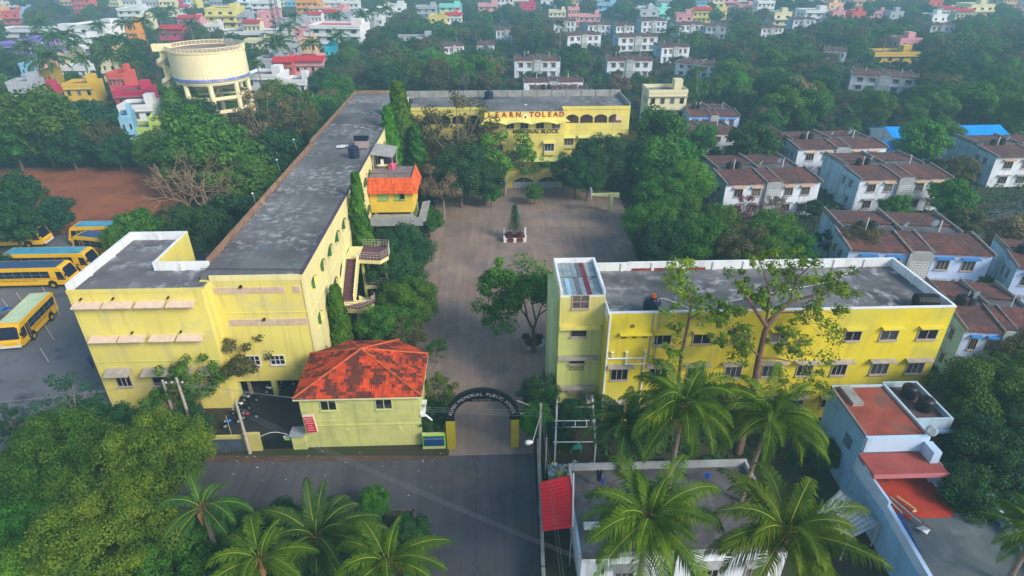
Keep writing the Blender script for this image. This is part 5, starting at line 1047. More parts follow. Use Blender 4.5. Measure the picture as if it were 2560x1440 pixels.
# ================================================================ colony houses (two-storey, whitewashed, brown-red roofs)
def make_colony(W_=15.6, D=14.5, wall=WHB, side=WHB_SHD, trim=None, tone=0):
    t = empty('colony_house', (0, 0, 0)); h = 5.75; w2 = W_ / 2
    m = MB(); m.box(-w2, w2, 0, 6.2, 0, h); m.box(-w2 + .9, w2 - .9, 6.2, D, 0, h); m.build('wall', wall, t)
    for x0, x1, y0, y1 in ((-w2 - .012, -w2, .02, 6.18), (-w2 + .888, -w2 + .9, 6.21, D), (w2, w2 + .012, .02, 6.18)): MB().box(x0, x1, y0, y1, 0, h).build('side_shade_face', side, t)  # thin sheets carry the side walls' shade in their colour
    r = MB()
    def slope(x0, x1, y0, y1, z0, z1, ov=.35):
        r.add([(x0, y0, z0), (x1, y0, z0), (x1, y1, z1), (x0, y1, z1), (x0, y0, z0 - .14), (x1, y0, z0 - .14), (x1, y1, z1 - .14), (x0, y1, z1 - .14)], [(0, 1, 2, 3), (7, 6, 5, 4), (0, 4, 5, 1), (1, 5, 6, 2), (2, 6, 7, 3), (3, 7, 4, 0)])
    slope(-w2 - .1, -1.3, -.45, 6.0, h, h + .45); slope(1.3, w2 + .1, -.45, 6.0, h, h + .45)
    slope(-w2 + .95, w2 - .95, 8.6, D + .4, h + .5, h + .1); slope(-1.1, 1.1, -.2, 6.0, h + .2, h + .5)
    r.build('roof', TILR, t)
    MB().box(-w2 + .9, w2 - .9, 6.0, 8.6, h - .05, h + .3).build('flat_roof', mat('grimy_flat_roof', (.10, .10, .105), var=.3, col2=(.25, .25, .25), amt=.5), t)
    for x in (-w2 - .02, -1.2, 1.2, w2 + .02):
        m = MB(); m.add([(x - .11, -.5, h - .1), (x + .11, -.5, h - .1), (x + .11, 6.1, h + .4), (x - .11, 6.1, h + .4), (x - .11, -.5, h + .18), (x + .11, -.5, h + .18), (x + .11, 6.1, h + .72), (x - .11, 6.1, h + .72)], [(3, 2, 1, 0), (4, 5, 6, 7), (0, 1, 5, 4), (1, 2, 6, 5), (2, 3, 7, 6), (3, 0, 4, 7)]); m.build('parapet', mat('stained_coping', (.22, .20, .19), var=.3, scale=1.5), t)
    for x0, x1 in ((-w2 + .85, -w2 + 1.05), (w2 - 1.05, w2 - .85), (-.12, .12)): MB().box(x0, x1, 6.2, D, h - .05, h + .65).build('parapet', MATS['stained_coping'], t)
    O = Vector((0, 0, 0)); tr = trim or mat('peach_shade', (.62, .38, .22), var=.15)
    for z, zz in ((3.55, 0), (.75, 1)):
        for x in (-6.2, -3.3, 2.1, 4.9):
            window(t, O, FR, x, x + 1.3, z, z + 1.15, FRM, GLS, mull=2); shade(t, O, FR, x - .35, x + 1.65, z + 1.6, .55, .08, .1, tr if zz == 0 else CONC)
    b = MB(); b.box(-1.3, 1.3, -.5, .0, 0, h + .1); bb = b.build('stair_bay', mat('grey_stair_bay', (.36, .38, .38), var=.2, streak=.3), t)
    g = MB()
    for i in range(7): g.box(-1.0 + i * .33, -.9 + i * .33, -.53, -.505, 2.55, 4.65)
    for j in range(7): g.box(-1.0, 1.08, -.54, -.5, 2.55 + j * .33, 2.65 + j * .33)
    g.build('jali', ALU, bb)
    Os = Vector((-w2 - .012, 0, 0))
    for y, z in ((2.4, 3.6), (2.4, .8), (4.6, 3.6)):
        window(t, Os, (-Y_, -X_), -y - .5, -y + .4, z, z + 1.1, FRM, mat('blue_dim_glass', (.06, .12, .18), rough=.4), mull=1, d=.05)
        shade(t, Os, (-Y_, -X_), -y - .7, -y + .6, z + 1.35, .4, .06, .08, CONC)
    [MB().tube((x, 6.3, h + .3), (x, 6.3, h + 1.9), .08).build('vent_pipe', ALU, t) for x in (-w2 + 3.6, w2 - 3.6)]
    m = MB(); m.tube((-w2 - .06, 5.9, 5.5), (-w2 - .06, 5.9, .2), .07); m.build('downpipe', STL, t)
    return t
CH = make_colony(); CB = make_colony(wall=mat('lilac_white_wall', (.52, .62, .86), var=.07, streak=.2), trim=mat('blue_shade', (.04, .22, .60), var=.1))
TNK = tank(0, 0, 0, .62, 1.15, BLK, 'black water tank', 'black tanks on colony roofs'); DSH = dish(0, 0, 0, .5, 'dish', 150, 'dishes on colony roofs')
usedT = [0]; usedD = [0]; usedC = {id(CH): 0, id(CB): 0}
def place(proto, flag, key, loc, rot=0, scale=(1, 1, 1)):
    if not flag[key]: o = proto; flag[key] = 1
    else: o = copy_tree(proto)
    o.location = loc; o.rotation_euler = (0, 0, rot); o.scale = scale; return o
KEEP = []                                    # footprints kept free of trees: (x0, x1, y0, y1)
VIS = []                                     # photo rectangles of things that stay in view
def colony(proto, p0, p1, z, label, rot=0.0, depth=1.0, tanks=((-5, 6.4), (-3.7, 6.8)), dsh=((-.3, 4.6),), short=''):
    a = at(p0[0], p0[1], z); b_ = at(p1[0], p1[1], z); w = (b_ - a).length; c = (a + b_) / 2; ang = math.atan2(b_.y - a.y, b_.x - a.x) + rot
    s = w / 15.6; hz = z / 5.75
    o = place(proto, usedC, id(proto), (c.x, c.y, 0), ang, (s, depth, hz)); tag(o, label, 'house', 'whitewashed colony houses')
    Mx = Matrix.Translation((c.x, c.y, 0)) @ Matrix.Rotation(ang, 4, 'Z') @ Matrix.Diagonal((s, depth, hz, 1))
    for i, (x, y) in enumerate(tanks):
        p = Mx @ Vector((x, y, 6.05)); tt = place(TNK, usedT, 0, p); tt['label'] = ('left' if i == 0 else 'right') + ' black tank on the roof of the ' + short
    for i, (x, y) in enumerate(dsh):
        p = Mx @ Vector((x, y, 6.75)); dd = place(DSH, usedD, 0, p, i * .6); dd['label'] = 'white dish antenna on the roof of the ' + short + ('' if i == 0 else ', second one')
    KEEP.append((c.x - w / 2 - 2, c.x + w / 2 + 2, c.y - 4, c.y + 15.5 * depth)); wp_ = p1[0] - p0[0]; VIS.append((p0[0] - .2 * wp_, p1[0], min(p0[1], p1[1]) - .28 * wp_, max(p0[1], p1[1]) + (.17 if p0[1] > 200 else .34) * wp_))
Hs = [
 (CH, (1816, 459), (2053, 452), 6.0, 'white two-storey colony house with peach window shades nearest the courtyard trees', 1.0, 'house nearest the courtyard trees'),
 (CH, (2152, 447), (2379, 442), 6.0, 'white two-storey colony house with bluish shaded side wall in the middle of the front row', .95, 'house in the middle of the front row'),
 (CH, (2493, 391), (2740, 388), 6.0, 'grey-stained white colony house cut by the right edge of the photo', .95, 'house at the right photo edge'),
 (CH, (1997, 372), (2218, 366), 6.0, 'white colony house with two dishes, second row behind the round dark tree', .8, 'second-row house by the blue shed'),
 (CB, (2125, 622), (2485, 636), 6.2, 'lilac-white house with blue window shades and mossy brown roof behind the classroom block', .9, 'house behind the classroom block'),
 (CB, (2415, 822), (2640, 835), 6.2, 'blue-grey house with brown roof at the right corner of the classroom block', .7, 'house right of the classroom block'),
 (CB, (2545, 668), (2765, 690), 6.0, 'house with bluish shaded side and brown roof at the right edge beyond the tank corner', .6, 'house beyond the tank corner'),
 (CB, (1724, 289), (1850, 289), 6.0, 'pale blue house with red-brown roof among trees right of the yellow back block', .8, 'house right of the yellow back block'),
 (CH, (1686, 335), (1850, 332), 4.6, 'low house with bright rusty roof half hidden by trees near the round dark tree', .8, 'rusty-roofed house'),
 (CH, (1286, 150), (1401, 150), 6.0, 'small white house with a blue cloth, second row behind the yellow back block', .8, 'house with blue cloth'),
 (CH, (1333, 236), (1483, 236), 6.0, 'white house with brown roof just behind the yellow back block parapet', .8, 'house just behind the back block parapet'),
 (CH, (1310, 205), (1458, 203), 5.6, 'white house whose roof shows above the one behind the yellow back block', .5, 'upper roof behind the back block'),
 (CH, (1519, 150), (1632, 150), 6.0, 'pale aqua-white house above the blue tower-like house', .8, 'house above the blue tall house'),
 (CH, (1547, 92), (1645, 90), 6.0, 'white colony house in the hazy third row, centre right', .8, 'third-row centre house'),
 (CH, (1419, 88), (1503, 85), 6.0, 'white colony house in the hazy third row, left of centre right', .8, 'third-row left house'),
 (CH, (1541, 64), (1586, 63), 6.0, 'narrow bright white house in the hazy back rows', .8, 'narrow back-row house'),
 (CH, (1699, 62), (1765, 60), 6.0, 'bright white house left one of the adjoining pair in the haze', .8, 'left of the adjoining pair'),
 (CH, (1766, 64), (1828, 66), 6.0, 'bright white house right one of the adjoining pair in the haze', .8, 'right of the adjoining pair'),
 (CH, (1110, 115), (1160, 113), 6.0, 'little grey-white house deep in the woods left of centre', .8, 'little house deep in the woods'),
 (CH, (1192, 112), (1235, 112), 6.0, 'little white house deep in the woods, the right one of two', .8, 'right little house in the woods'),
 (CH, (2060, 125), (2068 + 50, 128), 6.0, 'white house with slanting roof among the right-hand woods', .8, 'house in the right-hand woods'),
 (CH, (2130, 185), (2300, 195), 5.0, 'long grey-white building in the woods above the round tree row', .8, 'long building in the woods'),
 (CH, (1470, 62), (1528, 61), 6.0, 'hazy white house left of the narrow back-row house', .7, 'house left of the narrow one'), (CH, (1605, 52), (1668, 51), 6.0, 'hazy white house between the narrow one and the adjoining pair', .7, 'house between narrow one and pair'),
 (CH, (1385, 52), (1440, 52), 6.0, 'hazy white house low behind the salmon houses', .7, 'house behind the salmon houses'), (CH, (1655, 118), (1725, 116), 6.0, 'white house half hidden in trees below the adjoining pair', .7, 'house below the adjoining pair'), (CH, (1905, 70), (1960, 69), 5.0, 'faint white house in the wooded haze at upper right', .7, 'faint upper right house'),
 (CH, (1985, 48), (2040, 48), 6.0, 'faint white house left of the one with raised bay', .7, 'faint house by the raised bay one'), (CH, (2330, 62), (2390, 63), 6.0, 'faint white house among tall trees near the top right', .7, 'faint house near top right'), (CH, (1240, 75), (1290, 74), 6.0, 'white house in the woods above the centre of the back block', .7, 'house above the back block centre'),
 (CH, (1690, 155), (1800, 165), 4.5, 'dim grey house in the trees right of the blue tall house', .7, 'dim grey house in the trees'),
]
for i, (pt, p0, p1, z, lab, dep, sh_) in enumerate(Hs):
    near = i < 8 or i in (9, 10, 12)
    colony(pt, p0, p1, z, lab, depth=dep, tanks=((-4.9, 6.4), (-3.4, 6.6), ) if near else (), dsh=(((-.3, 4.9), (3.4, 6.0)) if i in (0, 3, 4) else ((-3.0, 6.0),)) if near else (), short=sh_)
# ================================================================ town houses
def make_town(fl, w, d, style):
    t = empty('town_house', (0, 0, 0)); h = fl * 3.1 + .2
    MB().box(-w / 2, w / 2, 0, d, 0, h).build('wall', WHT, t)
    m = MB(); m.box(-w / 2 - .1, w / 2 + .1, -.1, .1, h, h + .9); m.box(-w / 2 - .1, w / 2 + .1, d - .1, d + .1, h, h + .9); m.box(-w / 2 - .1, -w / 2 + .1, .1, d - .1, h, h + .9); m.box(w / 2 - .1, w / 2 + .1, .1, d - .1, h, h + .9); m.build('parapet', WHT, t)
    MB().box(-w / 2 + .1, w / 2 - .1, .1, d - .1, h + .003, h + .06).build('roof', SLB2, t)
    m = MB(); m.box(w / 2 - 3.2, w / 2 - .6, d * .45, d * .45 + 3, h + .06, h + 2.6); m.build('stair_room', WHT, t)
    O = Vector((0, 0, 0)); nw = int(w / 3)
    for f in range(fl):
        z = f * 3.1 + .95
        for i in range(nw):
            x = -w / 2 + w * (i + .5) / nw - .6; window(t, O, FR, x, x + 1.2, z, z + 1.25, FRM, GLS, mull=0, sill=False)
        if style == 1 and f > 0: MB().box(-w / 2, w / 2, -1.1, -.0, f * 3.1, f * 3.1 + 1.0).build('balcony', WHT, t)
        else: MB().box(-w / 2 - .1, w / 2 + .1, -.6, -.0, f * 3.1 + 2.55, f * 3.1 + 2.63).build('sunshade', CONC, t)
    for y in (2, 5): window(t, Vector((-w / 2, 0, 0)), WE, -y - 1, -y, .9 + (fl - 1) * 3.1, 2.1 + (fl - 1) * 3.1, FRM, GLS, mull=0, sill=False)
    if style == 2:
        m = MB(); m.add([(-w / 2 - .3, -1.2, h + .9), (w / 2 + .3, -1.2, h + .9), (w / 2 + .3, d * .5, h + 2.2), (-w / 2 - .3, d * .5, h + 2.2)], [(0, 1, 2, 3)]); m.add([(-w / 2 - .3, -1.2, h + .8), (w / 2 + .3, -1.2, h + .8), (w / 2 + .3, d * .5, h + 2.1), (-w / 2 - .3, d * .5, h + 2.1)], [(3, 2, 1, 0)]); m.build('roof_sheet', REDM, t)
    return t, h, w
TP = [make_town(2, 10, 9, 0), make_town(3, 10, 10, 1), make_town(2, 13, 9, 2), make_town(3, 12, 9, 0), make_town(1, 14, 8, 0), make_town(2, 8, 8, 1)]
TU = [0] * 6
WC = {n: mat('wash_' + n.replace(' ', '_'), c, var=.08, scale=.3, streak=.12) for n, c in dict(white=(.74, .75, .75), cream=(.72, .66, .42), pink=(.68, .32, .34), coral=(.62, .10, .08), crimson=(.55, .03, .10), mustard=(.65, .42, .04), purple=(.22, .16, .55), lilac=(.45, .32, .60), orange=(.75, .30, .04), mint=(.25, .68, .58), skyblue=(.25, .50, .70), yellow=(.72, .62, .18), grey=(.40, .42, .46), peach=(.72, .45, .25), aqua=(.02, .45, .60), lime=(.5, .62, .15)).items()}
def town(k, col, pxc, pyt, wpx, label, rot=0.0, roof=None, hs=1.0, group='town houses'):
    pr0, h, w = TP[k]; z = (h + .9) * hs; p = at(pxc, pyt, z); s = wpx * mpp(p) / w; 
    z = (h + .9) * hs
    if not TU[k]: o = pr0; TU[k] = 1
    else: o = copy_tree(pr0)
    o.location = (p.x, p.y, 0); o.rotation_euler = (0, 0, R_(rot)); o.scale = (s, min(max(s, .7), 1.6), hs); tag(o, label, 'house', group)
    for c_ in o.children:
        nm = c_.name.split('.')[0]
        if nm in ('wall', 'parapet', 'stair_room', 'balcony', 'roof_sheet', 'roof'):
            if nm == 'roof': mt = roof or SLB2
            elif nm == 'roof_sheet': mt = roof or REDM
            else: mt = WC[col]
            c_.material_slots[0].link = 'OBJECT'; c_.material_slots[0].material = mt
    W2 = w * s / 2; KEEP.append((p.x - W2 - 1, p.x + W2 + 1, p.y - 3, p.y + 11)); 
    q = proj((p.x, p.y, .5 * z)); VIS.append((pxc - wpx * .4, pxc + wpx * .4, pyt - 4, q[1])); return o
TL = [(1, 'white', 205, 62, 105, 'white balconied three-storey house with long dark window bands, upper left', -14), (0, 'purple', 28, 108, 95, 'vivid purple house at the far left edge', -8), (0, 'lilac', 95, 112, 60, 'lilac house adjoining the vivid purple one', -8),
 (4, 'white', 75, 72, 190, 'long pale hall with white parapet behind the purple house', -5), (4, 'crimson', 75, 222, 95, 'house with crimson fascia and dish-topped grey roof at the left', 8), (0, 'mustard', 190, 208, 70, 'mustard-yellow two-tone house left of the coral tower house', 6),
 (3, 'coral', 285, 182, 42, 'tall narrow coral red house left of the water tower', 0), (0, 'crimson', 325, 226, 80, 'pinkish crimson house before the coral tower house', 10), (0, 'white', 335, 262, 80, 'white low house with grey roof below the crimson one', 8),
 (5, 'skyblue', 310, 288, 30, 'tiny white and blue structure with slanted roof near the white compound wall', 20), (4, 'lime', 335, 318, 85, 'low lime shed with dark roof behind the white compound wall', 0),
 (3, 'orange', 320, 55, 30, 'small orange house behind the palms', 0), (0, 'cream', 350, 42, 42, 'cream rooftop house above the small orange one', 0), (0, 'white', 320, 20, 60, 'pale grey-white house high in the haze at the upper left', 0),
 (2, 'pink', 470, 45, 55, 'house with red tin roof above the water tower', 0), (2, 'crimson', 425, 72, 60, 'white and crimson house peeping left above the water tower', 0), (1, 'yellow', 548, 20, 75, 'bright yellow three-storey house above the water tower', 0),
 (0, 'grey', 590, 35, 55, 'grey house with blue shutters right of the yellow one', 0), (1, 'pink', 665, 28, 48, 'pink and white three-storey house beside the lattice mast', 0), (0, 'white', 655, 3, 60, 'white flat house behind the pink and white one', 0),
 (3, 'orange', 765, 0, 55, 'bright orange apartment house right of the lattice mast', 0), (0, 'peach', 790, 15, 40, 'peach house below the bright orange apartment house', 0), (5, 'grey', 725, 50, 70, 'grey low house below the mast', 0), (5, 'pink', 755, 70, 50, 'dusty pink house left of the curved white building', 0),
 (4, 'white', 665, 78, 240, 'long white-roofed shed stretching right of the water tower', 0), (4, 'cream', 640, 98, 60, 'cream wall house right behind the water tower rim', 0), (3, 'white', 835, 62, 130, 'large weathered white building with twin roof towers', -8), (0, 'white', 790, 80, 60, 'curved white building adjoining the large weathered one', 0),
 (2, 'pink', 770, 152, 75, 'pink-roofed house with slim posts right of the tall palm', 0), (2, 'coral', 705, 155, 50, 'red-roofed hut behind the tall palm', 0), (5, 'aqua', 822, 115, 25, 'narrow turquoise house at the edge of the woods', 0), (0, 'white', 650, 185, 85, 'weathered white terrace house right of the water tower legs', -6), (0, 'white', 735, 198, 55, 'white stained house with raised corner behind the brown tree', -6), (5, 'grey', 670, 145, 60, 'bare grey concrete house right of the water tower drum', 0),
 (0, 'mint', 1125, 12, 55, 'mint green house standing above the woods', 0), (0, 'grey', 1065, 15, 50, 'blue-grey house left of the mint green one', 0), (5, 'white', 985, 12, 50, 'white house left of the blue-grey one in the haze', 0), (0, 'pink', 1220, 10, 50, 'pale pink house right of the mint green one', 0),
 (5, 'crimson', 1320, 8, 40, 'crimson house in the haze near the top centre', 0), (3, 'pink', 1435, 18, 28, 'salmon tall house in the haze, right of top centre', 0), (4, 'pink', 1475, 36, 55, 'salmon long low house joined to the tall salmon one', 0), (0, 'skyblue', 1520, 8, 55, 'pale blue house in the haze above the salmon ones', 0),
 (0, 'pink', 1870, 12, 42, 'pale salmon house with dark windows, top right', 0), (5, 'yellow', 1808, 18, 22, 'pale yellow small house left of the salmon one at top right', 0), (0, 'white', 2050, 25, 70, 'hazy white house with raised left bay, top right', 0), (5, 'pink', 2100, 27, 32, 'white and pink house beside the one with raised left bay', 0), (5, 'coral', 2150, 28, 34, 'hazy coral house at top right', 0), (5, 'grey', 2245, 28, 34, 'hazy grey house at top right', 0),
 (4, 'mustard', 2245, 130, 115, 'ochre and pink building in the woods at right', 0), (5, 'pink', 2280, 95, 55, 'pink house with upswept roof above the ochre building', 0), (4, 'grey', 1035, 92, 90, 'long grey roof in the woods above the back block', 0),
 (3, 'cream', 1672, 224, 98, 'taller cream-fronted house right behind the yellow back block', 0), (5, 'mustard', 110, 175, 25, 'small house with tan wall near the left palms', 0), (5, 'skyblue', 60, 158, 30, 'small blue-roofed hut near the left palms', 0), (4, 'white', 180, 165, 60, 'pale shed under the left palms', 0),
 (1, 'cream', 2460, 10, 60, 'hazy cream apartment at the top right corner', 0)]
for r in TL: town(r[0], r[1], r[2], r[3], r[4], r[5], r[6], roof=BRT if 'blue-roofed' in r[5] else REDM if 'red' in r[5] and 'roof' in r[5] else None)
# denser town core above the water tower
random.seed(55)
for i in range(75):
    px = random.choice([random.uniform(395, 960), random.uniform(395, 960), random.uniform(0, 400)]); py = random.uniform(-12, 135) if px > 395 else random.uniform(60, 215)
    if 380 < px < 640 and py > 80: continue
    if px > 860 and py > 60: continue
    if any(abs(px - r[2]) < r[4] * .5 + 12 and abs(py - r[3]) < 15 for r in TL): continue
    k = random.choice([0, 2, 3, 5, 5, 4]); c_ = random.choice(['white', 'grey', 'white', 'cream', 'grey', 'pink', 'skyblue', 'white', 'peach'])
    if px < 400 and k != 4: k = 5
    town(k, c_, px, py, random.uniform(34, 62), 'small ' + c_ + ' house packed among others in the town beyond the water tower', random.choice([0, 0, 10, -10]), group='packed ' + c_ + ' houses of the left town')
# far hazy town: individuals, indistinguishable ones share a label
random.seed(31); CN = list(WC)
for i in range(210):
    px = random.uniform(-60, 2620); py = random.uniform(-50, 55 if px < 1000 else 38)
    if 60 < px < 420 and py > 0: continue
    if any(abs(px - r[2]) < 40 and abs(py - r[3]) < 20 for r in TL): continue
    k = random.choice([0, 2, 3, 5, 5, 4]); c_ = random.choice(['white', 'white', 'white', 'grey', 'cream', 'pink', 'skyblue', 'white', 'peach', 'mint', 'coral', 'yellow'])
    town(k, c_, px, py, random.uniform(26, 48), 'hazy distant ' + c_ + ' town house near the top edge', random.choice([0, 0, 8, -8]), group='hazy distant ' + c_ + ' houses')
for k in range(6):
    if not TU[k]: print('unused town proto', k)
# blue shed, compound wall, mast
BSH = empty('blue_shed', (95, 128, 0), 'long shed with a bright blue sheet roof beyond the colony houses', 'shed')
q = [at(2245, 312, 6), at(2487, 310, 6), at(2475, 348, 4), at(2290, 372, 4)]
q = [Vector((85.5, 130.5, 5.8)), Vector((112, 131.5, 5.8)), Vector((111, 125.0, 4.2)), Vector((85, 124.0, 4.2))]
m = MB(); n = 60; V = []
for i in range(n + 1): a_ = q[0].lerp(q[1], i / n); b_ = q[3].lerp(q[2], i / n); V += [a_ + Vector((0, 0, .06 * (i % 2))), b_ + Vector((0, 0, .06 * (i % 2))), a_ + Vector((0, 6, -1.6 + .06 * (i % 2)))]
m.add(V, [f for i in range(n) for f in ((i * 3, i * 3 + 1, i * 3 + 4, i * 3 + 3), (i * 3, i * 3 + 3, i * 3 + 5, i * 3 + 2))]); m.build('roof_sheet', mat('vivid_blue_sheet', (.0, .30, .85), rough=.5, var=.1), BSH)
m = MB(); m.prism([(85.5, 124.5), (111, 125.4), (112, 136), (85.5, 135)], 0, 4.1); m.build('wall', WHB, BSH)
MB().add([(83.5, 124, 2.6), (88.3, 123.6, 2.6), (88.3, 126.4, 4.0), (83.5, 126.4, 4.0)], [(0, 1, 2, 3)]).build('porch_sheet', mat('vivid_blue_sheet', (.0, .30, .85)), BSH)
m = MB(); m.add([(85.45, 124.0, 4.0), (85.45, 136.5, 4.0), (85.45, 130.5, 5.7)], [(0, 1, 2)]); m.build('gable', WHB, BSH); KEEP.append((82, 113, 112, 137)); VIS.append((2210, 2480, 300, 372))
tag(MB().add([(0, 0, 3), (7, 0, 3), (7, 5, 3.6), (0, 5, 3.6)], [(0, 1, 2, 3)]).build('blue_sheet', BRT, origin=(0, 0, 0)), 'bright blue tarpaulin lying at the edge of the woods left of centre', 'tarpaulin').location = at(800, 218, 0)
strip_wall('compound_wall', [(-150, 137), (-100, 139), (-76, 139)], 2.6, .3, mat('blue_white_wall', (.5, .58, .70), var=.1, streak=.3), 'long blue-white compound wall beyond the red earth field', cap=.1, capm=WHT)
KEEP.append((-110, -76, 128, 140)); VIS.append((300, 372, 330, 356))
mp_ = at(700, 108); MS = empty('lattice_mast', (mp_.x, mp_.y, 0), 'tall dark steel lattice mast behind the town', 'mast')
m = MB(); Hm = 45
for sx, sy_ in ((1, 1), (1, -1), (-1, 1), (-1, -1)): m.tube((mp_.x + 1.6 * sx, mp_.y + 1.6 * sy_, 0), (mp_.x + .5 * sx, mp_.y + .5 * sy_, Hm), .16, n=5)
for i in range(22):
    z = i * 2; s = 1.6 - 1.1 * z / Hm; s2 = 1.6 - 1.1 * (z + 2) / Hm
    for (a, b_), (c_, d_) in (((1, 1), (1, -1)), ((1, -1), (-1, -1)), ((-1, -1), (-1, 1)), ((-1, 1), (1, 1))): m.tube((mp_.x + a * s, mp_.y + b_ * s, z), (mp_.x + c_ * s2, mp_.y + d_ * s2, z + 2), .08, n=4)
m.build('lattice', mat('mast_steel', (.06, .07, .10)), MS)
# ================================================================ vegetation
def leaf_mesh(name, cen, nrm, size, mt, rng, aspect=.62):
    n = len(cen); nrm = nrm / np.maximum(np.linalg.norm(nrm, axis=1, keepdims=True), 1e-6)
    t = rng.normal(size=(n, 3)); t -= (t * nrm).sum(1, keepdims=True) * nrm; t /= np.linalg.norm(t, axis=1, keepdims=True); b = np.cross(nrm, t)
    s = (size * rng.uniform(.6, 1.35, n))[:, None]
    V = np.empty((n, 4, 3)); fold = nrm * s * .18
    V[:, 0] = cen - t * s; V[:, 1] = cen + b * s * aspect - fold; V[:, 2] = cen + t * s * .9; V[:, 3] = cen - b * s * aspect - fold
    me = bpy.data.meshes.new(name); me.vertices.add(4 * n); me.vertices.foreach_set('co', V.reshape(-1))
    me.loops.add(4 * n); me.loops.foreach_set('vertex_index', np.arange(4 * n, dtype=np.int32)); me.polygons.add(n)
    me.polygons.foreach_set('loop_start', np.arange(0, 4 * n, 4, dtype=np.int32)); me.polygons.foreach_set('loop_total', np.full(n, 4, dtype=np.int32))
    me.materials.append(mt); me.update(calc_edges=True); return me
def blob_leaves(centers, radii, counts, rng, shell=.55, flat=.85):
    cs, ns = [], []
    for c, r, k in zip(centers, radii, counts):
        d = rng.normal(size=(k, 3)); d /= np.linalg.norm(d, axis=1, keepdims=True); rad = r * (rng.uniform(shell ** 3, 1, k) ** (1 / 3)) * rng.uniform(.85, 1.15, k)
        p = d * rad[:, None]; p[:, 2] *= flat; cs.append(p + c); ns.append(d * 1.0 + rng.normal(size=(k, 3)) * .45 + np.array([0, 0, .35]))
    return np.concatenate(cs), np.concatenate(ns)
def branchy(m, trunk_h, tips, rng, r0=.22, base_fork=.6, lean=(0, 0), n=6):
    top = Vector((lean[0], lean[1], trunk_h)); fork = Vector((lean[0] * .6, lean[1] * .6, trunk_h * base_fork))
    m.path([(0, 0, -.2), (lean[0] * .25, lean[1] * .3, fork.z * .5), fork], [r0 * 1.25, r0, r0 * .85], n)
    for tp in tips:
        tp = Vector(tp); s = fork.lerp(top, rng.uniform(0, .8)); mid = s.lerp(tp, .5) + Vector((rng.uniform(-.3, .3), rng.uniform(-.3, .3), -.12 * (tp - s).length)); ln = (tp - s).length
        m.path([s, mid, tp], [r0 * .5 * min(1, ln / 3), r0 * .28 * min(1, ln / 3), .03], max(4, n - 2))
def make_tree_meshes(key, D, Hc, zc, nclus, leaf, nleaf, seed, sparse=1.0, crf=.26, trunk_r=.22, bark=None, shape='round', branches=14):
    rng = np.random.default_rng(seed); C_, R__ = [], []
    for i in range(nclus):
        d = rng.normal(size=3); d /= np.linalg.norm(d); rr = rng.uniform(.35, 1) ** .5 * (1 - crf * .7)
        if shape == 'umbrella': d[2] = abs(d[2]) * .7 + .1
        p = d * rr * np.array([D / 2, D / 2, Hc / 2]); p[:2] += rng.uniform(-.07, .07, 2) * D; C_.append(p + np.array([0, 0, zc])); R__.append(D * crf * rng.uniform(.6, 1.15) * sparse)
    R__ = np.array(R__); cnt = np.maximum(4, (nleaf * R__ ** 2 / (R__ ** 2).sum())).astype(int)
    cen, nr = blob_leaves(C_, R__, cnt, rng); crown = leaf_mesh('crown', cen, nr, leaf, L_GRN, rng)
    m = MB(); idx = rng.permutation(nclus)[:branches]; branchy(m, zc - Hc * .1, [C_[i] for i in idx], rng, trunk_r, .55, (rng.uniform(-.4, .4), rng.uniform(-.4, .4)))
    o = m.build('trunk', bark or BARK); tm = o.data; bpy.data.objects.remove(o); return (tm, crown, D, zc)
PROTO = {}
for i in range(3):
    PROTO['near%d' % i] = make_tree_meshes('n', 8, 6.2, 5.6, 85, .125, 30000, 100 + i, .85, .165)
    PROTO['huge%d' % i] = make_tree_meshes('h', 8, 5.6, 5.6, 170, .075, 70000, 400 + i, .8, .125)
    PROTO['sparse%d' % i] = make_tree_meshes('s', 8, 6.6, 6.0, 34, .15, 5200, 120 + i, .52, .22, .2, BARKG, branches=34)
    PROTO['big%d' % i] = make_tree_meshes('b', 8, 5.5, 6.2, 46, .24, 2300, 140 + i, .42, .20, .22, BARKG, 'umbrella', branches=46)
for i in range(4): PROTO['mid%d' % i] = make_tree_meshes('m', 9, 7.0, 5.8, 62, .24, 10500, 160 + i, .85, .18, .25)
for i in range(3): PROTO['far%d' % i] = make_tree_meshes('f', 9, 6.6, 5.4, 34, .45, 2200, 180 + i, .9, .22, .25, branches=6)
for i in range(2): PROTO['thin%d' % i] = make_tree_meshes('t', 8, 7, 6.2, 40, .13, 3800, 200 + i, .5, .2, .18, BARKG, branches=40)
def bare_mesh(seed, D=8, H=5):
    rng = np.random.default_rng(seed); m = MB()
    def rec(p, d, L, r, k):
        q = p + d * L; m.path([p, p.lerp(q, .5) + Vector(rng.normal(size=3)) * L * .06, q], [r, r * .85, r * .65], 4)
        if k == 0: return
        for _ in range(3 if k > 1 else 4):
            nd = (d + Vector(rng.normal(size=3)) * .55 + Vector((0, 0, .12))).normalized(); rec(q, nd, L * rng.uniform(.6, .85), r * .58, k - 1)
    for i in range(6):
        a = i * 1.05 + rng.uniform(-.3, .3); rec(Vector((0, 0, .2)), Vector((math.cos(a) * .75, math.sin(a) * .75, 1)).normalized(), 1.8, .10, 4)
    o = m.build('trunk', DRY); me = o.data; bpy.data.objects.remove(o); return me
BARE = [bare_mesh(5), bare_mesh(6)]
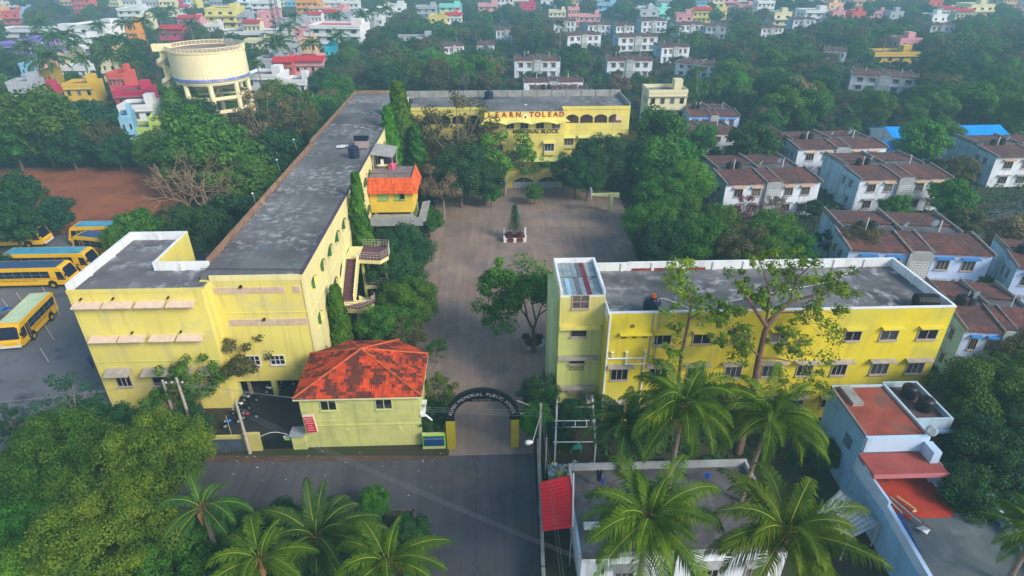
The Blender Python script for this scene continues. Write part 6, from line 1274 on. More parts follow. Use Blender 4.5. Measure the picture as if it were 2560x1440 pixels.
def cone_mesh(seed, H, R, leaf, n, top=.2, ragged=.2, droop=.6):
    rng = np.random.default_rng(seed); z = rng.uniform(.03, 1, n) ; prof = np.where(z < .25, .75 + z, 1.0 - (z - .25) ** 1.6 * (1 - top) * 1.25); a = rng.uniform(0, 2 * np.pi, n)
    lump = 1 + ragged * np.sin(a * 3 + z * 17) * np.cos(z * 31 + a * 2); r = R * prof * lump * rng.uniform(.75, 1.08, n)
    cen = np.stack([r * np.cos(a), r * np.sin(a), z * H + .2], 1); nr = np.stack([np.cos(a), np.sin(a), np.full(n, .5 - droop)], 1) + rng.normal(size=(n, 3)) * .4
    return leaf_mesh('crown', cen, nr, leaf, L_GRN, rng)
CONES = [cone_mesh(1, 10, 1.25, .22, 9000), cone_mesh(2, 10, 1.1, .22, 9000, .1, .35)]
mtk = MB(); mtk.tube((0, 0, -.1), (0, 0, 8), .14, .05); _o = mtk.build('trunk', BARK); CTRUNK = _o.data; bpy.data.objects.remove(_o)
def put(name, label, cat, loc, rot, scale, meshes, mats_, group=None):
    t = empty(name, loc, label, cat, group); t.rotation_euler = (0, 0, rot); t.scale = scale
    for (nm, me), mt in zip(meshes, mats_):
        o = bpy.data.objects.new(nm, me); C.objects.link(o); o.parent = t
        if mt is not None: o.material_slots[0].link = 'OBJECT'; o.material_slots[0].material = mt
    return t
def tree(px, py, w, kind, leafm, label, zs=1.0, name='tree', group=None, zoff=0):
    tm, cm, D, zc = PROTO[kind]; z = 4.0
    for _ in range(6): p = at(px, py, z + zoff); s = w * mpp(p) / D; z = zc * s * zs
    p.z = 0
    return put(name, label, 'tree', p, random.uniform(0, 6.28), (s, s, s * zs), (('trunk', tm), ('crown', cm)), (None, leafm), group)
def column(px, pb, pt_, w, leafm, label, v=0, name='columnar_tree'):
    # px, pb = base pixel ; pt_ = y of the tip
    p = at(px, pb); lo, hi = 0, 45
    for _ in range(40):
        mid = (lo + hi) / 2
        if proj((p.x, p.y, mid))[1] > pt_: lo = mid
        else: hi = mid
    H = lo; s = H / 10; r = w * mpp((p.x, p.y, H * .5)) / 2 / 1.25
    return put(name, label, 'tree', p, random.uniform(0, 6), (r, r, s), (('trunk', CTRUNK), ('crown', CONES[v])), (None, leafm))
# ---- palms
def frond(V, Fc, base, az, el, L, nl, w, rng, droop, sag=1.0):
    P = []; p = Vector(base); n = 14; e = el
    for i in range(n + 1):
        P.append(p.copy()); st = L / n; d = Vector((math.cos(az) * math.cos(e), math.sin(az) * math.cos(e), math.sin(e))); p = p + d * st; e -= droop / n * (1.0 + .8 * i / n)
    rings = []
    for i, q in enumerate(P[:-1]):     # rachis
        r = .032 * (1 - i / n) + .008; d = (P[i + 1] - q).normalized(); s = d.cross(Vector((0, 0, 1))); s = s.normalized() if s.length > .01 else Vector((1, 0, 0)); u = s.cross(d)
        b = len(V); V += [q + s * r, q - s * r, q + u * r]; rings.append(b)
    for a, b in zip(rings[:-1], rings[1:]):
        for j in range(3): Fc.append((a + j, a + (j + 1) % 3, b + (j + 1) % 3, b + j, 1))
    for k in range(nl):
        t = .12 + .86 * k / (nl - 1); f = t * n; i = min(n - 1, int(f)); q = P[i].lerp(P[i + 1], f - i); d = (P[i + 1] - P[i]).normalized()
        s = d.cross(Vector((0, 0, 1))); s = s.normalized() if s.length > .01 else Vector((1, 0, 0)); u = s.cross(d)
        ll = L * .29 * (math.sin(math.pi * min(1, t * .9 + .12)) ** .6) * rng.uniform(.7, 1.15) * (1 - .35 * t)
        for sg in (-1, 1):
            if rng.uniform() < .05: continue
            a = R_(58 - 30 * t) + rng.uniform(-.08, .08); ld = (s * sg * math.sin(a) + d * math.cos(a) + u * .18).normalized(); wv = d * w
            p0 = q; p1 = q + ld * ll * .55 - Vector((0, 0, .05 * sag * ll)); p2 = q + ld * ll * .93 - Vector((0, 0, (.45 * sag + rng.uniform(0, .2)) * ll))
            b = len(V); V += [p0 - wv * .6, p0 + wv * .6, p1 + wv, p1 - wv, p2]; Fc.append((b, b + 1, b + 2, b + 3, 0)); Fc.append((b + 3, b + 2, b + 4, None, 0))
def palm_meshes(seed, nf=29, L=4.3, nl=62, w=.034, dark=False):
    rng = np.random.default_rng(seed); V, Fc = [], []
    for i in range(nf):
        t = i / (nf - 1); el = R_(80 - 88 * t) + rng.uniform(-.12, .12); az = i * 2.399 + rng.uniform(-.2, .2)
        az += rng.uniform(-.35, .35); frond(V, Fc, (.12 * math.cos(az), .12 * math.sin(az), .0), az, el, L * rng.uniform(.72, 1.15) * (.75 + .25 * min(1, t * 4)), nl, w, rng, R_(62 + 30 * (1 - t)) * rng.uniform(.6, 1.35), rng.uniform(.6, 1.5))
    me = bpy.data.meshes.new('crown'); me.from_pydata([tuple(v) for v in V], [], [tuple(x for x in f[:4] if x is not None) for f in Fc]); me.materials.append(L_PLM); me.materials.append(mat('frond_rib', (.22, .27, .03), var=.1))
    me.polygons.foreach_set('material_index', [f[4] for f in Fc]); me.update()
    return me
PALM = [palm_meshes(i + 40) for i in range(3)] + [palm_meshes(47, 10), palm_meshes(48, 16)]; PALMF = [palm_meshes(60 + i, 20, 4.2, 18, .12) for i in range(2)]
def husk_mesh(seed):
    rng = np.random.default_rng(seed); m = MB()
    for i in range(16):
        a = rng.uniform(0, 6.28); m.add([(.1 * math.cos(a), .1 * math.sin(a), .1), (.1 * math.cos(a + .5), .1 * math.sin(a + .5), .1), (.75 * math.cos(a + .3) * rng.uniform(.5, 1), .75 * math.sin(a + .3) * rng.uniform(.5, 1), -.7 * rng.uniform(.2, 1.1)), (.5 * math.cos(a), .5 * math.sin(a), -.15)], [(0, 1, 2, 3)])
    o = m.build('dry_husk', HUSK); me = o.data; bpy.data.objects.remove(o); return me
HUSKM = husk_mesh(3)
def nuts_mesh(seed):
    rng = np.random.default_rng(seed); m = MB()
    for i in range(14):
        a = rng.uniform(0, 6.28); x, y, z = .42 * math.cos(a), .42 * math.sin(a), rng.uniform(-.55, -.1); m.lathe((x, y, z), [(0, -.15), (.11, -.08), (.13, .02), (.08, .12), (0, .16)], 7)
    o = m.build('coconuts', COCO); me = o.data; bpy.data.objects.remove(o); return me
NUTM = nuts_mesh(4)
def palm(px, py, z, w, label, v=0, near=True, leafm=None, lean=(0, 0), spathe=None, group=None, rot=None):
    p = at(px, py, z); s = w * mpp(p) / (7.6); g = Vector((p.x + lean[0], p.y + lean[1], 0)); t = empty('coconut_palm', g, label, 'palm tree', group)
    top = p - g; m = MB(); n = 10; P = []
    for i in range(n + 1): u = i / n; P.append((top.x * u ** 1.6, top.y * u ** 1.6, top.z * u))
    m.path(P, [.24 - .10 * i / n for i in range(n + 1)], 8 if near else 5); m.v = [(a + g.x, b + g.y, c) for a, b, c in m.v]; tr = m.build('trunk', BARKG, t)
    for nm, me in (('crown', (PALM if near else PALMF)[v % (5 if near else 2)]), ('dry_husk', HUSKM), ('coconuts', NUTM)):
        if not near and nm != 'crown': continue
        o = bpy.data.objects.new(nm, me); C.objects.link(o); o.parent = t; o.location = top + (Vector((0, 0, .12)) if nm == 'dry_husk' else Vector((0, 0, 0))); o.scale = (s * 1.5,) * 3 if nm == 'dry_husk' else (s, s, s); o.rotation_euler = (0, 0, random.uniform(0, 6) if rot is None else rot)
        if nm == 'crown' and leafm: o.material_slots[0].link = 'OBJECT'; o.material_slots[0].material = leafm
    if spathe: q = Vector(spathe); MB().path([p + Vector((q.x * .3, q.y * .3, -.2)), p + q * .7, p + q], [.06, .16, .05], 7).build('orange_spathe', ORG, t)
    return t
random.seed(77)
palm(1622, 1300, 11.5, 395, 'largest bright coconut palm above the grey terrace, lower centre right', 0, lean=(.4, 1.2))
palm(1965, 1335, 11.5, 415, 'large bright coconut palm with dry husks before the sky-blue house', 1, lean=(-.8, .6), spathe=(-1.2, .9, -1.1))
palm(1925, 1045, 11.5, 290, 'coconut palm with drooping fronds left of the sky-blue house roof', 2, lean=(-.9, -.4))
palm(1708, 1015, 12.0, 320, 'coconut palm with an orange spathe before the classroom block', 1, lean=(-.3, -.6), spathe=(-.1, -.4, -1.9))
palm(1565, 1065, 8.5, 240, 'smaller dark coconut palm beside the pergola frame', 2, leafm=L_PLD, lean=(0, .2))
palm(968, 1405, 9.0, 340, 'coconut palm cut by the bottom edge at centre left', 4, lean=(.2, -1))
palm(505, 1268, 7.5, 260, 'young sparse palm leaning over the road edge at lower left', 3, leafm=L_PLD, lean=(.2, -.4))
palm(650, 1400, 7.5, 320, 'palm with upright fronds near the bottom edge left of centre', 4, lean=(0, -.6))
palm(790, 1345, 5.5, 330, 'dark spreading palm between two brighter palms at the bottom edge', 0, leafm=L_PLD, lean=(0, 0))
palm(2590, 1335, 8, 230, 'palm fronds entering from the right edge over the mossy terrace', 1, lean=(0, 0))
# ---- individually placed trees (photo pixel of crown centre, crown width in photo pixels)
T = [
 # lower left mass
 (130, 1150, 300, 'huge0', L_GRN, 'big dark green tree at the left edge below the bus yard'), (60, 1290, 230, 'huge1', L_GRN, 'leafy green tree low on the left edge'),
 (375, 1140, 290, 'huge1', L_YEL, 'yellow-green tree at the road end under the electric poles'), (270, 1330, 340, 'huge2', L_YEL, 'broad yellow-green tree in the lower left foreground'),
 (440, 1400, 210, 'near1', L_GRN, 'green tree at the bottom edge right of the broad yellow-green one'), (60, 1420, 170, 'near2', L_BRT, 'bright green shrubby tree in the bottom left corner'),
 (165, 1012, 190, 'thin0', L_TEA, 'thin teal-green tree against the bus yard paving'), (250, 1075, 170, 'near1', L_DRK, 'dark green tree at the foot of the left wing corner'),
 (30, 1060, 120, 'thin1', L_TEA, 'small teal tree at the left edge of the bus yard'), (470, 1060, 110, 'near1', L_DRK, 'dark shrubby tree behind the electric poles'),
 (560, 1330, 120, 'near2', L_DRK, 'dark tree between the young palm and the bottom edge'), (860, 1400, 180, 'near1', L_DRK, 'dark tree in the gap between bottom palms'), (700, 1320, 150, 'near0', L_DRK, 'dark low tree behind the bottom left palms'),
 (600, 870, 190, 'sparse0', L_OLV, 'thin olive tree in front of the recessed yellow wall'), (480, 945, 170, 'sparse1', L_BRT, 'bright leafy sprawling tree against the left wing'),
 (420, 1010, 130, 'sparse2', L_GRN, 'green sprawling tree low on the left wing wall'), (938, 1248, 85, 'near2', L_GRN, 'small rounded tree at the road edge above the bottom palms'),
 (600, 1425, 190, 'huge1', L_DRK, 'dark broadleaf tree at the bottom edge right of the young palm'), (740, 1425, 200, 'huge2', L_DRK, 'dark broadleaf tree at the bottom edge under the dark palm'), (880, 1340, 150, 'huge0', L_DRK, 'dark broadleaf tree left of the centre-left palm'), (1020, 1330, 110, 'near2', L_DRK, 'dark tree behind the centre-left palm by the kerb wall'), (560, 1300, 120, 'huge2', L_DRK, 'dark tree beneath the fronds of the young palm'),
 (95, 300, 190, 'mid0', L_GRN, 'broad green tree beyond the red field at the far left'), (215, 310, 130, 'mid1', L_TEA, 'green tree before the left end of the blue-white wall'), (25, 345, 140, 'mid2', L_GRN, 'green tree at the left edge beyond the red field'), (170, 358, 110, 'mid3', L_DRK, 'dark tree along the back of the red field, left'), (290, 372, 90, 'mid0', L_DRK, 'dark tree along the back of the red field, right'), (385, 372, 100, 'mid1', L_GRN, 'green tree at the back right corner of the red field'),
 (2500, 1180, 180, 'huge0', L_DRK, 'deep green tree above the mossy terrace at the right edge'), (2420, 1080, 150, 'huge1', L_GRN, 'green tree close beside the balcony with tanks'), (2590, 960, 200, 'huge2', L_GRN, 'green tree cut by the right edge above the dark trees'),
 # court left edge
 (1092, 870, 62, 'sparse2', L_GRN, 'small upright tree on the driveway edge by the gatehouse roof'), (1010, 620, 140, 'near0', L_DRK, 'dark round tree beside the annex on the court edge'),
 (960, 560, 90, 'near1', L_DRK, 'dark tree tucked under the annex windows'), (985, 690, 150, 'near2', L_DRK, 'dense dark tree right of the outdoor staircase'), (1025, 750, 150, 'near1', L_YEL, 'yellow-green tree on the court edge right of the staircase'),
 (965, 810, 130, 'near0', L_GRN, 'green tree behind the gatehouse roof'), (1010, 830, 120, 'sparse1', L_OLV, 'thin olive tree beyond the gatehouse roof'), (1072, 545, 75, 'near2', L_GRN, 'small green tree just right of the annex canopy'),
 (1105, 455, 130, 'sparse0', L_BRN, 'greyish flowering tree behind the annex'), (1062, 440, 80, 'near0', L_OLV, 'olive bush between annex and grey flowering tree'),
 (1150, 320, 210, 'thin0', L_OLV, 'wide thin tree before the shaded left half of the back block'), (1080, 330, 150, 'thin1', L_OLV, 'thin olive tree before the back block beside the columnar tree'), (1150, 420, 150, 'near1', L_DRK, 'very dark round tree at the back left of the courtyard'), (1205, 440, 110, 'near2', L_DRK, 'dark tree left of the bright tree at the back block'),
 (1262, 372, 165, 'sparse0', L_BRT, 'bright green tree before the centre of the back block'), (1325, 405, 90, 'sparse1', L_BRT, 'low bright spreading branch tree by the back block doors'), (1228, 482, 55, 'near1', L_GRN, 'small round tree at the back block foot'), (1338, 478, 50, 'near2', L_GRN, 'small round bush before the back block door'),
 (1440, 425, 110, 'near0', L_DRK, 'dark tree right of the back block entrance'), (1500, 390, 140, 'near1', L_DRK, 'dark round tree before the right wing of the back block'), (1545, 350, 110, 'near2', L_OLV, 'olive-tinged tree touching the right end of the back block'), (1592, 392, 110, 'near0', L_DRK, 'dark tree behind the basketball hoop'), (1470, 440, 95, 'near2', L_DRK, 'low dark tree between entrance and basketball hoop'),
 (1650, 330, 150, 'mid0', L_GRN, 'green tree between the back block and the pale blue house'), (1645, 405, 140, 'mid1', L_GRN, 'green tree left of the rusty-roofed house'), (1650, 490, 130, 'near1', L_GRN, 'green tree at the upper right court edge'), (1720, 450, 130, 'near2', L_BRT, 'bright green tree before the nearest colony house'),
 (1625, 560, 140, 'near0', L_GRN, 'green tree at the right side of the courtyard'), (1700, 545, 130, 'near1', L_GRN, 'green tree before the bluish shaded wall of the nearest colony house'), (1660, 605, 150, 'near2', L_DRK, 'dark green tree behind the stair tower'), (1760, 605, 150, 'near0', L_GRN, 'green tree behind the classroom block roof, left part'), (1850, 620, 150, 'near1', L_OLV, 'olive tree behind the middle of the classroom block'),
 (1795, 555, 120, 'near2', L_GRN, 'green tree at the foot of the nearest colony house'), (1930, 580, 130, 'near0', L_BRT, 'bright green tree between the courtyard and mid-row house'), (1985, 625, 110, 'near1', L_GRN, 'small green tree behind the big tree of the classroom block'), (1905, 640, 140, 'near2', L_YEL, 'yellow-green tree just over the classroom block parapet'),
 (1870, 520, 90, 'thin0', L_RED, 'maroon leafless-looking tree before the nearest colony house'), (1940, 515, 70, 'thin1', L_BRN, 'brownish shrub right of the maroon tree'),
 (1885, 362, 130, 'mid2', L_DRK, 'very round dark tree left of the second-row house'), (1760, 345, 80, 'mid1', L_GRN, 'green tree before the rusty-roofed house'), (1672, 262, 90, 'mid3', L_GRN, 'green tree before the taller pale blue house'),
 (2080, 600, 90, 'sparse0', L_TEA, 'bluish thin tree against the bluish shaded gable behind the classroom block'), (2150, 610, 130, 'thin1', L_OLV, 'olive thin tree over the mossy roof behind the classroom block'), (2240, 515, 70, 'mid0', L_BRT, 'bright green bush before the middle house of the front row'),
 (2118, 365, 75, 'mid1', L_OLV, 'rounded olive tree rising in the second-row house'), (2395, 425, 90, 'mid2', L_OLV, 'olive tree beside the middle house of the front row'), (2385, 490, 110, 'mid3', L_BRT, 'bright green tree at the lane corner right'), (2410, 550, 80, 'mid0', L_OLV, 'olive bush at the lane corner right'), (2530, 590, 120, 'mid1', L_BRN, 'brownish scrub tree at the right edge by the lane'),
 (2310, 350, 120, 'mid2', L_GRN, 'green tree before the blue shed, left'), (2360, 330, 90, 'mid0', L_GRN, 'green tree before the blue shed, right'), (2040, 520, 50, 'mid2', L_DRK, 'small dark tree in the gap between the two front-row houses'),
 (2450, 700, 60, 'mid0', L_GRN, 'small bush beneath the lilac-white house corner'), (2365, 850, 60, 'near0', L_GRN, 'small green bush at the right corner of the classroom block'), (2475, 985, 230, 'near1', L_GRN, 'large leafy green tree right of the classroom block'), (2540, 870, 150, 'near2', L_OLV, 'olive tree at the right edge by the brown roof'),
 (2470, 1130, 210, 'near0', L_DRK, 'dark tree beside the sky-blue house balcony'), (2560, 1080, 180, 'near1', L_DRK, 'dark tree at the right edge behind the sky-blue house'), (2440, 1230, 180, 'near2', L_DRK, 'dark low tree right of the porch roof'), (2550, 1230, 150, 'near0', L_DRK, 'shadowy tree at the right edge beside the veranda'),
 (2155, 885, 110, 'near2', L_GRN, 'small round-topped tree before the classroom block'), (1825, 1000, 120, 'sparse2', L_OLV, 'thin bush between palms before the classroom block'),
 (1350, 980, 100, 'near0', L_DRK, 'dark shrub at the foot of the lime stair tower'), (1345, 1045, 95, 'near1', L_BRT, 'bright green bush right of the entrance arch'), (1435, 1030, 90, 'near2', L_DRK, 'dark creeper thicket inside the pergola frame'), (1400, 1090, 80, 'near0', L_DRK, 'low dark shrub beneath the pergola edge'),
 (1098, 975, 105, 'sparse1', L_YEL, 'thin flowering bush between gatehouse and arch'), (1085, 1040, 90, 'near1', L_DRK, 'dark bush behind the navy name board'),
 (2060, 1130, 90, 'near1', L_DRK, 'dark shrub by the sky-blue house side wall'), (1480, 1010, 60, 'sparse0', L_GRN, 'small shrub by the downpipes of the classroom block'),
 # left middle
 (500, 345, 190, 'mid0', L_GRN, 'big green tree before the water tower legs'), (455, 265, 110, 'mid1', L_BRT, 'bright green treetop rising before the water tower stair'), (560, 395, 190, 'mid2', L_GRN, 'green tree right below the water tower'), (485, 405, 150, 'mid3', L_GRN, 'green tree at the right end of the red field'),
 (655, 290, 170, 'thin0', L_BRN, 'brown dry-leaved tree right of the water tower'), (730, 300, 150, 'sparse1', L_OLV, 'olive half-bare tree left of the long roof'), (690, 390, 150, 'mid1', L_DRK, 'dark tree below the half-bare olive one'), (640, 455, 140, 'mid2', L_GRN, 'green tree beside the brown parapet'), (760, 330, 90, 'mid3', L_GRN, 'green tree by the jog of the long roof'), (590, 540, 150, 'mid0', L_DRK, 'dark tree behind the notch of the white wing'), (500, 570, 150, 'near1', L_DRK, 'dark tree behind the white wing parapet'),
 (352, 572, 120, 'mid1', L_GRN, 'green tree between the buses and the wing'), (310, 590, 100, 'near2', L_GRN, 'green tree overhanging the crosswise bus'), (440, 548, 95, 'mid0', L_OLV, 'olive tree below the bare dry one'),
 (35, 478, 120, 'mid0', L_DRK, 'dark tree at the left edge of the red field'), (140, 532, 95, 'mid1', L_TEA, 'teal-green tree between red field and buses'), (25, 555, 130, 'mid2', L_DRK, 'dark tree over the far left bus'), (0, 660, 60, 'mid1', L_TEA, 'teal shrub at the left edge beside the long bus'),
 (810, 280, 100, 'mid2', L_GRN, 'green tree left of the far end of the long roof'), (850, 225, 90, 'mid0', L_GRN, 'green tree just beyond the far end of the long roof'),
]
random.seed(12)
for r in T:
    nm = 'shrub' if any(w_ in r[5] for w_ in ('bush', 'shrub', 'creeper', 'scrub')) else 'tree'
    o = tree(*r[:6], name=nm)
    if nm == 'shrub': o['category'] = 'shrub'
# dry bare trees
for i, (px, py, w_, lab) in enumerate(((505, 490, 300, 'bare dry tan-branched tree right of the red field'), (600, 462, 170, 'smaller bare tan tree beside the brown parapet'))):
    p = at(px, py, 4.5); s = w_ * mpp(p) / 8; p.z = 0; put('bare_tree', lab, 'tree', p, i * 2, (s, s, s * .9), (('trunk', BARE[i]),), (None,))
# columnar trees
column(1018, 478, 212, 66, L_BRT, 'tall columnar bright tree at the inner corner of the long building', 0); column(992, 512, 272, 50, L_BRT, 'shorter bright columnar tree left of the tall one'); column(1050, 490, 318, 56, L_GRN, 'lower green columnar tree right of the tall one', 1)
column(925, 740, 442, 56, L_GRN, 'slim dark columnar tree against the arcade of the long building', 1); column(865, 905, 720, 52, L_BRT, 'bright columnar tree before the staircase landings', 0); column(2508, 352, 248, 70, L_BRT, 'bright cone-shaped tree beside the blue shed', 0)
# big bare-stemmed tree in front of the classroom block, built on its own skeleton
def custom_tree(label, base, Y, trunk_px, limbs, clusters, leafm, lr, leaf, nper, seed, trunk_r=.2, bark=None, fat=1.0):
    t = empty('tree', (base[0], base[1], 0), label, 'tree'); rng = np.random.default_rng(seed); m = MB()
    def pt(px, py, dy=0): return atY(px, py, Y + dy)
    P = [Vector((base[0], base[1], 0))] + [pt(*q) for q in trunk_px]; n = len(P); m.path(P, [trunk_r * (1 - .5 * i / n) for i in range(n)], 9)
    for r0, lp in limbs:
        Q = [pt(*q) for q in lp]; m.path(Q, [r0 * (1 - .75 * i / (len(Q) - 1)) for i in range(len(Q))], 7)
    cs = []; rs = []
    for (px, py, w, dy) in clusters:
        w *= fat
        c = pt(px, py, dy); R0 = w * mpp(c) / 2
        for k in range(5):
            cs.append(np.array(c) + rng.normal(size=3) * R0 * .6 * np.array([1.2, 1.2, .7])); rs.append(R0 * rng.uniform(.35, .8))
            m.path([tuple(np.array(c) - np.array([0, 0, R0 * .3])), tuple(cs[-1])], [.02, .01], 4)
    m.build('trunk', bark or BARKG, t)
    cen, nr = blob_leaves(cs, rs, [nper] * len(cs), rng, .2); o0 = np.array([base[0], base[1], 0]); me = leaf_mesh('crown', cen - o0, nr, leaf, leafm, rng); o = bpy.data.objects.new('crown', me); C.objects.link(o); o.parent = t
    return t
BRM = mat('brown_bark', (.17, .095, .075), var=.25, scale=3, bump=.4)
b0 = at(1852, 1150)
custom_tree('tall fork-trunked tree with sparse leaf clusters before the classroom block', (b0.x, b0.y + .6), 42.2,
 [(1868, 1040), (1888, 950), (1898, 890), (1912, 830), (1916, 815)],
 [(.2, [(1916, 815), (1885, 770, -.3), (1860, 730, -.5), (1835, 690, -.5)]), (.26, [(1916, 818), (1945, 780, .3), (1975, 755, .5), (2030, 740, .8), (2080, 720, 1)]), (.12, [(1975, 755, .5), (1990, 700, .8), (2030, 660, 1)]), (.1, [(1916, 800), (1925, 740, .2), (1910, 680, .2), (1895, 645)]), (.12, [(1898, 890), (1870, 865, -.4), (1845, 835, -.6), (1815, 812, -.8)]), (.1, [(1900, 895), (1945, 897, .2), (1985, 905, .4), (2035, 930, .6)]), (.08, [(1885, 770, -.3), (1850, 775, -.6), (1825, 765)]), (.08, [(1945, 782, .3), (2000, 780), (2050, 800)]), (.06, [(1925, 740), (1960, 720), (1965, 680)])],
 [(1850, 695, 45, 0), (1872, 715, 45, -.4), (1885, 745, 34, 0), (1832, 775, 44, -.5), (1910, 735, 36, 0), (1925, 765, 40, 0), (1950, 690, 55, .3), (1960, 740, 60, 0), (1990, 705, 60, .5), (2010, 670, 60, 1), (2040, 715, 60, .6), (2065, 690, 55, 1), (2100, 705, 50, 1), (2120, 730, 50, 1), (2015, 640, 55, 1), (1940, 645, 50, 0), (1880, 650, 36, 0), (2050, 750, 55, .5), (2085, 775, 60, .4), (2020, 800, 60, .3), (2060, 830, 70, .3), (2005, 850, 60, 0), (2040, 880, 70, .3), (2000, 910, 60, .3), (1985, 875, 45, 0), (2030, 940, 60, .3), (1815, 815, 55, -.6), (1835, 818, 45, -.6), (1860, 850, 50, -.4), (1868, 875, 45, -.4), (1805, 845, 40, -.5), (1945, 830, 36, 0), (1935, 870, 30, 0), (1975, 950, 60, 0)],
 L_SPR, .2, .14, 52, 5, .34, BRM, 1.12)
b1 = at(1690, 1075)
custom_tree('slender tree with reddish stem and small leaf tufts before the classroom block', (b1.x, b1.y + 1), 43.2, [(1702, 900), (1712, 850), (1722, 800), (1728, 770)],
 [(.08, [(1722, 800), (1745, 785), (1765, 770)]), (.07, [(1728, 770), (1720, 730), (1735, 690)]), (.06, [(1728, 770), (1700, 745), (1690, 740)]), (.06, [(1712, 850), (1690, 865), (1668, 875)])],
 [(1700, 680, 60, 0), (1675, 700, 60, 0), (1720, 660, 50, 0), (1735, 730, 60, 0), (1755, 745, 70, 0), (1700, 765, 50, 0), (1740, 760, 60, 0), (1765, 800, 50, 0), (1775, 775, 45, 0), (1692, 825, 34, 0), (1670, 880, 60, 0), (1690, 870, 45, 0), (1655, 905, 50, 0), (1795, 755, 45, 0), (1800, 855, 30, 0)],
 L_SPR, .2, .14, 40, 6, .16, BRM)
b2 = at(1335, 880)
custom_tree('spreading courtyard tree with visible dark limbs in the round planter', (b2.x, b2.y), 57.6, [(1335, 850), (1333, 825)],
 [(.16, [(1333, 825), (1318, 795, -.3), (1300, 770, -.5), (1280, 760)]), (.16, [(1333, 825), (1345, 790, .3), (1355, 760)]), (.12, [(1318, 795), (1310, 750), (1300, 720)]), (.12, [(1340, 805), (1330, 760), (1320, 720)]), (.1, [(1300, 770), (1270, 790), (1245, 780)]), (.1, [(1345, 790), (1370, 770), (1380, 750)])],
 [(1250, 680, 50, 0), (1270, 665, 50, 0), (1235, 705, 45, 0), (1290, 690, 60, .5), (1320, 680, 60, .5), (1345, 690, 60, 0), (1365, 700, 50, 0), (1300, 720, 60, 0), (1335, 715, 60, 0), (1270, 735, 55, 0), (1245, 760, 55, 0), (1260, 785, 55, 0), (1290, 760, 45, .5), (1360, 740, 50, 0), (1340, 745, 50, .6), (1375, 725, 40, 0), (1238, 735, 40, 0)],
 L_GRN, .2, .15, 190, 7, .32, BARK, 1.45)
p = at(1332, 862); 
for i, (dx, dy) in enumerate(((-.8, .3), (.2, -.7), (.7, .2), (-.5, -.6))):
    put('shrub', ['fern clump at the back left of the round planter', 'fern clump at the front of the round planter', 'fern clump at the right of the round planter', 'fern clump at the front left of the round planter'][i], 'shrub', (p.x + dx, p.y + dy, .25), i, (.12, .12, .12), (('trunk', PROTO['near0'][0]), ('crown', PROTO['near0'][1])), (None, L_OLV))
# conifer in planter
rngc = np.random.default_rng(9); cc = []; nn_ = []
for k in range(13):
    z = 1.2 + k * .34; R0 = 1.25 * (1 - k / 13.5) + .1
    for b_ in range(9):
        a = b_ * .7 + k * .5
        for s_ in np.linspace(.2, 1, 9):
            cc += list(np.array([[R0 * s_ * math.cos(a), R0 * s_ * math.sin(a), z + .18 * s_]]) + rngc.normal(size=(3, 3)) * .07); nn_ += list(rngc.normal(size=(3, 3)) * .5 + np.array([0, 0, 1]))
cm_ = leaf_mesh('crown', np.array(cc), np.array(nn_), .11, L_DRK, rngc, .35)
mt_ = MB(); mt_.tube((0, 0, 0), (0, 0, 5.6), .09, .02); o_ = mt_.build('trunk', BARK); tme = o_.data; bpy.data.objects.remove(o_)
put('conifer', 'small tiered conifer standing in the white courtyard planter', 'tree', (pc.x, pc.y + .1, .3), 0, (1, 1, 1), (('trunk', tme), ('crown', cm_)), (None, L_DRK))
for i, dx in enumerate((-.85, .85)):
    put('shrub', ['maroon-leaved shrub in the left half of the courtyard planter', 'maroon-leaved shrub in the right half of the courtyard planter'][i], 'shrub', (pc.x + dx, pc.y - .1, .3), i, (.16, .16, .13), (('trunk', PROTO['near1'][0]), ('crown', PROTO['near1'][1])), (None, L_RED))
# palms of the left town
PL_ = [(100, 62, 70), (130, 95, 75), (165, 92, 70), (60, 115, 70), (115, 150, 110), (185, 110, 60), (210, 150, 60), (250, 105, 60), (275, 145, 90), (300, 100, 70), (330, 120, 70), (355, 55, 60), (390, 85, 50), (310, 60, 55), (475, 62, 45), (505, 80, 40), (575, 92, 35), (690, 110, 100), (720, 70, 60), (735, 42, 40), (845, 92, 50), (780, 110, 60), (905, 40, 50), (930, 30, 50), (965, 25, 45), (640, 160, 45), (840, 40, 40), (1400, 60, 40), (1680, 80, 55), (1745, 175, 40), (2220, 80, 50), (400, 40, 45), (425, 25, 40), (245, 65, 50)]
for i, (px, py, w_) in enumerate(PL_):
    palm(px, py, 10.5 if py > 60 else 12, w_ * 1.2, 'hazy coconut palm rising among the town houses', i, near=False, leafm=L_PLD, lean=(random.uniform(-1, 1), random.uniform(-1, 1)), group='coconut palms among the town houses')
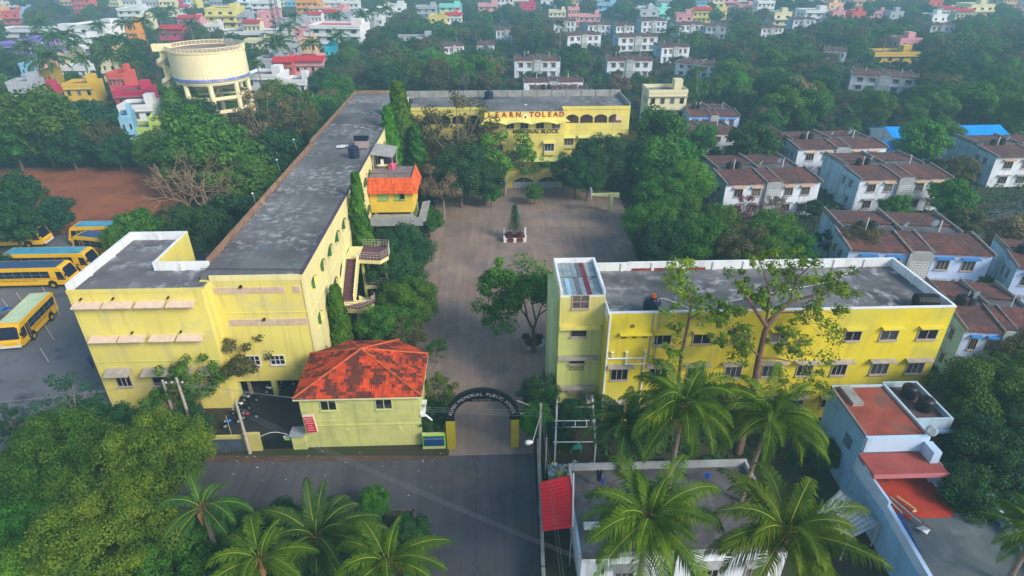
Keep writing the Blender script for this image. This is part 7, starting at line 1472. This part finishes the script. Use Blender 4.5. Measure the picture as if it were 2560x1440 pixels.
# ---- filler trees: individuals (nearest ~300), then one distant mass
KEEP += [(-45, -15, 40, 131), (-18, 30, 100, 131), (-112, -46, 42, 126), (-17, 24, 26, 110), (-10, 46, 20, 57), (-34, 6, 20, 48), (-42, -26, 22, 60), (wx - 11, wx + 9, 146, 164)]
VIS += [(370, 640, 95, 250), (0, 445, 425, 610), (880, 1590, 225, 480), (640, 760, 100, 200), (1790, 2060, 395, 545), (2030, 2390, 380, 535)]
random.seed(5); FILL = []; yy = 112.0
while yy < 620:
    step = 6.8 if yy < 330 else 9.5; x = -yy * .92 - 20
    while x < yy * .92 + 30:
        FILL.append((x + random.uniform(-2.4, 2.4), yy + random.uniform(-2.4, 2.4), random.uniform(.7, 1.15))); x += step
    yy += step
cand = []
for x, y, s in FILL:
    if any(a < x < b_ and c_ < y < d for a, b_, c_, d in KEEP): continue
    D = 9 * s; top = (x, y, 8.8 * s); q = proj((x, y, 5.4 * s)); rr = .5 * D / mpp((x, y, 5)); rr *= .5
    if q[0] < -60 or q[0] > 2620 or q[1] < -90 or q[1] > 560: continue
    if any(q[0] + rr > a and q[0] - rr < b_ and q[1] + rr > c_ and q[1] - rr < d for a, b_, c_, d in VIS): continue
    town_ = (q[0] < 940 and q[1] > 10)
    if town_ and random.random() < (.6 if q[1] < 115 else .3): continue
    if q[1] < 60 and random.random() < (.5 if q[0] < 1300 else .3): continue
    cand.append((y, x, s, q))
cand.sort(); print('fill candidates', len(cand))
LAB = lambda q: ('leafy tree in the woods beyond the yellow back block' if 800 < q[0] < 1500 else 'leafy tree among the left-hand town houses' if q[0] <= 800 else 'leafy tree in the woods around the white colony houses')
LM = [L_GRN, L_OLV, L_DRK, L_GRN, L_OLV, L_BRT, L_TEA, L_DRK, L_YEL, L_GRN, L_BRN]
for i, (y, x, s, q) in enumerate(cand[:190]):
    k = 'mid%d' % random.randrange(4) if y < 230 else 'far%d' % random.randrange(3)
    if random.random() < .2: k = 'thin%d' % random.randrange(2)
    tm, cm, D, zc = PROTO[k]; put('tree', LAB(q), 'tree', (x, y, 0), random.uniform(0, 6), (s, s, s * random.uniform(.85, 1.15)), (('trunk', tm), ('crown', cm)), (None, random.choice(LM)), 'trees: ' + LAB(q)[:40])
rest = cand[190:]
for _ in range(2600):                         # low scrub in the gaps between the colony houses and woods
    y = random.uniform(112, 330); x = random.uniform(-y * .9, y * .9); s = random.uniform(.2, .42)
    if any(a + 1.2 < x < b_ - 1.2 and c_ + 3 < y < d for a, b_, c_, d in KEEP): continue
    rest.append((y, x, s, None))
V = []; rng = np.random.default_rng(4); CN_, NN_ = [], []
srcs = []
for i in range(3):
    me = PROTO['far%d' % i][1]; a = np.empty(len(me.vertices) * 3); me.vertices.foreach_get('co', a); srcs.append(a.reshape(-1, 4, 3))
for gi, lm in enumerate((L_GRN, L_DRK, L_OLV)):
    parts = []
    for j, (y, x, s, q) in enumerate(rest):
        if j % 3 != gi: continue
        a = srcs[rng.integers(3)]; th = rng.uniform(0, 6.28); c_, s_ = math.cos(th), math.sin(th); b_ = a.copy(); b_[..., 0], b_[..., 1] = a[..., 0] * c_ - a[..., 1] * s_, a[..., 0] * s_ + a[..., 1] * c_
        parts.append(b_ * s + np.array([x, y, 0]))
    srcs_all = np.concatenate(parts); V.append(srcs_all)
counts = [len(v) for v in V]; A = np.concatenate(V); n = len(A)
me = bpy.data.meshes.new('distant_woods'); me.vertices.add(4 * n); me.vertices.foreach_set('co', A.reshape(-1)); me.loops.add(4 * n); me.loops.foreach_set('vertex_index', np.arange(4 * n, dtype=np.int32)); me.polygons.add(n)
me.polygons.foreach_set('loop_start', np.arange(0, 4 * n, 4, dtype=np.int32)); me.polygons.foreach_set('loop_total', np.full(n, 4, dtype=np.int32))
for lm in (L_GRN, L_DRK, L_OLV): me.materials.append(lm)
me.polygons.foreach_set('material_index', np.repeat(np.arange(3, dtype=np.int32), counts)); me.update(calc_edges=True)
o = bpy.data.objects.new('distant_woods', me); C.objects.link(o); tag(o, 'hazy mass of far-off woods and scrub filling the gaps between the distant houses', 'woods', kind='stuff')
# undergrowth: low ground cover patches so bare soil never shows as a flat sheet
rng = np.random.default_rng(14); pts = []
for _ in range(170000):
    x = rng.uniform(-150, 160); y = rng.uniform(18, 230)
    if -9.2 < x < 5 and 40 < y < 110: continue
    pts.append((x, y))
P_ = np.array(pts)
def inside(P, poly):
    x, y = P[:, 0], P[:, 1]; r = np.zeros(len(P), bool); n = len(poly)
    for i in range(n):
        x0, y0 = poly[i][:2]; x1, y1 = poly[(i + 1) % n][:2]
        c_ = ((y0 > y) != (y1 > y)) & (x < (x1 - x0) * (y - y0) / (y1 - y0 + 1e-9) + x0); r ^= c_
    return r
bad = inside(P_, yard) | inside(P_, drive) | ((P_[:, 0] < -38) & (P_[:, 1] > 42) & (P_[:, 1] < 128) & (P_[:, 0] > -170)) | ((P_[:, 0] > -41) & (P_[:, 0] < -4) & (P_[:, 1] > 35) & (P_[:, 1] < 53))
bad |= (P_[:, 0] > 3) & (P_[:, 0] < 42) & (P_[:, 1] < 56) & (P_[:, 1] > 24) & ~((P_[:, 1] < 43.5) & (P_[:, 1] > 38) & (P_[:, 0] > 9))
P_ = P_[~bad]; sz = rng.uniform(.05, .6, len(P_)); cen = np.column_stack([P_, sz]); nr = rng.normal(size=(len(P_), 3)) * .6 + np.array([0, 0, .8])
me = leaf_mesh('undergrowth', cen, nr, .33, L_DRK, rng); o = bpy.data.objects.new('undergrowth', me); C.objects.link(o); tag(o, 'low dark weeds and undergrowth covering the bare soil', 'undergrowth', kind='stuff')
# ================================================================ haze
hz = MB(); hz.box(-880, 880, -55, 1480, -1, 48)
hm = bpy.data.materials.new('haze_air'); hm.use_nodes = True; hn = hm.node_tree; hn.nodes.clear()
pv = hn.nodes.new('ShaderNodeVolumePrincipled'); pv.inputs['Color'].default_value = (.45, .82, 1.0, 1); pv.inputs['Density'].default_value = .00085; pv.inputs['Anisotropy'].default_value = 0.0
ho = hn.nodes.new('ShaderNodeOutputMaterial'); hn.links.new(pv.outputs[0], ho.inputs['Volume'])
o = hz.build('haze', hm); o['kind'] = 'stuff'; o['label'] = 'pale bluish air haze over the whole town'
# drop unused prototypes
for pr_, fl in ((CH, usedC[id(CH)]), (CB, usedC[id(CB)])):
    if not fl: [bpy.data.objects.remove(c_) for c_ in list(pr_.children)]; bpy.data.objects.remove(pr_)
